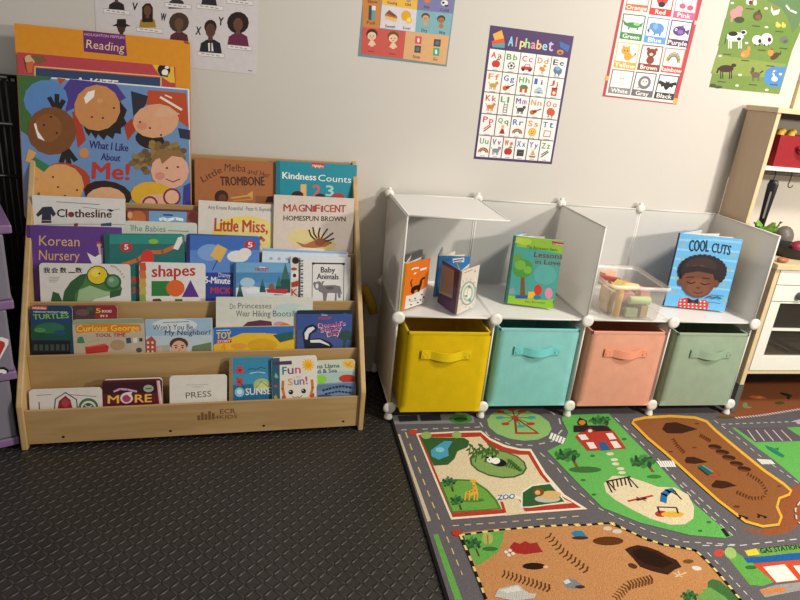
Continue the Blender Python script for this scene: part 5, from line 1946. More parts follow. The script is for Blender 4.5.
ART['funsun']="""
p|#2f5a70|4|1741|238|1741|224|398|4|415
p|#4a3a5a|53|1630|583|1632|592|1518|51|1528
p|#7aa89a|66|1176|122|1298|195|1157|140|1115
p|#b8a04a|41|527|98|637|161|518|116|452
e|#c84a4a|103|889|54|-4|-1|-29
t|#2f7a9a|F|1|315|1228|119|-2|-6|227
t|#7a4a8a|u|1|467|1230|164|-5|-3|171
t|#c84a5a|n|1|686|1239|154|-4|-3|172
t|#d8a87a|in the|0|607|1095|242|-5|-2|69
t|#d8983a|S|1|472|886|131|-3|-5|207
t|#5a7ab8|u|1|648|885|132|-3|-4|161
t|#8a5a9a|n|1|813|885|133|-3|-4|161
t|#c84a5a|!|1|1001|884|44|3|-26|242
l|#e8b02a|34|1196|1470|1251|1467
l|#e8b02a|34|1177|1403|1225|1371
l|#e8b02a|34|1128|1355|1155|1304
l|#e8b02a|34|1061|1341|1061|1283
l|#e8b02a|34|995|1364|967|1316
l|#e8b02a|34|947|1417|899|1391
l|#e8b02a|34|931|1487|876|1490
l|#e8b02a|34|950|1554|902|1586
l|#e8b02a|34|999|1601|972|1652
l|#e8b02a|34|1065|1616|1066|1673
l|#e8b02a|34|1131|1593|1159|1641
l|#e8b02a|34|1179|1540|1227|1565
e|#f0b82a|1063|1478|138|-8|-2|-143
e|#e8a020|1063|1467|83|-5|-1|-80
l|#c8742a|78|322|1022|307|794|367|502
l|#c8742a|80|1169|1000|1189|766|1130|503
e|#2a1c14|546|674|71|-5|-1|-75
e|#2a1c14|921|681|72|-5|-1|-75
e|#f0ece4|524|698|16|-1|0|-17
e|#f0ece4|899|706|17|-1|0|-17
l|#5a3a24|17|587|543|664|480|730|521|796|481|875|545
p|#c8502a|281|566|369|617|398|384|278|393
p|#c8502a|1108|528|1232|612|1251|318|1095|330
"""
ART['beach']="""
p|#a8c0b8|283|1232|1421|1207|1421|816|284|883
t|#2f5a70|Llama Llama|1|4|1339|947|-2|-11|127
t|#2f5a70|Sand & Sea|1|37|1187|835|2|-11|128
e|#8ac83a|373|994|192|-11|0|-140
p|#b83a2c|1421|894|1385|869|1298|846|1196|842|1094|858|1007|891|949|936|928|987|948|1036|1005|1075|1092|1098|1194|1102|1296|1086|1383|1053|1421|1023
p|#e0b84a|1029|1532|1373|1550|1411|1290|1249|1287|1053|1390
l|#c87a3a|17|1098|1470|1341|1329
l|#c87a3a|17|1305|1495|1168|1349
"""
ART['ants']="""
p|#5f7a9a|19|876|1192|870|1193|668|18|701
l|#20284a|63|175|691|251|709
l|#20284a|63|273|714|348|732
l|#20284a|63|370|737|446|755
l|#20284a|64|481|764|546|770
l|#20284a|64|569|772|648|780
l|#20284a|64|670|782|749|790
l|#20284a|64|772|790|851|773
l|#20284a|64|874|768|954|751
l|#20284a|64|976|746|1056|728
l|#20284a|58|254|580|331|591
l|#20284a|58|354|594|432|604
l|#20284a|58|454|607|532|618
l|#20284a|58|554|621|633|632
l|#20284a|58|655|634|735|620
l|#20284a|58|758|616|838|602
l|#20284a|58|860|597|941|583
l|#20284a|59|964|579|1044|565
l|#20284a|59|1067|561|1089|557
e|#4a4a7a|253|509|227|-16|0|-59
e|#6a5a8a|824|445|289|-21|0|-59
"""
ART['orange']="""
p|#d8d4cc|117|4|134|442|434|412|624|451|884|494|1148|538|1160|449|1160|4
p|#2a2422|273|281|308|309|379|267|345|235
p|#2a2422|535|268|570|295|643|253|609|221
p|#2a2422|818|161|854|189|929|146|894|113
p|#2a2422|365|103|400|130|472|88|438|56
p|#2a2422|857|331|893|359|968|316|933|284
p|#2a2422|978|216|1014|244|1090|201|1054|168
p|#2a2422|695|100|730|127|804|84|769|51
l|#7a6a5a|14|335|215|735|180
p|#1f1814|326|522|356|663|519|699|718|686|760|834|854|903|990|895|987|834|868|822|851|685|796|538|759|440|688|464|648|551|519|534|496|434|414|460
l|#1f1814|45|364|696|288|848|339|932
l|#f0e4d8|50|275|1258|374|1283|597|1260
l|#f0e4d8|63|703|1173|1008|1179
l|#f0e4d8|45|403|1099|517|1113
"""
ART['blue']="""
p|#e0dcd4|457|1319|852|1364|864|1211|493|1176
l|#2a2a2c|36|503|1240|635|1278|816|1291
l|#2a2a2c|23|536|1195|779|1227
p|#1f5f9a|4|385|4|868|114|35|50|35
e|#c8a070|460|868|137|2|23|-182
l|#16466e|18|183|1269|407|1283
"""
ART['purple']="""
p|#d4cabc|150|4|4|849|4|1397|940|1397|1070|555|1070|4
e|#8a9a9a|553|576|504|-161|-30|-393
e|#d4d0c0|553|576|412|-131|-26|-342
e|#9ab0a8|553|576|321|-102|-20|-264
e|#dcd8c8|527|582|231|-74|-15|-196
l|#5a6a64|22|982|132|1005|26
l|#5a6a64|21|789|94|760|13
l|#5a6a64|21|552|154|478|112
l|#5a6a64|21|320|296|219|300
l|#5a6a64|20|139|489|31|537
p|#5a6a64|35|688|4|716|4|742|49|704
p|#5a6a64|36|872|4|922|4|960|52|882
l|#5a6a64|20|145|1000|126|1098
l|#5a6a64|20|326|1041|355|1120
l|#5a6a64|20|555|992|628|1036
l|#5a6a64|21|789|859|894|857
p|#5a6a64|984|676|1070|640|1070|617|976|656
l|#6a7a6a|21|497|414|477|681|528|801
e|#7a8a7a|562|793|79|-17|15|-56
e|#7a8a6a|438|516|104|-25|10|-37
e|#c87a6a|805|1245|44|-9|11|-41
l|#b86a5a|26|91|1321|616|1335
e|#6a8a8a|720|316|89|-22|20|-76
"""
ART['purple_back']="""
p|#4a2f52|4|4|4|1351|553|1397|805|1397|1070|190|1070|4
p|#a8927c|4|525|4|1291|748|1309|844|448|39|332
p|#8a765f|4|1205|673|1234|673|1216|4|1186
p|#8a765f|4|1147|685|1182|685|1164|4|1128
p|#8a765f|4|1090|697|1131|699|1113|4|1071
p|#8a765f|4|1031|709|1079|711|1061|4|1012
l|#8a765f|19|10|964|722|1019
l|#8a765f|19|24|907|735|967
l|#8a765f|19|37|849|747|916
l|#8a765f|19|51|792|760|864
l|#8a765f|19|65|734|772|812
l|#8a765f|19|78|677|785|761
l|#8a765f|19|92|619|797|709
l|#8a765f|19|105|561|810|657
l|#8a765f|19|119|504|822|605
l|#8a765f|19|133|446|835|553
p|#5a3a60|4|4|4|233|990|372|1004|4
p|#7a5a6a|4|1324|765|1365|766|1298|4|1265
"""
ART['lessons']="""
p|#8ab83a|120|2233|1579|2233|1579|1822|1191|1854|600|1892|120|1889
p|#6a9a34|69|1583|254|1709|342|1479|86|1394
e|#a8c84a|359|2080|209|25|18|-117
p|#b8c84a|74|2208|291|2179|210|2008|49|2011
p|#8ac02c|35|4|32|275|635|239|1281|265|1579|346|1579|4
e|#9aba2e|758|142|478|61|13|-89
p|#a82a4a|1189|2199|1579|2183|1579|2069|1238|2087
t|#f0d8dc|I CAN READ|1|1258|2094|340|-13|0|48
t|#2a3a2c|The Berenstain Bears|0|443|1873|976|14|-4|97
t|#7a2434|Lessons|1|716|1623|888|36|-5|173
t|#7a2434|in Love|1|791|1413|794|37|-12|146
e|#5aa8a0|1152|1084|367|45|51|-326
p|#7a5230|475|219|393|990|499|1003|646|241
e|#4f9438|424|1215|316|39|45|-304
e|#74b048|313|1311|179|22|24|-162
e|#74b048|580|1179|137|17|20|-130
p|#e0b838|720|250|708|473|910|498|965|281
p|#34549a|315|198|331|313|705|349|722|239
p|#4a6a8a|1579|148|1532|252|1579|328
p|#8a94a0|61|447|208|556|312|367|103|307
e|#c83a30|1007|567|127|16|27|-176
e|#d88aa8|1363|500|127|16|30|-187
e|#2f7a9a|1013|321|117|15|12|-77
p|#2f6a58|4|4|4|2233|48|2233|93|4
t|#4a5a34|Mike Berenstain|0|655|107|645|38|-5|56
"""
ART['cool']="""
p|#84c2ea|4|2385|542|2397|544|2321|4|2308
p|#84c2ea|537|2397|1110|2490|1122|2414|549|2321
p|#84c2ea|1116|2490|2122|2490|2122|2413|1116|2414
p|#84c2ea|4|2057|534|2069|536|1991|4|1979
p|#84c2ea|529|2068|1117|2164|1129|2088|541|1992
p|#84c2ea|1123|2165|2122|2163|2122|2085|1123|2087
p|#84c2ea|4|1726|527|1737|529|1659|4|1647
p|#84c2ea|522|1737|1124|1835|1136|1757|534|1659
p|#84c2ea|1130|1835|2122|1833|2122|1754|1130|1757
p|#84c2ea|4|1391|519|1402|521|1324|4|1312
p|#84c2ea|514|1402|1130|1502|1142|1424|526|1324
p|#84c2ea|1136|1502|2122|1499|2122|1420|1136|1424
p|#84c2ea|4|1054|511|1066|513|986|4|974
p|#84c2ea|506|1065|1137|1167|1149|1089|518|987
p|#84c2ea|1143|1168|2122|1162|2122|1082|1143|1088
p|#84c2ea|4|713|503|725|505|645|4|633
p|#84c2ea|498|724|1144|828|1156|750|510|646
p|#84c2ea|1150|829|2122|822|2122|742|1150|749
e|#a8a878|176|2188|53|5|13|-59
e|#a8a878|1946|1989|53|5|15|-60
e|#a8a878|237|1706|53|5|14|-60
e|#a8a878|1850|962|53|5|15|-61
e|#a8a878|1946|1509|53|5|15|-61
e|#a8a878|222|1021|53|5|14|-61
e|#a8a878|260|520|54|6|14|-62
e|#a8a878|2053|387|54|6|15|-62
t|#17344e|COOL|1|415|1981|658|54|-55|395
t|#17344e|CUTS|1|1169|2033|646|-45|-19|326
e|#2c2224|1775|1417|88|9|21|-85
e|#2c2224|1785|1307|88|9|21|-85
e|#2c2224|1762|1197|89|9|21|-85
e|#2c2224|1706|1094|89|9|21|-86
e|#2c2224|1620|1002|89|9|21|-86
e|#2c2224|1508|924|89|9|21|-86
e|#2c2224|1373|864|89|9|21|-86
e|#2c2224|1223|825|89|9|20|-86
e|#2c2224|1064|808|89|9|20|-86
e|#2c2224|904|815|89|9|20|-86
e|#2c2224|748|845|89|9|20|-86
e|#2c2224|604|897|89|9|20|-86
e|#2c2224|479|968|89|9|19|-86
e|#2c2224|378|1056|89|9|19|-86
e|#2c2224|306|1155|89|9|19|-86
e|#2c2224|265|1262|89|9|19|-85
e|#2c2224|257|1373|89|9|19|-85
e|#2c2224|282|1481|88|9|19|-85
e|#2c2224|339|1583|88|9|19|-85
e|#2c2224|426|1675|88|9|19|-84
e|#2c2224|539|1751|88|9|19|-84
e|#2c2224|672|1810|88|9|19|-84
e|#2c2224|820|1848|88|9|20|-84
e|#2c2224|977|1864|88|9|20|-84
e|#2c2224|1136|1857|88|9|20|-84
e|#2c2224|1289|1828|88|9|20|-84
e|#2c2224|1432|1777|88|9|20|-84
e|#2c2224|1556|1708|88|9|21|-84
e|#2c2224|1658|1622|88|9|21|-84
e|#2c2224|1732|1524|88|9|21|-85
e|#2c2224|1018|1352|766|78|129|-551
e|#3a2c2c|928|1529|529|54|68|-291
e|#6a4030|379|894|102|10|30|-132
e|#6a4030|1578|963|102|10|32|-132
e|#6e4433|949|979|567|58|136|-583
p|#2c2224|343|1051|460|1224|866|1337|1397|1284|1552|1139|1498|1437|818|1544|252|1381
e|#7a4e3a|996|777|390|40|74|-319
l|#2a1a16|39|578|932|711|883|854|942
l|#2a1a16|39|1065|928|1196|888|1339|947
l|#2a1a16|35|526|1088|775|1131
l|#2a1a16|35|1054|1124|1316|1115
l|#4a2a22|35|880|602|1029|563|1189|625
e|#5f3a2c|1001|759|76|8|10|-44
p|#c83c38|462|4|463|286|742|370|1082|259|1356|360|1522|250|1522|4
e|#ecd8d4|526|238|31|3|6|-29
e|#ecd8d4|553|122|31|3|6|-29
p|#ecd8d4|610|8|610|4|548|4|548|13|553|23|562|31|573|34|585|33|597|28|605|19
e|#ecd8d4|665|245|31|3|6|-29
e|#ecd8d4|691|129|31|3|7|-29
p|#ecd8d4|749|15|749|4|689|4|687|9|687|20|691|30|700|38|711|41|723|40|735|35|744|26
e|#ecd8d4|803|252|31|3|7|-29
e|#ecd8d4|830|136|31|3|7|-29
p|#ecd8d4|888|22|888|11|885|4|832|4|831|5|826|16|826|27|830|37|839|45|850|48|862|47|874|42|883|33
e|#ecd8d4|942|259|31|3|7|-29
e|#ecd8d4|969|143|31|3|7|-29
p|#ecd8d4|1027|29|1027|18|1023|8|1019|4|978|4|970|12|965|23|965|34|969|44|978|52|989|55|1001|54|1013|49|1022|40
e|#ecd8d4|1080|266|31|3|7|-29
e|#ecd8d4|1108|150|31|3|7|-29
e|#ecd8d4|1135|33|31|3|7|-29
e|#ecd8d4|1219|273|31|3|7|-29
e|#ecd8d4|1246|157|31|3|7|-29
e|#ecd8d4|1273|40|31|3|7|-29
e|#ecd8d4|1357|280|31|3|7|-29
e|#ecd8d4|1385|164|31|3|7|-29
e|#ecd8d4|1412|47|31|3|7|-29
p|#23262e|742|370|954|282|1126|373|1176|159|971|211|791|155
e|#343842|960|255|51|5|12|-54
l|#2f5a7a|44|1356|433|1463|499|1599|440|1722|508|1876|451
l|#3f7a9a|27|1484|556|1954|559
l|#3f7a9a|27|1479|282|1919|273
"""
BOOKS=[{"name": "reading", "o": [-1.0646, 0.2023, 0.5563], "eu": [0.9972, 0.0746, -0.0014], "ev": [-0.0133, 0.1957, 0.9806], "w": 0.4513, "h": 0.5209, "t": 0.0061, "kind": "paper", "base": "#d98e1e", "spine": "#b87418", "pages": "#d8d0bc"},
{"name": "kite", "o": [-1.0573, 0.195, 0.5557], "eu": [0.9972, 0.0751, 0.0011], "ev": [-0.0158, 0.1955, 0.9806], "w": 0.4042, "h": 0.4473, "t": 0.0061, "kind": "paper", "base": "#b8424a", "spine": "#8a2c34", "pages": "#d8d0bc"},
{"name": "me", "o": [-1.057, 0.1874, 0.5559], "eu": [0.9972, 0.0747, -0.0006], "ev": [-0.0141, 0.1956, 0.9806], "w": 0.4432, "h": 0.3896, "t": 0.0068, "kind": "hard", "base": "#6a8cb8", "spine": "#e4ddd0", "pages": "#d8d0bc"},
{"name": "melba", "o": [-0.6052, 0.2307, 0.5567], "eu": [0.9972, 0.074, -0.0044], "ev": [-0.0102, 0.1959, 0.9806], "w": 0.2417, "h": 0.1925, "t": 0.0092, "kind": "hard", "base": "#a8683c", "spine": "#b8763a", "pages": "#d8d0bc"},
{"name": "kind", "o": [-0.3661, 0.2392, 0.5557], "eu": [0.9972, 0.0751, 0.0014], "ev": [-0.0161, 0.1955, 0.9806], "w": 0.2529, "h": 0.1996, "t": 0.0086, "kind": "hard", "base": "#1f8a9c", "spine": "#14606c", "pages": "#d8d0bc"},
{"name": "clothes", "o": [-1.0206, 0.1195, 0.4362], "eu": [0.9973, 0.0738, -0.0051], "ev": [-0.0095, 0.196, 0.9806], "w": 0.2358, "h": 0.1982, "t": 0.0055, "kind": "hard", "base": "#d8d6d2", "spine": "#c8c4bc", "pages": "#d8d0bc"},
{"name": "tales", "o": [-0.7828, 0.1465, 0.436], "eu": [0.9973, 0.0738, -0.0052], "ev": [-0.0094, 0.196, 0.9806], "w": 0.1924, "h": 0.1714, "t": 0.0061, "kind": "board", "base": "#8a4a3a", "spine": "#6a3430", "pages": "#d8d0bc"},
{"name": "babies", "o": [-0.7881, 0.1369, 0.436], "eu": [0.9973, 0.0738, -0.0052], "ev": [-0.0094, 0.196, 0.9806], "w": 0.1973, "h": 0.1363, "t": 0.0068, "kind": "board", "base": "#ccd2c6", "spine": "#b8bcae", "pages": "#d8d0bc"},
{"name": "miss", "o": [-0.5913, 0.1618, 0.4402], "eu": [0.9973, 0.0705, -0.0215], "ev": [0.0072, 0.1972, 0.9803], "w": 0.2419, "h": 0.1963, "t": 0.0061, "kind": "hard", "base": "#d8d2c8", "spine": "#c8c0b4", "pages": "#d8d0bc"},
{"name": "magn", "o": [-0.3709, 0.1684, 0.4368], "eu": [0.9973, 0.0734, -0.0071], "ev": [-0.0074, 0.1961, 0.9806], "w": 0.2472, "h": 0.2269, "t": 0.0061, "kind": "hard", "base": "#d6c8bc", "spine": "#c4b6a6", "pages": "#d8d0bc"},
{"name": "korean", "o": [-1.024, 0.062, 0.3061], "eu": [0.9972, 0.0749, 0.0004], "ev": [-0.0151, 0.1955, 0.9806], "w": 0.2379, "h": 0.2564, "t": 0.0055, "kind": "hard", "base": "#5f3a86", "spine": "#4a2a70", "pages": "#d8d0bc"},
{"name": "teal5", "o": [-0.8266, 0.067, 0.3061], "eu": [0.9967, 0.0787, 0.0191], "ev": [-0.0341, 0.1941, 0.9804], "w": 0.2124, "h": 0.241, "t": 0.0086, "kind": "board", "base": "#2a6c68", "spine": "#174a48", "pages": "#d8d0bc"},
{"name": "blue5", "o": [-0.6174, 0.0834, 0.3094], "eu": [0.9973, 0.0716, -0.0163], "ev": [0.0018, 0.1968, 0.9804], "w": 0.2073, "h": 0.2433, "t": 0.0086, "kind": "board", "base": "#36508f", "spine": "#24346a", "pages": "#d8d0bc"},
{"name": "dots", "o": [-0.406, 0.1034, 0.3147], "eu": [0.9971, 0.0682, -0.0331], "ev": [0.019, 0.198, 0.98], "w": 0.2595, "h": 0.1997, "t": 0.0055, "kind": "hard", "base": "#cddbe8", "spine": "#7a9cc4", "pages": "#d8d0bc"},
{"name": "frog", "o": [-0.9928, 0.0446, 0.3072], "eu": [0.9973, 0.0739, -0.0048], "ev": [-0.0098, 0.1959, 0.9806], "w": 0.2294, "h": 0.1581, "t": 0.0068, "kind": "board", "base": "#d9d6d0", "spine": "#c8c4ba", "pages": "#d8d0bc"},
{"name": "shapes", "o": [-0.7412, 0.0636, 0.3079], "eu": [0.9973, 0.0728, -0.0101], "ev": [-0.0044, 0.1963, 0.9805], "w": 0.1797, "h": 0.1637, "t": 0.0068, "kind": "board", "base": "#dcdad6", "spine": "#c8503a", "pages": "#d8d0bc"},
{"name": "bluebook", "o": [-0.4825, 0.0828, 0.3067], "eu": [0.9972, 0.0741, -0.0039], "ev": [-0.0107, 0.1959, 0.9806], "w": 0.1674, "h": 0.1685, "t": 0.0061, "kind": "board", "base": "#5a92c0", "spine": "#2f5a8a", "pages": "#d8d0bc"},
{"name": "kbook", "o": [-0.3231, 0.1007, 0.3071], "eu": [0.997, 0.0675, -0.0367], "ev": [0.0226, 0.1982, 0.9799], "w": 0.0282, "h": 0.1855, "t": 0.0037, "kind": "board", "base": "#d4ccc4", "spine": "#8a8078", "pages": "#d8d0bc"},
{"name": "baby", "o": [-0.2838, 0.0976, 0.3061], "eu": [0.9968, 0.078, 0.0157], "ev": [-0.0307, 0.1943, 0.9805], "w": 0.1534, "h": 0.1856, "t": 0.0043, "kind": "spiral", "base": "#dbdad8", "spine": "#c4c2be", "pages": "#d8d0bc"},
{"name": "dark", "o": [-1.0027, -0.033, 0.1836], "eu": [0.9973, 0.0712, -0.0181], "ev": [0.0037, 0.1969, 0.9804], "w": 0.1013, "h": 0.1858, "t": 0.0077, "kind": "board", "base": "#1c3a5a", "spine": "#16202a", "pages": "#d8d0bc"},
{"name": "red5", "o": [-0.9006, -0.0163, 0.1823], "eu": [0.9973, 0.0739, -0.0047], "ev": [-0.0099, 0.1959, 0.9806], "w": 0.1117, "h": 0.1832, "t": 0.0086, "kind": "board", "base": "#8a2630", "spine": "#5a1a20", "pages": "#d8d0bc"},
{"name": "tooltime", "o": [-0.898, -0.0255, 0.1817], "eu": [0.9969, 0.0772, 0.0119], "ev": [-0.0268, 0.1946, 0.9805], "w": 0.1832, "h": 0.1471, "t": 0.0068, "kind": "board", "base": "#b8ac98", "spine": "#a87a34", "pages": "#d8d0bc"},
{"name": "neighbor", "o": [-0.7134, -0.0116, 0.1817], "eu": [0.9969, 0.0775, 0.0131], "ev": [-0.028, 0.1945, 0.9805], "w": 0.1805, "h": 0.1464, "t": 0.0055, "kind": "hard", "base": "#b4c4cc", "spine": "#9aa8b0", "pages": "#d8d0bc"},
{"name": "princess", "o": [-0.5271, 0.012, 0.1835], "eu": [0.9973, 0.0736, -0.0064], "ev": [-0.0081, 0.1961, 0.9806], "w": 0.2793, "h": 0.205, "t": 0.0061, "kind": "hard", "base": "#cfd0c4", "spine": "#b8b8aa", "pages": "#d8d0bc"},
{"name": "yellow", "o": [-0.5322, 0.002, 0.1817], "eu": [0.997, 0.0771, 0.0114], "ev": [-0.0262, 0.1947, 0.9805], "w": 0.2331, "h": 0.1209, "t": 0.0061, "kind": "board", "base": "#e0b428", "spine": "#c8a020", "pages": "#d8d0bc"},
{"name": "skunk", "o": [-0.2941, 0.0199, 0.1817], "eu": [0.9972, 0.0753, 0.0022], "ev": [-0.0169, 0.1954, 0.9806], "w": 0.1679, "h": 0.1691, "t": 0.0068, "kind": "board", "base": "#39549a", "spine": "#24366a", "pages": "#d8d0bc"},
{"name": "emblem", "o": [-0.9946, -0.1065, 0.0579], "eu": [0.9972, 0.0743, -0.003], "ev": [-0.0116, 0.1958, 0.9806], "w": 0.1778, "h": 0.1044, "t": 0.0061, "kind": "board", "base": "#d6d0c8", "spine": "#b8a898", "pages": "#d8d0bc"},
{"name": "more", "o": [-0.8164, -0.0932, 0.0575], "eu": [0.9972, 0.0747, -0.0008], "ev": [-0.0139, 0.1956, 0.9806], "w": 0.1532, "h": 0.124, "t": 0.0184, "kind": "board", "base": "#5a1a24", "spine": "#c8949a", "pages": "#e0c8c4"},
{"name": "press", "o": [-0.6449, -0.0801, 0.0586], "eu": [0.9973, 0.0733, -0.0078], "ev": [-0.0067, 0.1962, 0.9805], "w": 0.1548, "h": 0.1278, "t": 0.0092, "kind": "board", "base": "#d9d5ca", "spine": "#c8c2b4", "pages": "#d8d0bc"},
{"name": "sunset", "o": [-0.4851, -0.0591, 0.0578], "eu": [0.9972, 0.0742, -0.0032], "ev": [-0.0115, 0.1958, 0.9806], "w": 0.1196, "h": 0.1727, "t": 0.0092, "kind": "hard", "base": "#3f92b4", "spine": "#8a6a3c", "pages": "#d8d0bc"},
{"name": "funsun", "o": [-0.3607, -0.059, 0.0574], "eu": [0.9963, 0.0805, 0.0286], "ev": [-0.0437, 0.1933, 0.9802], "w": 0.1328, "h": 0.1745, "t": 0.0074, "kind": "board", "base": "#ddd8cc", "spine": "#2f5a70", "pages": "#d8d0bc"},
{"name": "beach", "o": [-0.2563, -0.042, 0.0574], "eu": [0.9968, 0.0784, 0.018], "ev": [-0.033, 0.1942, 0.9804], "w": 0.1425, "h": 0.1566, "t": 0.0068, "kind": "board", "base": "#c4ccb8", "spine": "#8a9a8a", "pages": "#d8d0bc"},
{"name": "ants", "o": [-0.2308, -0.0493, 0.0574], "eu": [0.9965, 0.0798, 0.0248], "ev": [-0.0399, 0.1936, 0.9803], "w": 0.1199, "h": 0.0893, "t": 0.0068, "kind": "board", "base": "#6f8aa4", "spine": "#3a4a6a", "pages": "#d8d0bc"}]
POSTERS={"portraits": {"o": [-0.8796, 0.3491, 0.9958], "q": [[0.0101, 0.3366], [0.4518, 0.3606], [0.4451, -0.0027], [0.0, 0.0]], "base": "#d6cfd0"}, "opposites": {"o": [-0.1304, 0.3491, 1.0744], "q": [[0.0103, 0.3905], [0.2911, 0.4066], [0.2821, -0.004], [0.0, 0.0]], "base": "#6f8f98"}, "alphabet": {"o": [0.2806, 0.3491, 0.7912], "q": [[-0.0025, 0.4125], [0.281, 0.4089], [0.2815, 0.0009], [0.0, 0.0]], "base": "#4f3a66"}, "colours": {"o": [0.7006, 0.3491, 1.0276], "q": [[0.0032, 0.5193], [0.2884, 0.5457], [0.2791, -0.0033], [0.0, 0.0]], "base": "#b8434a"}, "farm": {"o": [1.0893, 0.3491, 1.0908], "q": [[-0.0049, 0.4846], [0.2856, 0.5003], [0.2817, 0.0013], [0.0, 0.0]], "base": "#728c42"}}

STAND=[{"name": "orange", "o": [0.0174, 0.0328, 0.3626], "d": [0.7725, 0.635, 0.0], "bd": [0.02, 0.9998, 0.0], "up": [0.0, 0.0, 1.0], "w": 0.1164, "h": 0.1479, "base": "#d9701c", "spine": "#c8a020", "back": "#d9701c", "pages": "#dcd6c6", "t": 0.01535}, {"name": "blue", "o": [0.1494, 0.1598, 0.3626], "d": [0.9982, 0.0599, 0.0], "bd": [0.3624, 0.932, 0.0], "up": [0.0, 0.0, 1.0], "w": 0.1059, "h": 0.1404, "base": "#2f78b8", "spine": "#8a7468", "back": "#2f78b8", "pages": "#dcd6c6", "t": 0.01535}, {"name": "purple", "o": [0.1822, 0.0049, 0.3626], "d": [0.7251, 0.6886, 0.0], "bd": [-0.2696, 0.963, 0.0], "up": [0.0, 0.0, 1.0], "w": 0.1074, "h": 0.1401, "base": "#d4cabc", "spine": "#8a7a70", "back": "#4a2f52", "pages": "#dcd6c6", "t": 0.01535}, {"name": "lessons", "o": [0.3775, 0.1197, 0.3626], "d": [0.9589, -0.2837, 0.0], "bd": [0.5812, 0.8137, 0.0], "up": [0.0341, 0.1154, 0.9927], "w": 0.1583, "h": 0.2237, "base": "#4a9e94", "spine": "#2f6a58", "back": "#3aa0c8", "pages": "#e4e2da", "t": 0.01535}, {"name": "cool", "o": [0.9724, 0.1339, 0.3626], "d": [0.9772, -0.2122, 0.0], "bd": [0.8214, 0.5704, 0.0], "up": [0.0128, 0.059, 0.9982], "w": 0.2126, "h": 0.2576, "base": "#68b0e0", "spine": "#1a2a3a", "back": "#4a90cc", "pages": "#e4e2da", "t": 0.01535}]
# ------------------------------------------------------------------ colour helpers
def lin(c):
    c = c / 255
    return c / 12.92 if c <= .04045 else ((c + .055) / 1.055) ** 2.4
def rgb(h):
    h = h.lstrip('#')
    if len(h) == 3: h = ''.join(x * 2 for x in h)
    return tuple(lin(int(h[i:i + 2], 16)) for i in (0, 2, 4)) + (1,)
# ------------------------------------------------------------------ materials
MATS = {}
def nodes(name):
    m = bpy.data.materials.new(name); m.use_nodes = True
    nt = m.node_tree; b = nt.nodes['Principled BSDF']
    return m, nt, b
def N(nt, kind, **kw):
    n = nt.nodes.new(kind)
    for k, v in kw.items():
        if k in n.inputs: n.inputs[k].default_value = v
        else: setattr(n, k, v)
    return n
def plain(name, col, rough=.5, noise=.06, scale=40, bump=0, bscale=200, metal=0, spec=.5, coat=0):
    if name in MATS: return MATS[name]
    m, nt, b = nodes(name)
    tc = N(nt, 'ShaderNodeTexCoord')
    nz = N(nt, 'ShaderNodeTexNoise'); nz.inputs['Scale'].default_value = scale; nz.inputs['Detail'].default_value = 4
    nt.links.new(tc.outputs['Object'], nz.inputs['Vector'])
    c = rgb(col)
    r = N(nt, 'ShaderNodeValToRGB')
    r.color_ramp.elements[0].position = .3; r.color_ramp.elements[1].position = .7
    r.color_ramp.elements[0].color = tuple(v * (1 - noise) for v in c[:3]) + (1,)
    r.color_ramp.elements[1].color = tuple(min(1, v * (1 + noise)) for v in c[:3]) + (1,)
    nt.links.new(nz.outputs['Fac'], r.inputs['Fac']); nt.links.new(r.outputs['Color'], b.inputs['Base Color'])
    b.inputs['Roughness'].default_value = rough; b.inputs['Metallic'].default_value = metal
    b.inputs['Specular IOR Level'].default_value = spec
    if coat: b.inputs['Coat Weight'].default_value = coat
    if bump:
        n2 = N(nt, 'ShaderNodeTexNoise'); n2.inputs['Scale'].default_value = bscale
        nt.links.new(tc.outputs['Object'], n2.inputs['Vector'])
        bp = N(nt, 'ShaderNodeBump'); bp.inputs['Strength'].default_value = bump; bp.inputs['Distance'].default_value = .002
        nt.links.new(n2.outputs['Fac'], bp.inputs['Height']); nt.links.new(bp.outputs['Normal'], b.inputs['Normal'])
    MATS[name] = m
    return m
def printed(name, rough, spec, bump=0, bscale=500, mottle=.05, mscale=60):
    m, nt, b = nodes(name)
    at = N(nt, 'ShaderNodeAttribute', attribute_name='Col')
    tc = N(nt, 'ShaderNodeTexCoord')
    nz = N(nt, 'ShaderNodeTexNoise'); nz.inputs['Scale'].default_value = mscale; nz.inputs['Detail'].default_value = 5
    nt.links.new(tc.outputs['Object'], nz.inputs['Vector'])
    mr = N(nt, 'ShaderNodeMapRange'); mr.inputs[3].default_value = 1 - mottle; mr.inputs[4].default_value = 1 + mottle
    mr.inputs[1].default_value = .25; mr.inputs[2].default_value = .75
    nt.links.new(nz.outputs['Fac'], mr.inputs[0])
    mx = N(nt, 'ShaderNodeVectorMath', operation='SCALE')
    nt.links.new(at.outputs['Color'], mx.inputs[0]); nt.links.new(mr.outputs[0], mx.inputs['Scale'])
    nt.links.new(mx.outputs[0], b.inputs['Base Color'])
    b.inputs['Roughness'].default_value = rough; b.inputs['Specular IOR Level'].default_value = spec
    if bump:
        n2 = N(nt, 'ShaderNodeTexNoise'); n2.inputs['Scale'].default_value = bscale
        nt.links.new(tc.outputs['Object'], n2.inputs['Vector'])
        bp = N(nt, 'ShaderNodeBump'); bp.inputs['Strength'].default_value = bump; bp.inputs['Distance'].default_value = .003
        nt.links.new(n2.outputs['Fac'], bp.inputs['Height']); nt.links.new(bp.outputs['Normal'], b.inputs['Normal'])
    MATS[name] = m
    return m
M_COVER = printed('printed_cover', .38, .45)
M_POSTER = printed('poster_paper', .55, .3)
M_RUG = printed('rug_pile', .95, .1, bump=.9, bscale=420, mottle=.16, mscale=260)
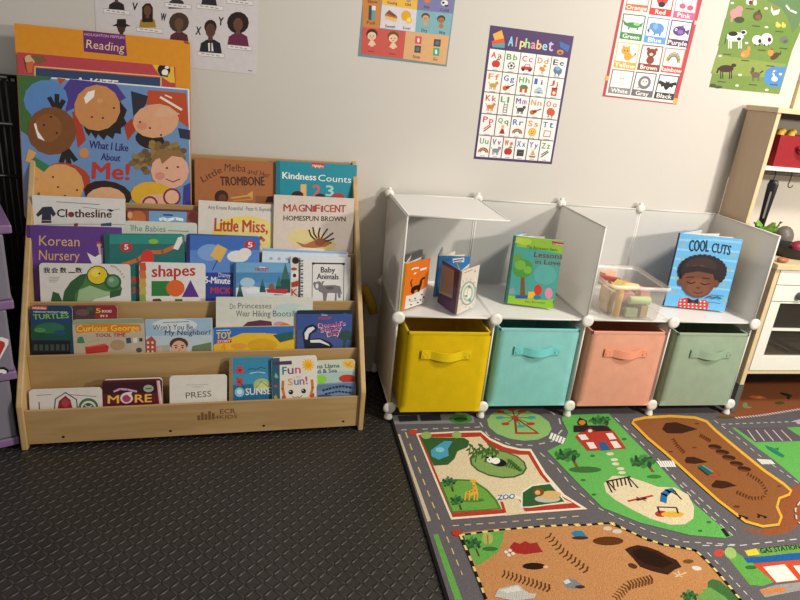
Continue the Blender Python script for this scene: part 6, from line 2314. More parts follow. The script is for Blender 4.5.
def wood(name, c1, c2, axis=0, rough=.45):
    m, nt, b = nodes(name)
    tc = N(nt, 'ShaderNodeTexCoord'); mp = N(nt, 'ShaderNodeMapping')
    sc = [14, 14, 14]; sc[axis] = 1.6; mp.inputs['Scale'].default_value = sc
    nt.links.new(tc.outputs['Object'], mp.inputs['Vector'])
    nz = N(nt, 'ShaderNodeTexNoise'); nz.inputs['Scale'].default_value = 2.2; nz.inputs['Detail'].default_value = 8; nz.inputs['Distortion'].default_value = .8
    nt.links.new(mp.outputs['Vector'], nz.inputs['Vector'])
    r = N(nt, 'ShaderNodeValToRGB'); r.color_ramp.elements[0].position = .32; r.color_ramp.elements[1].position = .7
    r.color_ramp.elements[0].color = rgb(c1); r.color_ramp.elements[1].color = rgb(c2)
    nt.links.new(nz.outputs['Fac'], r.inputs['Fac']); nt.links.new(r.outputs['Color'], b.inputs['Base Color'])
    b.inputs['Roughness'].default_value = rough
    MATS[name] = m
    return m
M_BIRCH = wood('birch_plywood', '#a78656', '#b99969', 0)
M_BIRCHV = wood('birch_plywood_upright', '#b3925e', '#c8aa78', 2)
M_KWOOD = wood('kitchen_birch', '#c1a88c', '#c6ae93', 2, .5)
M_KEDGE = plain('kitchen_birch_edge', '#d9c39a', .5)
M_WALL = plain('painted_wall', '#d0cbc3', .85, .012, 3, .12, 90, spec=.2)
M_BASE = plain('baseboard_paint', '#b8b2a8', .6)
M_WHITE = plain('white_plastic', '#e6e3dc', .35, .02)
M_WIRE = plain('white_coated_wire', '#dcd9d2', .35, .02)
M_PAGE = plain('page_block', '#d8d2c2', .85, .05, 300)
M_BLACKP = plain('black_plastic', '#1c1c1e', .35)
M_BLACKM = plain('black_wire', '#141312', .45)
M_GREYLEG = plain('grey_leg_metal', '#5c5d58', .45)
M_GREYM = plain('grey_rail_metal', '#6a6a66', .35, metal=.4)
M_KWHITE = plain('kitchen_white_lacquer', '#eae7dc', .4, .015)
M_REDF = plain('red_fabric', '#9a1f27', .9, .08, 60, .3, 400)
M_YELF = plain('yellow_cloth', '#d8b040', .9, .15, 40, .3, 300)
def mix_panel(name='frosted_panel', trans=.40, clear=.07):
    m, nt, b = nodes(name)
    b.inputs['Base Color'].default_value = rgb('#eeece8'); b.inputs['Roughness'].default_value = .4
    out = nt.nodes['Material Output']
    tc = N(nt, 'ShaderNodeTexCoord'); nz = N(nt, 'ShaderNodeTexNoise'); nz.inputs['Scale'].default_value = 900
    nt.links.new(tc.outputs['Object'], nz.inputs['Vector'])
    bp = N(nt, 'ShaderNodeBump'); bp.inputs['Strength'].default_value = .25; bp.inputs['Distance'].default_value = .001
    nt.links.new(nz.outputs['Fac'], bp.inputs['Height']); nt.links.new(bp.outputs['Normal'], b.inputs['Normal'])
    tl = N(nt, 'ShaderNodeBsdfTranslucent'); tl.inputs['Color'].default_value = rgb('#efeeea')
    m1 = N(nt, 'ShaderNodeMixShader'); m1.inputs[0].default_value = trans
    nt.links.new(b.outputs[0], m1.inputs[1]); nt.links.new(tl.outputs[0], m1.inputs[2])
    tr = N(nt, 'ShaderNodeBsdfTransparent')
    m2 = N(nt, 'ShaderNodeMixShader'); m2.inputs[0].default_value = clear
    nt.links.new(m1.outputs[0], m2.inputs[1]); nt.links.new(tr.outputs[0], m2.inputs[2])
    nt.links.new(m2.outputs[0], out.inputs['Surface'])
    return m
M_PANEL = mix_panel(); M_PANELH = mix_panel('frosted_shelf_panel', .10, .02)
def see_through(name, col, fac, rough=.15):
    m, nt, b = nodes(name)
    b.inputs['Roughness'].default_value = rough
    out = nt.nodes['Material Output']
    tc = N(nt, 'ShaderNodeTexCoord'); nz = N(nt, 'ShaderNodeTexNoise'); nz.inputs['Scale'].default_value = 30
    nt.links.new(tc.outputs['Object'], nz.inputs['Vector'])
    r = N(nt, 'ShaderNodeValToRGB'); c = rgb(col)
    r.color_ramp.elements[0].color = tuple(v * .92 for v in c[:3]) + (1,); r.color_ramp.elements[1].color = c
    nt.links.new(nz.outputs['Fac'], r.inputs['Fac']); nt.links.new(r.outputs['Color'], b.inputs['Base Color'])
    tr = N(nt, 'ShaderNodeBsdfTransparent')
    m2 = N(nt, 'ShaderNodeMixShader'); m2.inputs[0].default_value = fac
    nt.links.new(b.outputs[0], m2.inputs[1]); nt.links.new(tr.outputs[0], m2.inputs[2])
    nt.links.new(m2.outputs[0], out.inputs['Surface'])
    return m
M_CLEAR = see_through('clear_plastic', '#e9e4de', .72)
M_DRAWER = see_through('smoky_plastic', '#8f8a98', .22, .35)
M_LAV = plain('lavender_plastic', '#84688e', .35)
M_OVENGLASS = see_through('oven_window', '#4a453e', .6, .08)
def fabric(name, col):
    m, nt, b = nodes(name)
    tc = N(nt, 'ShaderNodeTexCoord')
    nz = N(nt, 'ShaderNodeTexNoise'); nz.inputs['Scale'].default_value = 26; nz.inputs['Detail'].default_value = 6
    nt.links.new(tc.outputs['Object'], nz.inputs['Vector'])
    r = N(nt, 'ShaderNodeValToRGB'); c = rgb(col); r.color_ramp.elements[0].position = .25; r.color_ramp.elements[1].position = .75
    r.color_ramp.elements[0].color = tuple(v * .93 for v in c[:3]) + (1,); r.color_ramp.elements[1].color = tuple(min(1, v * 1.06) for v in c[:3]) + (1,)
    nt.links.new(nz.outputs['Fac'], r.inputs['Fac']); nt.links.new(r.outputs['Color'], b.inputs['Base Color'])
    b.inputs['Roughness'].default_value = .9; b.inputs['Specular IOR Level'].default_value = .2
    vo = N(nt, 'ShaderNodeTexVoronoi'); vo.inputs['Scale'].default_value = 420
    nt.links.new(tc.outputs['Object'], vo.inputs['Vector'])
    ad = N(nt, 'ShaderNodeMath', operation='ADD'); n3 = N(nt, 'ShaderNodeTexNoise'); n3.inputs['Scale'].default_value = 9
    nt.links.new(tc.outputs['Object'], n3.inputs['Vector'])
    ms = N(nt, 'ShaderNodeMath', operation='MULTIPLY'); ms.inputs[1].default_value = 3.
    nt.links.new(n3.outputs['Fac'], ms.inputs[0]); nt.links.new(vo.outputs['Distance'], ad.inputs[0]); nt.links.new(ms.outputs[0], ad.inputs[1])
    bp = N(nt, 'ShaderNodeBump'); bp.inputs['Strength'].default_value = .25; bp.inputs['Distance'].default_value = .002
    nt.links.new(ad.outputs[0], bp.inputs['Height']); nt.links.new(bp.outputs['Normal'], b.inputs['Normal'])
    return m
def tread():
    """black rubber tiles with a raised diamond-plate tread, all in nodes"""
    m, nt, b = nodes('diamond_tread_rubber')
    L = nt.links.new
    def math_(op, a, c=None, **k):
        n = N(nt, 'ShaderNodeMath', operation=op)
        for i, v in enumerate((a, c)):
            if v is None: continue
            if isinstance(v, (int, float)): n.inputs[i].default_value = v
            else: L(v, n.inputs[i])
        return n.outputs[0]
    tc = N(nt, 'ShaderNodeTexCoord'); sx = N(nt, 'ShaderNodeSeparateXYZ'); L(tc.outputs['Object'], sx.inputs[0])
    P = .038
    def bars(ox, oy, sgn):
        u = math_('SUBTRACT', math_('FRACT', math_('ADD', math_('DIVIDE', sx.outputs[0], P), ox)), .5)
        v = math_('SUBTRACT', math_('FRACT', math_('ADD', math_('DIVIDE', sx.outputs[1], P), oy)), .5)
        a = math_('MULTIPLY', math_('ADD', u, math_('MULTIPLY', v, sgn)), .7071)
        c = math_('MULTIPLY', math_('SUBTRACT', math_('MULTIPLY', v, 1.), math_('MULTIPLY', u, sgn)), .7071)
        d = math_('ADD', math_('POWER', math_('DIVIDE', a, .34), 2.), math_('POWER', math_('DIVIDE', c, .105), 2.))
        return math_('MAXIMUM', math_('SUBTRACT', 1., d), 0.)
    h = math_('MAXIMUM', bars(0, 0, 1.), bars(.5, .5, 1.))
    h = math_('MAXIMUM', h, math_('MAXIMUM', bars(.5, 0, -1.), bars(0, .5, -1.)))
    h = math_('POWER', h, .6)
    nz = N(nt, 'ShaderNodeTexNoise'); nz.inputs['Scale'].default_value = 3.5; nz.inputs['Detail'].default_value = 4; L(tc.outputs['Object'], nz.inputs['Vector'])
    r = N(nt, 'ShaderNodeValToRGB'); r.color_ramp.elements[0].position = .35; r.color_ramp.elements[1].position = .65
    r.color_ramp.elements[0].color = rgb('#24231f'); r.color_ramp.elements[1].color = rgb('#2d2927')
    L(nz.outputs['Fac'], r.inputs['Fac'])
    mx = N(nt, 'ShaderNodeMix', data_type='RGBA'); mx.inputs['B'].default_value = rgb('#3d3937')
    L(r.outputs['Color'], mx.inputs['A']); L(math_('MULTIPLY', h, .5), mx.inputs['Factor'])
    L(mx.outputs['Result'], b.inputs['Base Color'])
    b.inputs['Roughness'].default_value = .40; b.inputs['Specular IOR Level'].default_value = .5
    n2 = N(nt, 'ShaderNodeTexNoise'); n2.inputs['Scale'].default_value = 700; L(tc.outputs['Object'], n2.inputs['Vector'])
    hh = math_('ADD', h, math_('MULTIPLY', n2.outputs['Fac'], .12))
    bp = N(nt, 'ShaderNodeBump'); bp.inputs['Strength'].default_value = 1.; bp.inputs['Distance'].default_value = .0035
    L(hh, bp.inputs['Height']); L(bp.outputs['Normal'], b.inputs['Normal'])
    return m
M_TREAD = tread()
# ------------------------------------------------------------------ mesh helpers
class MB:
    def __init__(s): s.bm = bmesh.new(); s.bm.loops.layers.float_color.new('Col'); s.cl = s.bm.loops.layers.float_color['Col']
    def face(s, pts, col=None, smooth=False):
        try: f = s.bm.faces.new([s.bm.verts.new(p) for p in pts])
        except ValueError: return None
        s.paint(f, col); f.smooth = smooth
        return f
    def paint(s, f, col):
        if col:
            c = rgb(col) if isinstance(col, str) else col
            for l in f.loops: l[s.cl] = c
    def hexa(s, p, col=None):
        """8 points: bottom 4 (ccw) then top 4"""
        v = [s.bm.verts.new(q) for q in p]
        for idx in ((3, 2, 1, 0), (4, 5, 6, 7), (0, 1, 5, 4), (1, 2, 6, 5), (2, 3, 7, 6), (3, 0, 4, 7)):
            s.paint(s.bm.faces.new([v[i] for i in idx]), col)
    def box(s, x0, x1, y0, y1, z0, z1, col=None):
        s.hexa([(x0, y0, z0), (x1, y0, z0), (x1, y1, z0), (x0, y1, z0), (x0, y0, z1), (x1, y0, z1), (x1, y1, z1), (x0, y1, z1)], col)
    def prism(s, poly, a, b, axis, col=None):
        """polygon of 2-D points extruded along an axis from a to b"""
        def P(q, t): return {0: (t, q[0], q[1]), 1: (q[0], t, q[1]), 2: (q[0], q[1], t)}[axis]
        A = [s.bm.verts.new(P(q, a)) for q in poly]; B = [s.bm.verts.new(P(q, b)) for q in poly]
        n = len(poly)
        s.paint(s.bm.faces.new(A), col); s.paint(s.bm.faces.new(B[::-1]), col)
        for i in range(n): s.paint(s.bm.faces.new([A[i], B[i], B[(i + 1) % n], A[(i + 1) % n]]), col)
    def tube(s, pts, r, n=10, caps=True, col=None, radii=None):
        pts = [Vector(p) for p in pts]; rings = []
        up = Vector((0, 0, 1))
        for i, p in enumerate(pts):
            d = (pts[min(i + 1, len(pts) - 1)] - pts[max(i - 1, 0)]).normalized()
            a = d.cross(up if abs(d.z) < .95 else Vector((1, 0, 0))).normalized(); b = d.cross(a)
            rr = radii[i] if radii else r
            rings.append([s.bm.verts.new(p + (a * math.cos(t) + b * math.sin(t)) * rr) for t in [2 * math.pi * k / n for k in range(n)]])
        for A, B in zip(rings, rings[1:]):
            for k in range(n):
                f = s.bm.faces.new([A[k], A[(k + 1) % n], B[(k + 1) % n], B[k]]); f.smooth = True; s.paint(f, col)
        if caps: s.paint(s.bm.faces.new(rings[0][::-1]), col); s.paint(s.bm.faces.new(rings[-1]), col)
    def lathe(s, prof, o=(0, 0, 0), n=20, axis=2, col=None):
        o = Vector(o); rings = []
        for r, h in prof:
            ring = []
            for k in range(n):
                t = 2 * math.pi * k / n; c, d = r * math.cos(t), r * math.sin(t)
                ring.append(s.bm.verts.new(o + Vector({2: (c, d, h), 1: (c, h, d), 0: (h, c, d)}[axis])))
            rings.append(ring)
        for A, B in zip(rings, rings[1:]):
            for k in range(n):
                f = s.bm.faces.new([A[k], A[(k + 1) % n], B[(k + 1) % n], B[k]]); f.smooth = True; s.paint(f, col)
        s.paint(s.bm.faces.new(rings[0]), col); s.paint(s.bm.faces.new(rings[-1]), col)
    def ball(s, c, r, sc=(1, 1, 1), col=None, n=12):
        g = bmesh.ops.create_uvsphere(s.bm, u_segments=n, v_segments=max(6, n // 2), radius=r)
        for v in g['verts']:
            v.co = Vector((v.co.x * sc[0] + c[0], v.co.y * sc[1] + c[1], v.co.z * sc[2] + c[2]))
        for f in {f for v in g['verts'] for f in v.link_faces}: f.smooth = True; s.paint(f, col)
    def build(s, name, mat, parent=None, bevel=0, seg=2, recalc=True):
        if recalc: bmesh.ops.recalc_face_normals(s.bm, faces=s.bm.faces)
        me = bpy.data.meshes.new(name); s.bm.to_mesh(me); s.bm.free()
        for m in (mat if isinstance(mat, (list, tuple)) else [mat]): me.materials.append(m)
        o = bpy.data.objects.new(name, me); C.objects.link(o)
        if parent: o.parent = parent
        if bevel:
            md = o.modifiers.new('soft_edges', 'BEVEL'); md.width = bevel; md.segments = seg; md.limit_method = 'ANGLE'; md.angle_limit = math.radians(40)
        return o
def tag(o, label, cat, group=None, kind=None):
    if label: o['label'] = label
    if cat: o['category'] = cat
    if group: o['group'] = group
    if kind: o['kind'] = kind
    return o
def thing(name, label, cat, loc=(0, 0, 0), group=None, rz=0, mat=None):
    o = bpy.data.objects.new(name, None); C.objects.link(o); o.empty_display_size = .05
    if mat is not None: o.matrix_world = mat
    else: o.location = loc; o.rotation_euler = (0, 0, rz)
    return tag(o, label, cat, group)
def structure(o):
    o['kind'] = 'structure'; return o
# ------------------------------------------------------------------ printed artwork (flat coloured shapes laid on a surface)
TEXT = {}
def prepare_text():
    want = set()
    for a in ART.values():
        for ln in a.strip().split('\n'):
            f = ln.split('|')
            if f[0] == 't': want.add((f[2], f[3]))
    tmp = []
    for s, bold in want:
        cu = bpy.data.curves.new('txt', 'FONT'); cu.body = s; cu.resolution_u = 2
        o = bpy.data.objects.new('txt', cu); C.objects.link(o); tmp.append((s, bold, o, cu))
    bpy.context.view_layer.update()
    dg = bpy.context.evaluated_depsgraph_get()
    for s, bold, o, cu in tmp:
        me = o.evaluated_get(dg).to_mesh()
        vs = [(v.co.x, v.co.y) for v in me.vertices]
        if not vs: continue
        x0, x1 = min(v[0] for v in vs), max(v[0] for v in vs)
        desc = any(ch in 'gjpqy,' for ch in s)
        y0 = min(v[1] for v in vs); y1 = max(v[1] for v in vs)
        if desc and len(s) > 1: y0 = 0
        if x1 - x0 < 1e-6: x1 = x0 + 1
        if y1 - y0 < 1e-6: y1 = y0 + 1
        TEXT[(s, bold)] = ([((x - x0) / (x1 - x0), (y - y0) / (y1 - y0)) for x, y in vs], [tuple(p.vertices) for p in me.polygons])
    for s, bold, o, cu in tmp:
        bpy.data.objects.remove(o); bpy.data.curves.remove(cu)
ART['mark'] = 't|#74522c|ECR|1|0|170|420|0|0|150\nt|#74522c|4KIDS|1|-150|0|620|0|0|120'
prepare_text()
def draw_art(mb, key, put, step=.00012, lim=None):
    """put(u, v, lift) turns artwork metres into a local point"""
    placed = []
    K = 1e-4
    step_t = step * .2
    for ln in ART[key].strip().split('\n'):
        f = ln.split('|'); k, col = f[0], rgb(f[1]); polys = []
        if k == 'p':
            v = [float(x) * K for x in f[2:]]; polys = [list(zip(v[::2], v[1::2]))]
        elif k == 'e':
            v = [float(x) * K for x in f[2:]]; n = 14
            polys = [[(v[0] + v[2] * math.cos(t) + v[4] * math.sin(t), v[1] + v[3] * math.cos(t) + v[5] * math.sin(t)) for t in [2 * math.pi * i / n for i in range(n)]]]
        elif k == 'l':
            w = float(f[2]) * K / 2; v = [float(x) * K for x in f[3:]]; P = [Vector(q) for q in zip(v[::2], v[1::2])]
            for a, b in zip(P, P[1:]):
                d = b - a
                if d.length < 1e-7: continue
                d = d.normalized() * w; e = d * (.5 if len(P) > 2 else 0); nn = Vector((-d.y, d.x))
                polys.append([a + nn - e, a - nn - e, b - nn + e, b + nn + e])
        elif k == 't':
            v = [float(x) * K for x in f[4:]]
            if (f[2], f[3]) not in TEXT: continue
            pts, pl = TEXT[(f[2], f[3])]
            q = [(v[0] + v[2] * a + v[4] * b, v[1] + v[3] * a + v[5] * b) for a, b in pts]
            polys = [[q[i] for i in p] for p in pl]
            if f[3] != '0':                      # heavier strokes: the same letters again, nudged
                d = Vector((v[4], v[5])) * .035
                polys = [[(x + d.x * i + d.y * j, y - d.x * j + d.y * i) for x, y in p] for p in polys for i, j in ((0, 1), (0, -1), (.6, 0), (-.6, 0))]
        if lim: polys = [[(min(max(x, lim[0]), lim[1]), min(max(y, lim[2]), lim[3])) for x, y in p] for p in polys]
        xs = [p[0] for q in polys for p in q]; ys = [p[1] for q in polys for p in q]
        if not xs: continue
        bb = (min(xs), max(xs), min(ys), max(ys)); lay = 1
        for b2, l2 in placed:
            if l2 >= lay and bb[0] < b2[1] and b2[0] < bb[1] and bb[2] < b2[3] and b2[2] < bb[3]: lay = l2 + 1
        placed.append((bb, lay))
        for pi, p in enumerate(polys):
            if len(p) < 3: continue
            ar = sum(p[i - 1][0] * p[i][1] - p[i][0] * p[i - 1][1] for i in range(len(p)))
            if abs(ar) < 1e-10: continue
            if ar < 0: p = p[::-1]
            mb.face([put(x, y, lay * step + (pi % 4 * step_t if k == 't' else 0)) for x, y in p], col)
def ux(x, y, z): return (x * U, y * U, z * U)
# ================================================================== the room
WALL = 1.14 * U
mb = MB(); mb.box(-3.2, 4.6, WALL, WALL + .1, -.05, 2.7); structure(mb.build('wall_back', M_WALL))
mb = MB(); mb.box(-3.2, 4.6, -3.6, WALL, -.05, 0); structure(mb.build('floor', M_TREAD))
mb = MB(); mb.prism([(WALL - .012, 0), (WALL - .012, .14), (WALL - .006, .152), (WALL, .154), (WALL, 0)], -3.2, 4.6, 0); structure(mb.build('baseboard_back', M_BASE))
# ================================================================== rug
RX0, RX1, RY0, RY1, RT = .035 * U, 6.6 * U, -3.6 * U, 1.02 * U, .005
mb = MB(); mb.box(RX0, RX1, RY0, RY1, 0, RT, '#625e61')
mb.box(RX0 - .004, RX0 + .004, RY0, RY1, 0, RT + .001, '#1c1b1c')
mb.box(RX1 - .004, RX1 + .004, RY0, RY1, 0, RT + .001, '#1c1b1c'); mb.box(RX0, RX1, RY0 - .004, RY0 + .004, 0, RT + .001, '#1c1b1c')
draw_art(mb, 'rug', lambda u, v, l: (u, v, RT + l), step=.00010, lim=(RX0 + .005, RX1 - .005, RY0 + .005, RY1 - .005))
tag(mb.build('play_rug', M_RUG, recalc=False), 'colourful town road map play rug with zoo and school, on the black floor', 'rug')
# ================================================================== posters on the wall
PL = {'portraits': 'white alphabet poster of people portraits, top left behind the tall orange book',
      'opposites': 'bright poster of word pairs such as Sweet and Sour, cut by the top edge',
      'alphabet': 'purple bordered alphabet poster with letter and picture grid above the cube unit',
      'colours': 'red bordered poster of animals in colour name boxes',
      'farm': 'green poster of farm animals with a blue pond, above the play kitchen'}
for k, p in POSTERS.items():
    mb = MB(); q = p['q']; T = .0006
    F = [(x, 0, z) for x, z in q]; B = [(x, T, z) for x, z in q]
    mb.face([F[3], F[2], F[1], F[0]], p['base'])
    mb.face(B, p['base'])
    for i in range(4): mb.face([F[i], F[(i + 1) % 4], B[(i + 1) % 4], B[i]], p['base'])
    draw_art(mb, k, lambda u, v, l: (u, -l, v), step=.00008)
    o = mb.build('wall_poster', M_POSTER, recalc=False); o.location = (p['o'][0], WALL - .0008, p['o'][2])
    tag(o, PL[k], 'poster', 'posters taped to the wall')
# ================================================================== book display shelf
SO = Vector((-3.30704788 * U, -.41993945 * U, 0)); SA = math.radians(4.293)
W_ = 3.03
shelf = thing('book_display_shelf', 'birch plywood tiered book display rack full of picture books, standing on the floor', 'bookshelf', SO, rz=SA)
def sl(x, y, z): return (x * U, y * U, z * U)
prof = [(0, 0), (0, .43), (.012, .46), (1.195, 2.42), (1.215, 2.455), (1.24, 2.47), (1.285, 2.47), (1.285, 0)]
for x0 in (0, W_ - .05):
    mb = MB(); mb.prism([(a * U, b * U) for a, b in prof], x0 * U, (x0 + .05) * U, 0); mb.build('side_panel', M_BIRCHV, shelf, .003)
ROWS = {1: (.03, .375), 2: (.27, .78), 3: (.52, 1.185), 4: (.77, 1.605), 5: (1.0, 1.998)}
def bx(mb, x0, x1, y0, y1, z0, z1, col=None): mb.box(x0 * U, x1 * U, y0 * U, y1 * U, z0 * U, z1 * U, col)
for k in range(1, 6):
    y, z = ROWS[k]
    mb = MB(); bx(mb, .05, W_ - .05, y, y + .026, .04 if k == 1 else ROWS[k - 1][1] - .2, z)
    pn = mb.build('front_rail' if k == 1 else 'tier_panel', M_BIRCH, shelf, .0015)
    yn = ROWS[k + 1][0] if k < 5 else 1.245
    mb = MB(); bx(mb, .05, W_ - .05, y + .026, yn, z - .225, z - .2); mb.build('tier_floor', M_BIRCH, shelf)
    if k == 1:
        for x in (.33, 1.22, 2.06, 2.83):
            mb = MB(); mb.lathe([(.0038, -.0006), (.0038, 0)], (x * U, y * U, .10 * U), 10, 1)
            mb.build('screw_hole', plain('dark_hole', '#2c2014', .7), shelf)
        mb = MB(); c = '#6a4a26'
        for i, hh in enumerate((.05, .08, .06, .09, .07)): bx(mb, 1.46 + i * .032, 1.46 + i * .032 + .022, y - .002, y, .2, .2 + hh, c)
        draw_art(mb, 'mark', lambda u, v, l: (1.66 * U + u, y * U - l, .2 * U + v)); mb.build('burnt_logo', plain('burnt_mark', '#77552e', .7), shelf)
mb = MB(); bx(mb, .05, W_ - .05, 1.245, 1.271, ROWS[5][1] - .23, 2.455); mb.build('back_panel', M_BIRCH, shelf, .0015)
# ------------------------------------------------------------------ books on it
BL = {
 'reading': ('orange oversized book with a purple Reading title block, tallest at the back left', 'tall orange book'),
 'kite': ('red book with a navy panel and yellow corner badge, behind the blue Me! book', ''),
 'me': ('large blue picture book of cartoon children titled What I Like About Me!', ''),
 'melba': ('brown picture book with Trombone in its title, on the top tier', ''),
 'kind': ('teal picture book titled Kindness Counts 123 at the top right', ''),
 'clothes': ('white book with a dark sweater titled Clothesline, below the large blue book', ''),
 'tales': ('reddish brown book with a blue title block, behind the pale green book', ''),
 'babies': ('pale grey green board book titled The Babies', ''),
 'miss': ('cream picture book titled Little Miss, in orange lettering', ''),
 'magn': ('beige picture book titled Magnificent Homespun Brown', ''),
 'korean': ('purple book titled Korean Nursery at the left', ''),
 'teal5': ('dark teal padded storybook with a red number 5 badge', ''),
 'blue5': ('royal blue padded storybook with a red number 5 badge', ''),
 'dots': ('pale blue dotted book standing behind the spiral bound animal book', ''),
 'frog': ('white board book with a green yellow-eyed frog and Chinese title', ''),
 'shapes': ('white board book titled shapes with green square, orange circle and purple triangle', ''),
 'bluebook': ('light blue board book showing a snowy forest with dark green pine trees', ''),
 'kbook': ('narrow sliver of a white, black and red book beside the spiral bound animal book', ''),
 'baby': ('white spiral bound booklet titled Baby Animals with a grey cow', ''),
 'dark': ('small dark blue and green board book at the far left of the second tier', ''),
 'red5': ('dark red board book behind the Tool Time book', ''),
 'tooltime': ('tan board book with a red toolbox reading Tool Time', ''),
 'neighbor': ("pale blue book titled Won't You Be My Neighbor? with a man's face", ''),
 'princess': ('cream book titled Do Princesses Wear Hiking Boots?', ''),
 'yellow': ('yellow and blue board book in front of the princess book', ''),
 'skunk': ('indigo board book with a black and white skunk, at the right of the second tier', ''),
 'emblem': ('white board book with a dark red shape and green round badge, lowest tier far left', ''),
 'more': ('thick maroon board book with gold letters MORE on the lowest tier', ''),
 'press': ('plain cream board book reading PRESS on the lowest tier', ''),
 'sunset': ('blue flowered book titled Sunset with a tan spine on the lowest tier', ''),
 'funsun': ('white board book titled Fun in the Sun! with a smiling sun and round eyes', ''),
 'beach': ('pale green llama board book with a red patch at the right end', ''),
 'ants': ('small slate blue book at the lowest right corner of the shelf', ''),
}
def rrect(w, h, r, n=4):
    pts = []
    for cx, cy, a0 in ((w / 2 - r, h - r, 0), (-w / 2 + r, h - r, 90), (-w / 2 + r, r, 180), (w / 2 - r, r, 270)):
        for i in range(n + 1):
            t = math.radians(a0 + 90 * i / n); pts.append((cx + r * math.cos(t), cy + r * math.sin(t)))
    return pts
def slab(mb, poly, z0, z1, col):
    A = [mb.bm.verts.new((x, y, z1)) for x, y in poly]; B = [mb.bm.verts.new((x, y, z0)) for x, y in poly]
    mb.paint(mb.bm.faces.new(A), col); mb.paint(mb.bm.faces.new(B[::-1]), col); n = len(poly)
    for i in range(n): mb.paint(mb.bm.faces.new([B[i], B[(i + 1) % n], A[(i + 1) % n], A[i]]), col)
for b in BOOKS:
    eu, ev = Vector(b['eu']), Vector(b['ev']); n = eu.cross(ev); w, h, t = b['w'], b['h'], b['t']
    o = Vector(b['o']) + eu * w / 2
    mt = Matrix(((eu.x, ev.x, n.x, o.x), (eu.y, ev.y, n.y, o.y), (eu.z, ev.z, n.z, o.z), (0, 0, 0, 1)))
    nm = {'board': 'board_book', 'spiral': 'spiral_booklet'}.get(b['kind'], 'picture_book')
    root = thing(nm, BL[b['name']][0], 'book', group='books on the display shelf', mat=mt)
    mb = MB(); pg = MB()
    if b['kind'] == 'hard':
        ct = .0022
        slab(mb, rrect(w, h, .0015, 1), -ct, 0, b['base']); slab(mb, rrect(w, h, .0015, 1), -t, -t + ct, b['base'])
        mb.box(-w / 2, -w / 2 + ct, 0, h, -t + ct, -ct, b['spine'])
        pg.box(-w / 2 + ct, w / 2 - .004, .003, h - .003, -t + ct, -ct, b['pages'])
    elif b['kind'] == 'paper':
        ct = .0005
        slab(mb, rrect(w, h, .004, 3), -ct, 0, b['base']); slab(mb, rrect(w, h, .004, 3), -t, -t + ct, b['base'])
        mb.box(-w / 2, -w / 2 + ct, .004, h - .004, -t + ct, -ct, b['spine'])
        pg.box(-w / 2 + ct, w / 2 - .002, .002, h - .002, -t + ct, -ct, b['pages'])
    elif b['kind'] == 'board':
        ct = .0012; r = min(.009, w * .12)
        slab(mb, rrect(w, h, r), -ct, 0, b['base']); slab(mb, rrect(w, h, r), -t, -t + ct, b['base'])
        mb.box(-w / 2 - .0004, -w / 2 + .0012, r, h - r, -t + ct, -ct, b['spine'])
        k = max(2, int(t / .002)); dz = (t - 2 * ct) / k
        for i in range(k): slab(pg, rrect(w - .001 - .0006 * (i % 2), h - .001 - .0006 * (i % 2), r), -t + ct + dz * i, -t + ct + dz * (i + 1), b['pages'])
    else:
        ct = .0005
        slab(mb, rrect(w, h, .001, 1), -ct, 0, b['base']); slab(mb, rrect(w, h, .001, 1), -t, -t + ct, b['base'])
        pg.box(-w / 2 + .001, w / 2 - .001, .001, h - .001, -t + ct, -ct, b['pages'])
        cm = MB()
        for i in range(int(h / .0085)):
            y = .006 + i * .0085
            cm.tube([(-w / 2 + .004 + .0055 * math.cos(a), y, -t / 2 + (t / 2 + .002) * math.sin(a)) for a in [2 * math.pi * j / 10 for j in range(11)]], .0007, 5, False)
        cm.build('wire_coil', M_BLACKM, root)
    draw_art(mb, b['name'], lambda u, v, l: (u - w / 2, v, l))
    mb.build('cover', M_COVER, root, recalc=False); pg.build('pages', M_PAGE, root)
# ================================================================== modular cube unit
unit = thing('cube_storage_unit', 'white frosted panel cube storage unit with open top row, holding four fabric bins', 'storage unit', (0, 0, 0))
FZ = .155; DY = 1.07
def panel(axis, a0, a1, b0, b1, c):
    """thin sheet with a wire rim: axis = its normal"""
    g = .011
    mb = MB()
    lo = (a0 + g, b0 + g); hi = (a1 - g, b1 - g); T = .0016 / U / 2
    if axis == 0: bx(mb, c - T, c + T, lo[0], hi[0], lo[1], hi[1])
    if axis == 1: bx(mb, lo[0], hi[0], c - T, c + T, lo[1], hi[1])
    if axis == 2: bx(mb, lo[0], hi[0], lo[1], hi[1], c - T, c + T)
    p = mb.build('panel', M_PANELH if axis == 2 else M_PANEL, unit)
    mb = MB(); q = [(lo[0], lo[1]), (hi[0], lo[1]), (hi[0], hi[1]), (lo[0], hi[1]), (lo[0], lo[1])]
    P3 = [{0: (c * U, a * U, b * U), 1: (a * U, c * U, b * U), 2: (a * U, b * U, c * U)}[axis] for a, b in q]
    for A, B in zip(P3, P3[1:]): mb.tube([A, B], .0030, 8)
    for A in P3[:4]: mb.ball(A, .0031, n=8)
    mb.build('wire_rim', M_WIRE, p)
z0, z1, z2 = FZ, FZ + 1, FZ + 2
for i in range(4):
    panel(2, i, i + 1, 0, DY, z0); panel(2, i, i + 1, 0, DY, z1); panel(1, i, i + 1, z1, z2, DY)
    panel(1, i, i + 1, z0, z1, DY)
for i in range(5): panel(0, 0, DY, z0, z1, i)
for i in (0, 2, 4): panel(0, 0, DY, z1, z2, i)
panel(2, 0, 1, 0, DY, z2)
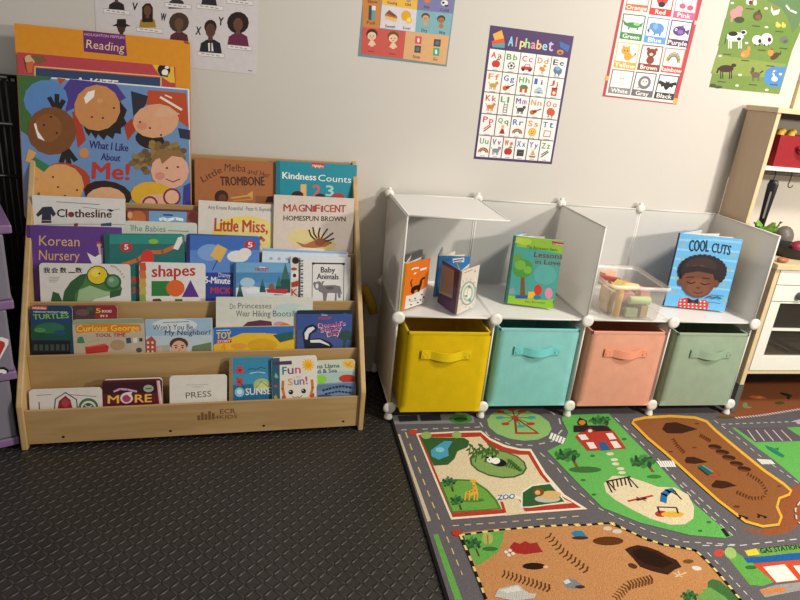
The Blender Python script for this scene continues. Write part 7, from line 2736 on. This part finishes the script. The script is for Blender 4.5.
def connector(i, y, z, front):
    mb = MB(); c = (i * U, y * U, z * U); s = -1 if front else 1
    if front:
        mb.lathe([(.004, .012), (.011, .010), (.0195, -.004), (.0202, -.007), (.018, -.0105), (.010, -.012)], c, 22, 1)
    else:
        mb.lathe([(.006, .014), (.013, .010), (.0155, 0), (.0155, -.006), (.012, -.011), (.007, -.013)], c, 18, 1)
        mb.lathe([(.0055, .010), (.0075, .014), (.0075, .019), (.004, .021)], c, 12, 2)
    mb.build('connector', M_WHITE, unit)
for i in range(5):
    connector(i, 0, z1, True); connector(i, 0, z0, True)
    connector(i, DY, z1, False)
    if i < 4: connector(i, DY, z2, False)
    for y in (0, DY):
        mb = MB(); c = (i * U, y * U); b0 = .0066 if i or y else .0066
        mb.lathe([(.0125, b0), (.0135, b0 + .004), (.0125, b0 + .009), (.0092, .026), (.0095, z0 * U - .008)], (c[0], c[1], 0), 16)
        mb.build('foot', M_WHITE, unit)
# ------------------------------------------------------------------ fabric bins
def fabric_bin(label, col, strap, cx, y0, x0, x1, yb, hgt, rz=0):
    name = 'fabric_bin'
    w = (x1 - x0) * U; d = (yb - y0) * U; h = hgt * U
    t = thing(name, label, 'storage bin', ((x0 + x1) / 2 * U, (y0 + yb) / 2 * U, (z0 + .013) * U), 'fabric bins in the cube unit', rz)
    m = fabric('bin_fabric_' + col.strip('#'), col)
    mb = MB(); n = 12
    def bow(u, v): return .005 * math.sin(math.pi * u) * math.sin(math.pi * v)
    T = .004
    # outer walls with a slight belly, inner walls and floor
    def wall(P0, ex, nrm, flip):
        for i in range(n):
            for j in range(n):
                pts = []
                for a, b in ((i, j), (i + 1, j), (i + 1, j + 1), (i, j + 1)):
                    u, v = a / n, b / n
                    pts.append(Vector(P0) + Vector(ex) * u + Vector((0, 0, h * v)) + Vector(nrm) * bow(u, v))
                mb.face(pts, smooth=True)
    for s in (0, 1):
        k = T * s
        a, b = w / 2 - k, d / 2 - k
        wall((-a, -b, 0), (2 * a, 0, 0), (0, -1, 0), s); wall((a, -b, 0), (0, 2 * b, 0), (1, 0, 0), s)
        wall((a, b, 0), (-2 * a, 0, 0), (0, 1, 0), s); wall((-a, b, 0), (0, -2 * b, 0), (-1, 0, 0), s)
        mb.face([(-a, -b, k), (a, -b, k), (a, b, k), (-a, b, k)])
    bmesh.ops.remove_doubles(mb.bm, verts=mb.bm.verts, dist=1e-5)
    body = mb.build('bin_body', m, t)
    mb = MB(); a, b = w / 2, d / 2
    for A, B in (((-a, -b), (a, -b)), ((a, -b), (a, b)), ((a, b), (-a, b)), ((-a, b), (-a, -b))):
        nx = .0015
        x_0, x_1 = min(A[0], B[0]) - nx, max(A[0], B[0]) + nx; y_0, y_1 = min(A[1], B[1]) - nx, max(A[1], B[1]) + nx
        if x_1 - x_0 < .01: x_0 += 0 if A[0] < 0 else -T; x_1 += T if A[0] < 0 else 0
        else: y_0 += 0 if A[1] < 0 else -T; y_1 += T if A[1] < 0 else 0
        mb.box(x_0, x_1, y_0, y_1, h - .008, h + .001)
    mb.build('hem', m, t, .0012)
    # strap handle across the front, arched away from the bin
    sm = fabric('strap_' + strap.strip('#'), strap)
    mb = MB(); k = 16; zc = h * .735; hw = .0135
    prev = None
    for i in range(k + 1):
        u = i / k; x = cx * w + (u - .5) * .155
        mid = max(0, math.sin(math.pi * min(max((u - .2) / .6, 0), 1)))
        y = -d / 2 - .0065 - .012 * mid; z = zc - .002 * mid + .0015 * math.cos(u * 6)
        ring = [(x, y - .0015, z - hw), (x, y + .0015, z - hw), (x, y + .0015, z + hw), (x, y - .0015, z + hw)]
        if prev:
            for q in range(4): mb.face([prev[q], prev[(q + 1) % 4], ring[(q + 1) % 4], ring[q]], smooth=False)
        else: mb.face(ring)
        prev = ring
    mb.face(prev[::-1])
    hd = mb.build('strap_handle', sm, t)
    for sgn in (-1, 1):
        st = MB(); x = cx * w + sgn * .066
        for A, B in (((x - .007, -.008), (x + .007, -.008)), ((x + .007, -.008), (x + .007, .008)), ((x + .007, .008), (x - .007, .008)), ((x - .007, .008), (x - .007, -.008)), ((x - .007, -.008), (x + .007, .008))):
            st.tube([(A[0], -d / 2 - .0084, zc + A[1]), (B[0], -d / 2 - .0084, zc + B[1])], .0006, 4)
        st.build('stitching', plain('stitch_' + strap.strip('#'), strap, .8), hd)
fabric_bin('mustard yellow fabric cube bin with a yellow strap handle', '#d8b606', '#e2c414', -.02, -.13, .085, .93, .9, .885)
fabric_bin('aqua fabric cube bin with a turquoise strap handle', '#85c6c2', '#74ccca', .0, -.03, 1.055, 1.925, .95, .895)
fabric_bin('peach fabric cube bin with an orange pink strap handle', '#dc9e84', '#e89a78', .0, -.05, 2.065, 2.92, .95, .885)
fabric_bin('sage green fabric cube bin with a green strap handle', '#97a890', '#95ac92', .02, -.06, 3.06, 3.93, .95, .885)
# ------------------------------------------------------------------ standing open books
SLAB = {'orange': ('small orange book with a black animal silhouette, standing open by the left panel', 'book'),
        'blue': ('small bright blue book standing open behind the purple and cream book', 'book'),
        'purple': ('purple and cream book standing open with its spine forward', 'book'),
        'lessons': ('green and teal storybook titled Lessons in Love standing open in the second cube', 'book'),
        'cool': ('blue picture book titled Cool Cuts with a boy in a bow tie', 'book')}
for b in STAND:
    d, up = Vector(b['d']), Vector(b['up']); yb = up.cross(d); o = Vector(b['o'])
    mt = Matrix(((d.x, yb.x, up.x, o.x), (d.y, yb.y, up.y, o.y), (d.z, yb.z, up.z, o.z), (0, 0, 0, 1)))
    root = thing('open_book', SLAB[b['name']][0], 'book', group='books standing on the cube unit', mat=mt)
    w, h, t = b['w'], b['h'], b['t']; bd = Vector(b['bd']); e = Vector((bd.dot(d), bd.dot(yb), 0)).normalized()
    ct = .0022
    mb = MB()
    mb.box(0, w, 0, ct, 0, h, b['base'])
    draw_art(mb, b['name'], lambda u, v, l: (u, -l, v))
    nn = Vector((-e.y, e.x, 0))            # outward side of the back board
    if nn.dot(Vector((1, 0, 0))) > 0: nn = -nn
    hb = Vector((0, 0, 0)) + nn * 0 + Vector((-.0005, t * .5, 0)) if b['name'] != 'purple' else Vector((-.0, t * .35, 0))
    P = [hb, hb + e * w, hb + e * w + nn * ct, hb + nn * ct]
    mb.hexa([tuple(p) for p in P] + [tuple(p + Vector((0, 0, h))) for p in P], b['back'])
    if b['name'] + '_back' in ART:
        Lb = hb + e * w + nn * ct
        draw_art(mb, b['name'] + '_back', lambda u, v, l: tuple(Lb - e * u + nn * l + Vector((0, 0, v))))
    S = [Vector((0, 0, 0)), Vector((0, ct, 0)), hb, hb + nn * ct]
    cvx = sorted(S, key=lambda p: math.atan2(p.y - t * .2, p.x + .001))
    mb.hexa([tuple(p) for p in cvx] + [tuple(p + Vector((0, 0, h))) for p in cvx], b['spine'])
    bmesh.ops.recalc_face_normals(mb.bm, faces=mb.bm.faces)
    mb.build('cover', M_COVER, root, recalc=False)
    pg = MB(); r0 = .003; th = t * .42
    A = [Vector((r0, ct, 0)), Vector((w - .004, ct, 0)), Vector((w - .004, ct + th * .55, 0)), Vector((r0, ct + th, 0))]
    pg.hexa([(p.x, p.y, .003) for p in A] + [(p.x, p.y, h - .003) for p in A])
    f0 = (Vector((1, 0, 0)) * .75 + e * .25).normalized(); f1 = (Vector((1, 0, 0)) * .4 + e * .6).normalized()
    for f in (f0, f1):
        g = Vector((-f.y, f.x, 0)); B = [Vector((r0, ct + th * .8, 0)), Vector((r0, ct + th * .8, 0)) + f * (w - .008)]
        A = [B[0], B[1], B[1] + g * .0008, B[0] + g * .0012]
        pg.hexa([(p.x, p.y, .003) for p in A] + [(p.x, p.y, h - .003) for p in A])
    A = [hb + e * r0 - nn * 0, hb + e * (w - .004), hb + e * (w - .004) - nn * th * .5, hb + e * r0 - nn * th]
    pg.hexa([(p.x, p.y, .003) for p in A] + [(p.x, p.y, h - .003) for p in A])
    pg.build('pages', M_PAGE, root)
# ------------------------------------------------------------------ clear bin with wooden blocks
BZ = (z1 + .016) * U
BO = (2.53 * U, .335 * U)
BRZ = math.radians(-4)
BWX, BWY, BH = .66 * U, .78 * U, .39 * U
clear = thing('clear_plastic_bin', 'clear frosted plastic bin full of pastel wooden blocks, in the third cube', 'storage bin', (BO[0], BO[1], BZ), rz=BRZ)
def ringpts(a, b, r, n=4): return [(x, y - b) for x, y in rrect(2 * a, 2 * b, r, n)]
def loft(mb, secs, close=False):
    R = [[mb.bm.verts.new((x, y, z)) for x, y in pts] for pts, z in secs]
    for A, B in zip(R, R[1:]):
        n = len(A)
        for k in range(n): f = mb.bm.faces.new([A[k], A[(k + 1) % n], B[(k + 1) % n], B[k]]); f.smooth = True
    mb.bm.faces.new(R[0][::-1])
    if close: mb.bm.faces.new(R[-1])
mb = MB()
loft(mb, [(ringpts(BWX / 2 * .86, BWY / 2 * .84, .012), .001), (ringpts(BWX / 2 * .88, BWY / 2 * .87, .014), .006), (ringpts(BWX / 2 * .97, BWY / 2 * .965, .016), BH * .88)])
mb.build('bin_body', M_CLEAR, clear, recalc=False)
mb = MB()
loft(mb, [(ringpts(BWX / 2 * .97, BWY / 2 * .965, .016), BH * .88), (ringpts(BWX / 2 * 1.03, BWY / 2 * 1.04, .018), BH * .885), (ringpts(BWX / 2 * 1.035, BWY / 2 * 1.045, .018), BH * .98), (ringpts(BWX / 2 * 1.0, BWY / 2 * 1.0, .016), BH)])
f = [f for f in mb.bm.faces if len(f.verts) > 6]
bmesh.ops.delete(mb.bm, geom=f, context='FACES_ONLY')
mb.build('rim', see_through('clear_plastic_rim', '#efe9e2', .5), clear, recalc=False)
BLK = [ # shape, local x, y, z, size, rz, tilt, colour, label
 ('cyl', -.044, -.078, .0035, (.011, .088), 0, 4, '#d0a050', 'tan wooden cylinder standing upright at the front of the clear bin'),
 ('cylh', .028, -.074, .045, (.0135, .074), 4, 0, '#b8d28a', 'pale green wooden cylinder lying on its side in the clear bin'),
 ('box', .046, -.078, .0035, (.026, .018, .040), 6, 0, '#b09a72', 'olive tan wooden block under the pale green cylinder'),
 ('box', .004, -.080, .0035, (.040, .018, .030), -4, 0, '#9cab7c', 'sage green wooden block low at the front of the clear bin'),
 ('box', -.050, -.030, .0035, (.034, .050, .042), 0, 0, '#c9b48a', 'beige wooden block low in the left end of the clear bin'),
 ('box', -.050, -.028, .046, (.040, .060, .036), 5, 0, '#d8bfa0', 'cream wooden block above the low beige block'),
 ('box', -.002, -.040, .040, (.046, .034, .034), -12, 0, '#d6909a', 'rose pink wooden block in the middle of the clear bin'),
 ('box', -.010, .030, .0035, (.070, .060, .060), 0, 0, '#c8a890', 'tan pink wooden block hidden at the back of the clear bin'),
 ('box', .046, -.022, .0035, (.038, .060, .062), 0, 0, '#bfa888', 'light brown wooden block at the right of the clear bin'),
 ('arch', -.030, .060, .066, (.060, .024, .044), 30, 0, '#e7b094', 'peach wooden arch on top at the back left of the clear bin'),
 ('box', -.044, .010, .094, (.066, .018, .014), -30, 0, '#a8584a', 'brick red wooden plank lying at the top left of the clear bin'),
 ('tri', -.024, -.034, .084, (.062, .044, .026), 16, 0, '#e9cf7c', 'pale yellow wooden wedge on top of the heap'),
 ('box', .012, -.012, .078, (.072, .030, .015), -14, 0, '#ecd79a', 'cream yellow wooden plank on top of the heap'),
 ('box', .048, .030, .066, (.040, .070, .014), 24, 0, '#c77a6e', 'dusty red wooden plank at the top right of the clear bin'),
 ('box', .016, .060, .066, (.030, .040, .018), 15, 0, '#b5a45e', 'olive yellow wooden block at the top back of the clear bin'),
 ('box', .052, -.050, .066, (.034, .022, .022), 0, 0, '#d8978c', 'coral pink wooden block at the right front of the clear bin')]
RM = Matrix.Translation((BO[0], BO[1], BZ)) @ Matrix.Rotation(BRZ, 4, 'Z')
for kind, x, y, z, s, rz, tilt, col, lab in BLK:
    mb = MB()
    if kind == 'box': mb.box(-s[0] / 2, s[0] / 2, -s[1] / 2, s[1] / 2, 0, s[2])
    elif kind == 'cyl': mb.lathe([(s[0] * .9, 0), (s[0], .0012), (s[0], s[1] - .0012), (s[0] * .9, s[1])], n=20)
    elif kind == 'cylh': mb.lathe([(s[0] * .9, -s[1] / 2), (s[0], -s[1] / 2 + .0012), (s[0], s[1] / 2 - .0012), (s[0] * .9, s[1] / 2)], (0, 0, s[0]), 20, 0)
    elif kind == 'tri': mb.prism([(-s[0] / 2, 0), (s[0] / 2, 0), (0, s[2])], -s[1] / 2, s[1] / 2, 1)
    elif kind == 'arch':
        pl = [(-s[0] / 2, 0), (-s[0] / 2, s[2]), (s[0] / 2, s[2]), (s[0] / 2, 0)] + [(s[0] * .26 * math.cos(a), s[0] * .26 * math.sin(a)) for a in [math.pi * k / 8 for k in range(9)]]
        mb.prism(pl, -s[1] / 2, s[1] / 2, 1)
    o = mb.build('wooden_block', plain('block_' + col.strip('#'), col, .55, .07, 50), None, .0015 if kind in ('box', 'tri') else 0)
    o.matrix_world = RM @ Matrix.Translation((x, y, z)) @ Matrix.Rotation(math.radians(rz), 4, 'Z')
    tag(o, lab, 'toy block', 'wooden blocks in the clear bin')
# ================================================================== play kitchen
KX, KX2 = 4.07, 6.42
kit = thing('play_kitchen', 'white and birch toy play kitchen at the right edge, beside the cube unit', 'play kitchen', ux(KX, 0, 0))
def kb(name, mat, x0, x1, y0, y1, za, zb, par=None, bev=.0012):
    mb = MB(); mb.box((x0 - KX) * U, (x1 - KX) * U, y0 * U, y1 * U, za * U, zb * U); return mb.build(name, mat, par or kit, bev)
for x in (KX, KX2 - .055):
    kb('side_panel', M_KWOOD, x, x + .055, .012, 1.09, .395, 1.79)
    kb('side_edge', M_KEDGE, x, x + .055, 0, .0118, .395, 1.79)
    kb('upper_side_panel', M_KWOOD, x, x + .05, .632, 1.09, 1.85, 3.355)
    kb('upper_side_edge', M_KEDGE, x, x + .05, .62, .6318, 1.85, 3.355)
    for y in (.01, .92): kb('leg', M_GREYLEG, x + .004, x + .075, y, y + .15, .0225, .394)
kb('counter', M_KEDGE, KX - .02, KX2 + .02, -.03, 1.09, 1.79, 1.85)
kb('top_board', M_KEDGE, KX - .02, KX2 + .02, .6, 1.10, 3.356, 3.41)
kb('upper_shelf', M_KWHITE, KX + .05, KX2 - .055, .64, 1.06, 2.745, 2.79)
kb('upper_back_panel', plain('kitchen_back', '#8c8478', .7), KX + .05, KX2 - .055, 1.05, 1.075, 2.79, 3.355)
kb('cabinet_bottom', M_KEDGE, KX + .055, KX2 - .055, .01, 1.05, .53, .572)
kb('cabinet_back', plain('cabinet_back', '#9a9082', .7), KX + .055, KX2 - .055, 1.05, 1.07, .572, 1.785)
kb('oven_shelf', M_GREYM, KX + .056, KX2 - .056, .2, 1.04, 1.02, 1.035)
# doors
def framed_door(xa, xb):
    za, zb = .58, 1.415
    mb = MB(); fr = .125
    for r in ((xa, xb, za, .765), (xa, xb, 1.40, zb), (xa, xa + fr, .765, 1.40), (xb - fr, xb, .765, 1.40)):
        mb.box((r[0] - KX) * U, (r[1] - KX) * U, 0, .05 * U, r[2] * U, r[3] * U)
    d = mb.build('oven_door', M_KWHITE, kit, .0012)
    kb('oven_window', M_OVENGLASS, xa + fr, xb - fr, .02, .03, .765, 1.40, d, 0)
    kb('window_bar', M_KWHITE, xa + fr, xb - fr, .0, .018, 1.075, 1.105, d, 0)
framed_door(KX + .065, 5.24); framed_door(5.26, KX2 - .065)
kb('control_panel', M_KWHITE, KX + .065, KX2 - .065, 0, .05, 1.425, 1.605)
dr = kb('drawer_front', M_KWHITE, KX + .065, KX2 - .065, 0, .05, 1.615, 1.78)
for x in (4.46, 4.8, 5.15):
    mb = MB(); mb.lathe([(.0125, -.001), (.0135, -.004), (.0135, -.012), (.011, -.016)], ((x - KX) * U, 0, 1.5 * U), 20, 1); mb.build('knob', plain('knob_grey', '#4b5358', .4), kit)
mb = MB(); mb.tube([ux(.05, .72, 2.71), ux(KX2 - KX - .055, .72, 2.71)], .006, 12); mb.build('hanging_rail', M_GREYM, kit)
# hooks on the rail, utensils, toy food, red basket
def hook(x, lab):
    mb = MB(); r = .011
    cx, cy, cz = x * U, .72 * U, 2.71 * U
    pts = [(cx, cy + .0105 * math.cos(a), cz + .0105 * math.sin(a)) for a in [math.radians(v) for v in range(-40, 200, 20)]]
    e = pts[-1]
    pts += [(cx - .003, e[1] - .001, cz - .02)]
    c2 = cz - .034
    pts += [(cx - .003 + .010 * (1 - math.cos(a)), e[1] + .001, c2 - .010 * math.sin(a)) for a in [math.radians(v) for v in range(0, 200, 20)]]
    mb.tube(pts, .0017, 8)
    o = mb.build('hanging_hook', M_BLACKM); return tag(o, lab, 'hook', 'black hooks on the kitchen rail')
hook(4.33, 'black metal hook holding the black spatula')
hook(4.545, 'empty black metal hook on the kitchen rail')
sp = thing('toy_spatula', 'black plastic spatula hanging handle up from the kitchen rail', 'utensil', ux(4.34, .69, 1.97))
mb = MB(); R = []
prof = [(0, .005), (.08, .0065), (.16, .0085), (.19, .009), (.205, .0065)]
for zz, r in prof: R.append([(r * 1.9 * math.cos(a), .004 * math.sin(a) * r / .006, zz) for a in [2 * math.pi * k / 14 for k in range(14)]])
for A, B in zip(R, R[1:]):
    for k in range(14): mb.face([A[k], A[(k + 1) % 14], B[(k + 1) % 14], B[k]], smooth=True)
mb.face(R[0][::-1]); mb.face(R[-1]); bmesh.ops.remove_doubles(mb.bm, verts=mb.bm.verts, dist=1e-6)
hd_ = mb.build('handle', M_BLACKP, sp)
mb = MB(); mb.box(-.003, .003, -.0075, -.004, .07, .165); mb.build('grip_inlay', plain('grip_grey', '#8a8880', .4), hd_)
mb = MB(); mb.prism([(-.02, -.032), (.02, -.032), (.024, -.014), (.008, .001), (-.008, .001), (-.024, -.014)], -.001, .001, 1); mb.build('blade', M_BLACKP, sp, .0006)
sp.rotation_euler = (0, math.radians(0), math.radians(-38))
cz = 1.8505 * U
pan = thing('toy_pan', 'black toy frying pan on the kitchen counter', 'pan', (4.54 * U, .36 * U, cz))
mb = MB(); mb.lathe([(.048, 0), (.060, .004), (.070, .034), (.071, .037), (.067, .036), (.057, .006), (.010, .0045)], n=28); mb.build('pan_body', M_BLACKP, pan)
mb = MB(); mb.tube([(.068, 0, .030), (.095, .01, .034), (.15, .03, .036)], .005, 8); mb.build('handle', M_BLACKP, pan)
grn = thing('toy_lettuce', 'green toy leafy vegetable standing behind the black pan', 'toy food', (4.22 * U, .47 * U, cz))
mb = MB(); rr = random.Random(3)
for k in range(11):
    a = k * 2.399; L = .05 + .03 * rr.random(); bx_, by_ = math.cos(a), math.sin(a); wv = .018 + .008 * rr.random()
    prev = None
    for j in range(5):
        t_ = j / 4; r = .008 + .032 * t_ ** 1.4; z = .035 + L * t_; ww = wv * math.sin(math.pi * min(.95, .15 + t_ * .8))
        c = Vector((bx_ * r, by_ * r, z)); sd = Vector((-by_, bx_, 0)) * ww; rip = Vector((bx_, by_, 0)) * .004 * (-1) ** j
        row = [c - sd + rip, c, c + sd - rip]
        if prev:
            for q in range(2): mb.face([prev[q], prev[q + 1], row[q + 1], row[q]], smooth=True)
        prev = row
mb.build('leaf', plain('toy_leaf', '#6f9a3c', .6, .25, 40), grn)
mb = MB(); mb.lathe([(.014, 0), (.02, .006), (.018, .03), (.012, .05), (.006, .054)], n=14); mb.build('stalk', plain('toy_stalk', '#b8c48a', .6), grn)
def food(name, lab, loc, r, sc, col):
    mb = MB(); mb.ball((0, 0, r * sc[2]), r, sc, n=16)
    o = mb.build(name, plain(name + col.strip('#'), col, .45, .12, 60)); o.location = loc; return tag(o, lab, 'toy food')
food('toy_beet', 'dark red toy vegetable resting in the black pan', (4.60 * U, .33 * U, cz + .0075), .034, (1.1, .8, .72), '#8c2438')
food('toy_potato', 'grey brown round toy food behind the dark red vegetable', (4.72 * U, .72 * U, cz), .034, (1.0, .9, 1.2), '#6a645c')
food('toy_bread', 'small reddish brown toy food at the counter corner', (4.17 * U, .06 * U, cz), .016, (1.3, .9, .55), '#a86a48')
mb = MB()
red = thing('red_fabric_basket', 'red fabric basket on the top shelf of the play kitchen', 'basket', ux(4.66, .84, 2.7905))
def tap(a0, b0, a1, b1, h):
    return [(-a0, -b0, 0), (a0, -b0, 0), (a0, b0, 0), (-a0, b0, 0), (-a1, -b1, h), (a1, -b1, h), (a1, b1, h), (-a1, b1, h)]
o8 = tap(.125, .05, .135, .058, .105)
v = [mb.bm.verts.new(p) for p in o8]; i8 = [mb.bm.verts.new((p[0] * .96, p[1] * .93, p[2] + (.004 if p[2] == 0 else 0))) for p in o8]
for idx in ((3, 2, 1, 0), (0, 1, 5, 4), (1, 2, 6, 5), (2, 3, 7, 6), (3, 0, 4, 7)):
    mb.bm.faces.new([v[i] for i in idx]); mb.bm.faces.new([i8[i] for i in idx[::-1]])
for a, b in ((4, 5), (5, 6), (6, 7), (7, 4)): mb.bm.faces.new([v[a], v[b], i8[b], i8[a]])
mb.build('basket_body', M_REDF, red)
mb = MB(); mb.tube([(-.06, -.062, .07), (-.04, -.07, .055), (0, -.073, .05), (.04, -.07, .055), (.06, -.062, .07)], .006, 8); mb.build('strap_handle', M_REDF, red)
for x, lab in ((4.36, 'yellow cloth roll at the left end of the red basket'), (4.5, 'yellow cloth roll beside the first one in the red basket')):
    mb = MB(); mb.ball((0, 0, -.008), .022, (.62, .8, 1.1), n=14); mb.ball((.006, -.004, .008), .013, (.9, .9, .8), n=10); mb.tube([(0, 0, -.1), (0, 0, -.02)], .012, 10)
    o = mb.build('yellow_cloth', M_YELF); o.location = (x * U, .84 * U, 2.7905 * U + .108); tag(o, lab, 'cloth', 'yellow cloths in the red basket')
# framed picture on the wall at the far right
mb = MB(); fx = 4.66
fp = thing('framed_picture', 'pale picture in a thin light wood frame, cut by the right edge above the kitchen', 'picture', (fx * U, WALL, 3.25 * U))
for r in ((0, .4, 0, .012), (0, .4, .288, .3), (0, .012, .012, .288), (.388, .4, .012, .288)): mb.box(r[0], r[1], -.014, -.001, r[2], r[3])
mb.build('frame', M_KEDGE, fp)
mb = MB(); mb.box(.012, .388, -.006, -.001, .012, .288, '#e6dfc0'); mb.face([(.03, -.0065, .10), (.06, -.0065, .09), (.09, -.0065, .13), (.05, -.0065, .12)], '#2a2620'); mb.face([(.12, -.0065, .16), (.2, -.0065, .14), (.24, -.0065, .2), (.16, -.0065, .22)], '#2a2620')
mb.build('print', M_POSTER, fp)
# ================================================================== left edge: black wire rack, drawer tower
rack = thing('black_wire_crate', 'black wire grid crate with close upright wires, standing behind the bookshelf at the left', 'wire crate', ux(-4.1, .95, 0))
RXa, RXb, RH = -.95, .56, 3.03
def wire_side(y, name):
    mb = MB()
    for k in range(int((RXb - RXa) / .055) + 1):
        x = RXa + k * .055; mb.tube([ux(x, y, .02), ux(x, y, RH)], .0032, 6)
    for z in (.04, .55, 1.05, 1.6, 2.15, 2.62, RH - .01):
        mb.tube([ux(RXa, y - .012, z), ux(RXb, y - .012, z)], .005, 8)
    mb.build(name, M_BLACKM, rack)
wire_side(-.10, 'front_grid'); wire_side(.14, 'back_grid')
mb = MB(); mb.box(RXa * U, RXb * U, .08 * U, .09 * U, .03 * U, (RH - .05) * U); mb.build('dark_sheet', plain('dark_brown_matte', '#211a17', .9), rack)  # plain dark sheet filling the view between the front and back grids
mb = MB(); mb.box(RXa * U, RXb * U, -.09 * U, .13 * U, .0, .03 * U); mb.build('tray', M_BLACKP, rack)
tw = thing('drawer_tower', 'smoky plastic drawer tower with lavender rims, at the left edge beside the bookshelf', 'drawer unit', ux(-3.335, -.36, 0), rz=math.radians(26))
TWW, TWD = 1.05, 1.0
for k in range(3):
    zb = .03 + k * .63; g = .045 * k        # the tower widens a little upwards
    mb = MB(); bx(mb, -TWW, g, 0, TWD, zb, zb + .075); mb.build('lavender_rim', M_LAV, tw, .004, 3)
    d_ = MB(); R4 = [(-TWW + .03, .02), (-.025, .02), (-.025, TWD - .03), (-TWW + .03, TWD - .03)]
    bx(d_, -TWW + .03, g - .012, .015, TWD - .03, zb + .076, zb + .629)
    dd = d_.build('drawer', M_DRAWER, tw, .006, 3)
    mb = MB(); bx(mb, -TWW + .3, -.32, -.03, .012, zb + .32, zb + .38); mb.build('drawer_handle', M_LAV, dd, .003)
    if k == 1:
        mb = MB(); F_ = lambda pts, y, col: mb.face([ux(a + .075, y, b) for a, b in pts], col)
        F_([(-.17, .80 + .0), (-.06, .99), (-.055, 1.03), (-.10, 1.06), (-.24, 1.03), (-.26, .9)], .0045, '#e4dedc'); F_([(-.16, .84), (-.085, .98), (-.085, 1.01), (-.11, 1.03), (-.22, 1.0), (-.235, .91)], .0035, '#b0342e')
        F_([(-.20, .96), (-.12, .98), (-.13, 1.0), (-.20, .985)], .0025, '#e0b8b0')
        F_([(-.2, .66), (-.085, .66), (-.085, .76), (-.11, .79), (-.2, .8)], .0045, '#1c1a1c'); F_([(-.19, .68), (-.1, .68), (-.1, .75), (-.12, .77), (-.19, .78)], .0035, '#e6e2e0'); F_([(-.16, .7), (-.13, .7), (-.13, .74), (-.16, .74)], .0025, '#1c1a1c')
        mb.build('sticker', M_POSTER, dd)
    if k == 0:
        mb = MB(); mb.ball(ux(-.2, .3, .3), .05, (1, 1, .8), n=14); mb.ball(ux(-.5, .35, .28), .055, (1.1, 1, .8), n=14)
        mb.build('contents', plain('pale_contents', '#a8a49a', .7), dd)
mb = MB(); bx(mb, -TWW - .01, .14, -.01, TWD + .01, 1.92, 1.99); mb.build('top_board', M_LAV, tw, .004, 3)
# ================================================================== gap between bookshelf and cube unit
mb = MB(); mb.tube([ux(-.23, .99, .06), ux(-.235, .99, .5), ux(-.245, .99, .95), ux(-.235, .985, 1.06), ux(-.20, .98, 1.09), ux(-.16, .96, 1.02), ux(-.115, .94, .92), ux(-.085, .93, .82)], .017, 14)
tag(mb.build('yellow_tube', plain('yellow_foam', '#b8941c', .6)), 'bent yellow foam tube in the dark gap beside the cube unit', 'tube')
mb = MB(); mb.lathe([(.012, 0), (.014, .004), (.014, .045), (.010, .052), (.006, .054), (.006, .066), (.003, .067)], n=16)
o = mb.build('small_white_bottle', M_WHITE); o.location = ux(-.20, .72, 0); tag(o, 'small white bottle on the floor in the gap beside the cube unit', 'bottle')
# ================================================================== lights
def lamp(name, kind, loc, energy, col, size=None, target=None, **kw):
    l = bpy.data.lights.new(name, kind); l.energy = energy; l.color = col
    for k, v in kw.items(): setattr(l, k, v)
    o = bpy.data.objects.new(name, l); C.objects.link(o); o.location = loc
    if target is not None: o.rotation_euler = (Vector(target) - Vector(loc)).to_track_quat('-Z', 'Y').to_euler()
    return o
lamp('side_lamp', 'POINT', ux(5.9, -5.4, 4.35), 122, (1, .93, .83), shadow_soft_size=.07)
lamp('ceiling_light', 'AREA', ux(4.9, -4.2, 8.0), 48, (1, .93, .83), size=.3, target=ux(2.2, 0, .5))
bpy.data.lights['ceiling_light'].size = .35
w = bpy.data.worlds.new('room_fill'); bpy.context.scene.world = w; w.use_nodes = True
w.node_tree.nodes['Background'].inputs[0].default_value = (.96, .93, .90, 1); w.node_tree.nodes['Background'].inputs[1].default_value = .36
# ================================================================== camera
cam = bpy.data.cameras.new('camera'); co = bpy.data.objects.new('camera', cam); C.objects.link(co)
cam.sensor_width = 36; cam.lens = 616.0 / 800 * 36; cam.clip_start = .02
co.matrix_world = Matrix(((0.979865,-0.024177,-0.198193,-0.360712),(-0.177020,0.353945,-0.918361,-1.675621),(0.092352,0.934954,0.342539,1.033695),(0,0,0,1)))
bpy.context.scene.camera = co
sc = bpy.context.scene
sc.view_settings.view_transform = 'Standard'; sc.view_settings.look = 'None'; sc.view_settings.exposure = 0; sc.view_settings.gamma = 1
sc.cycles.max_bounces = 8; sc.cycles.transparent_max_bounces = 16; sc.cycles.use_denoising = True
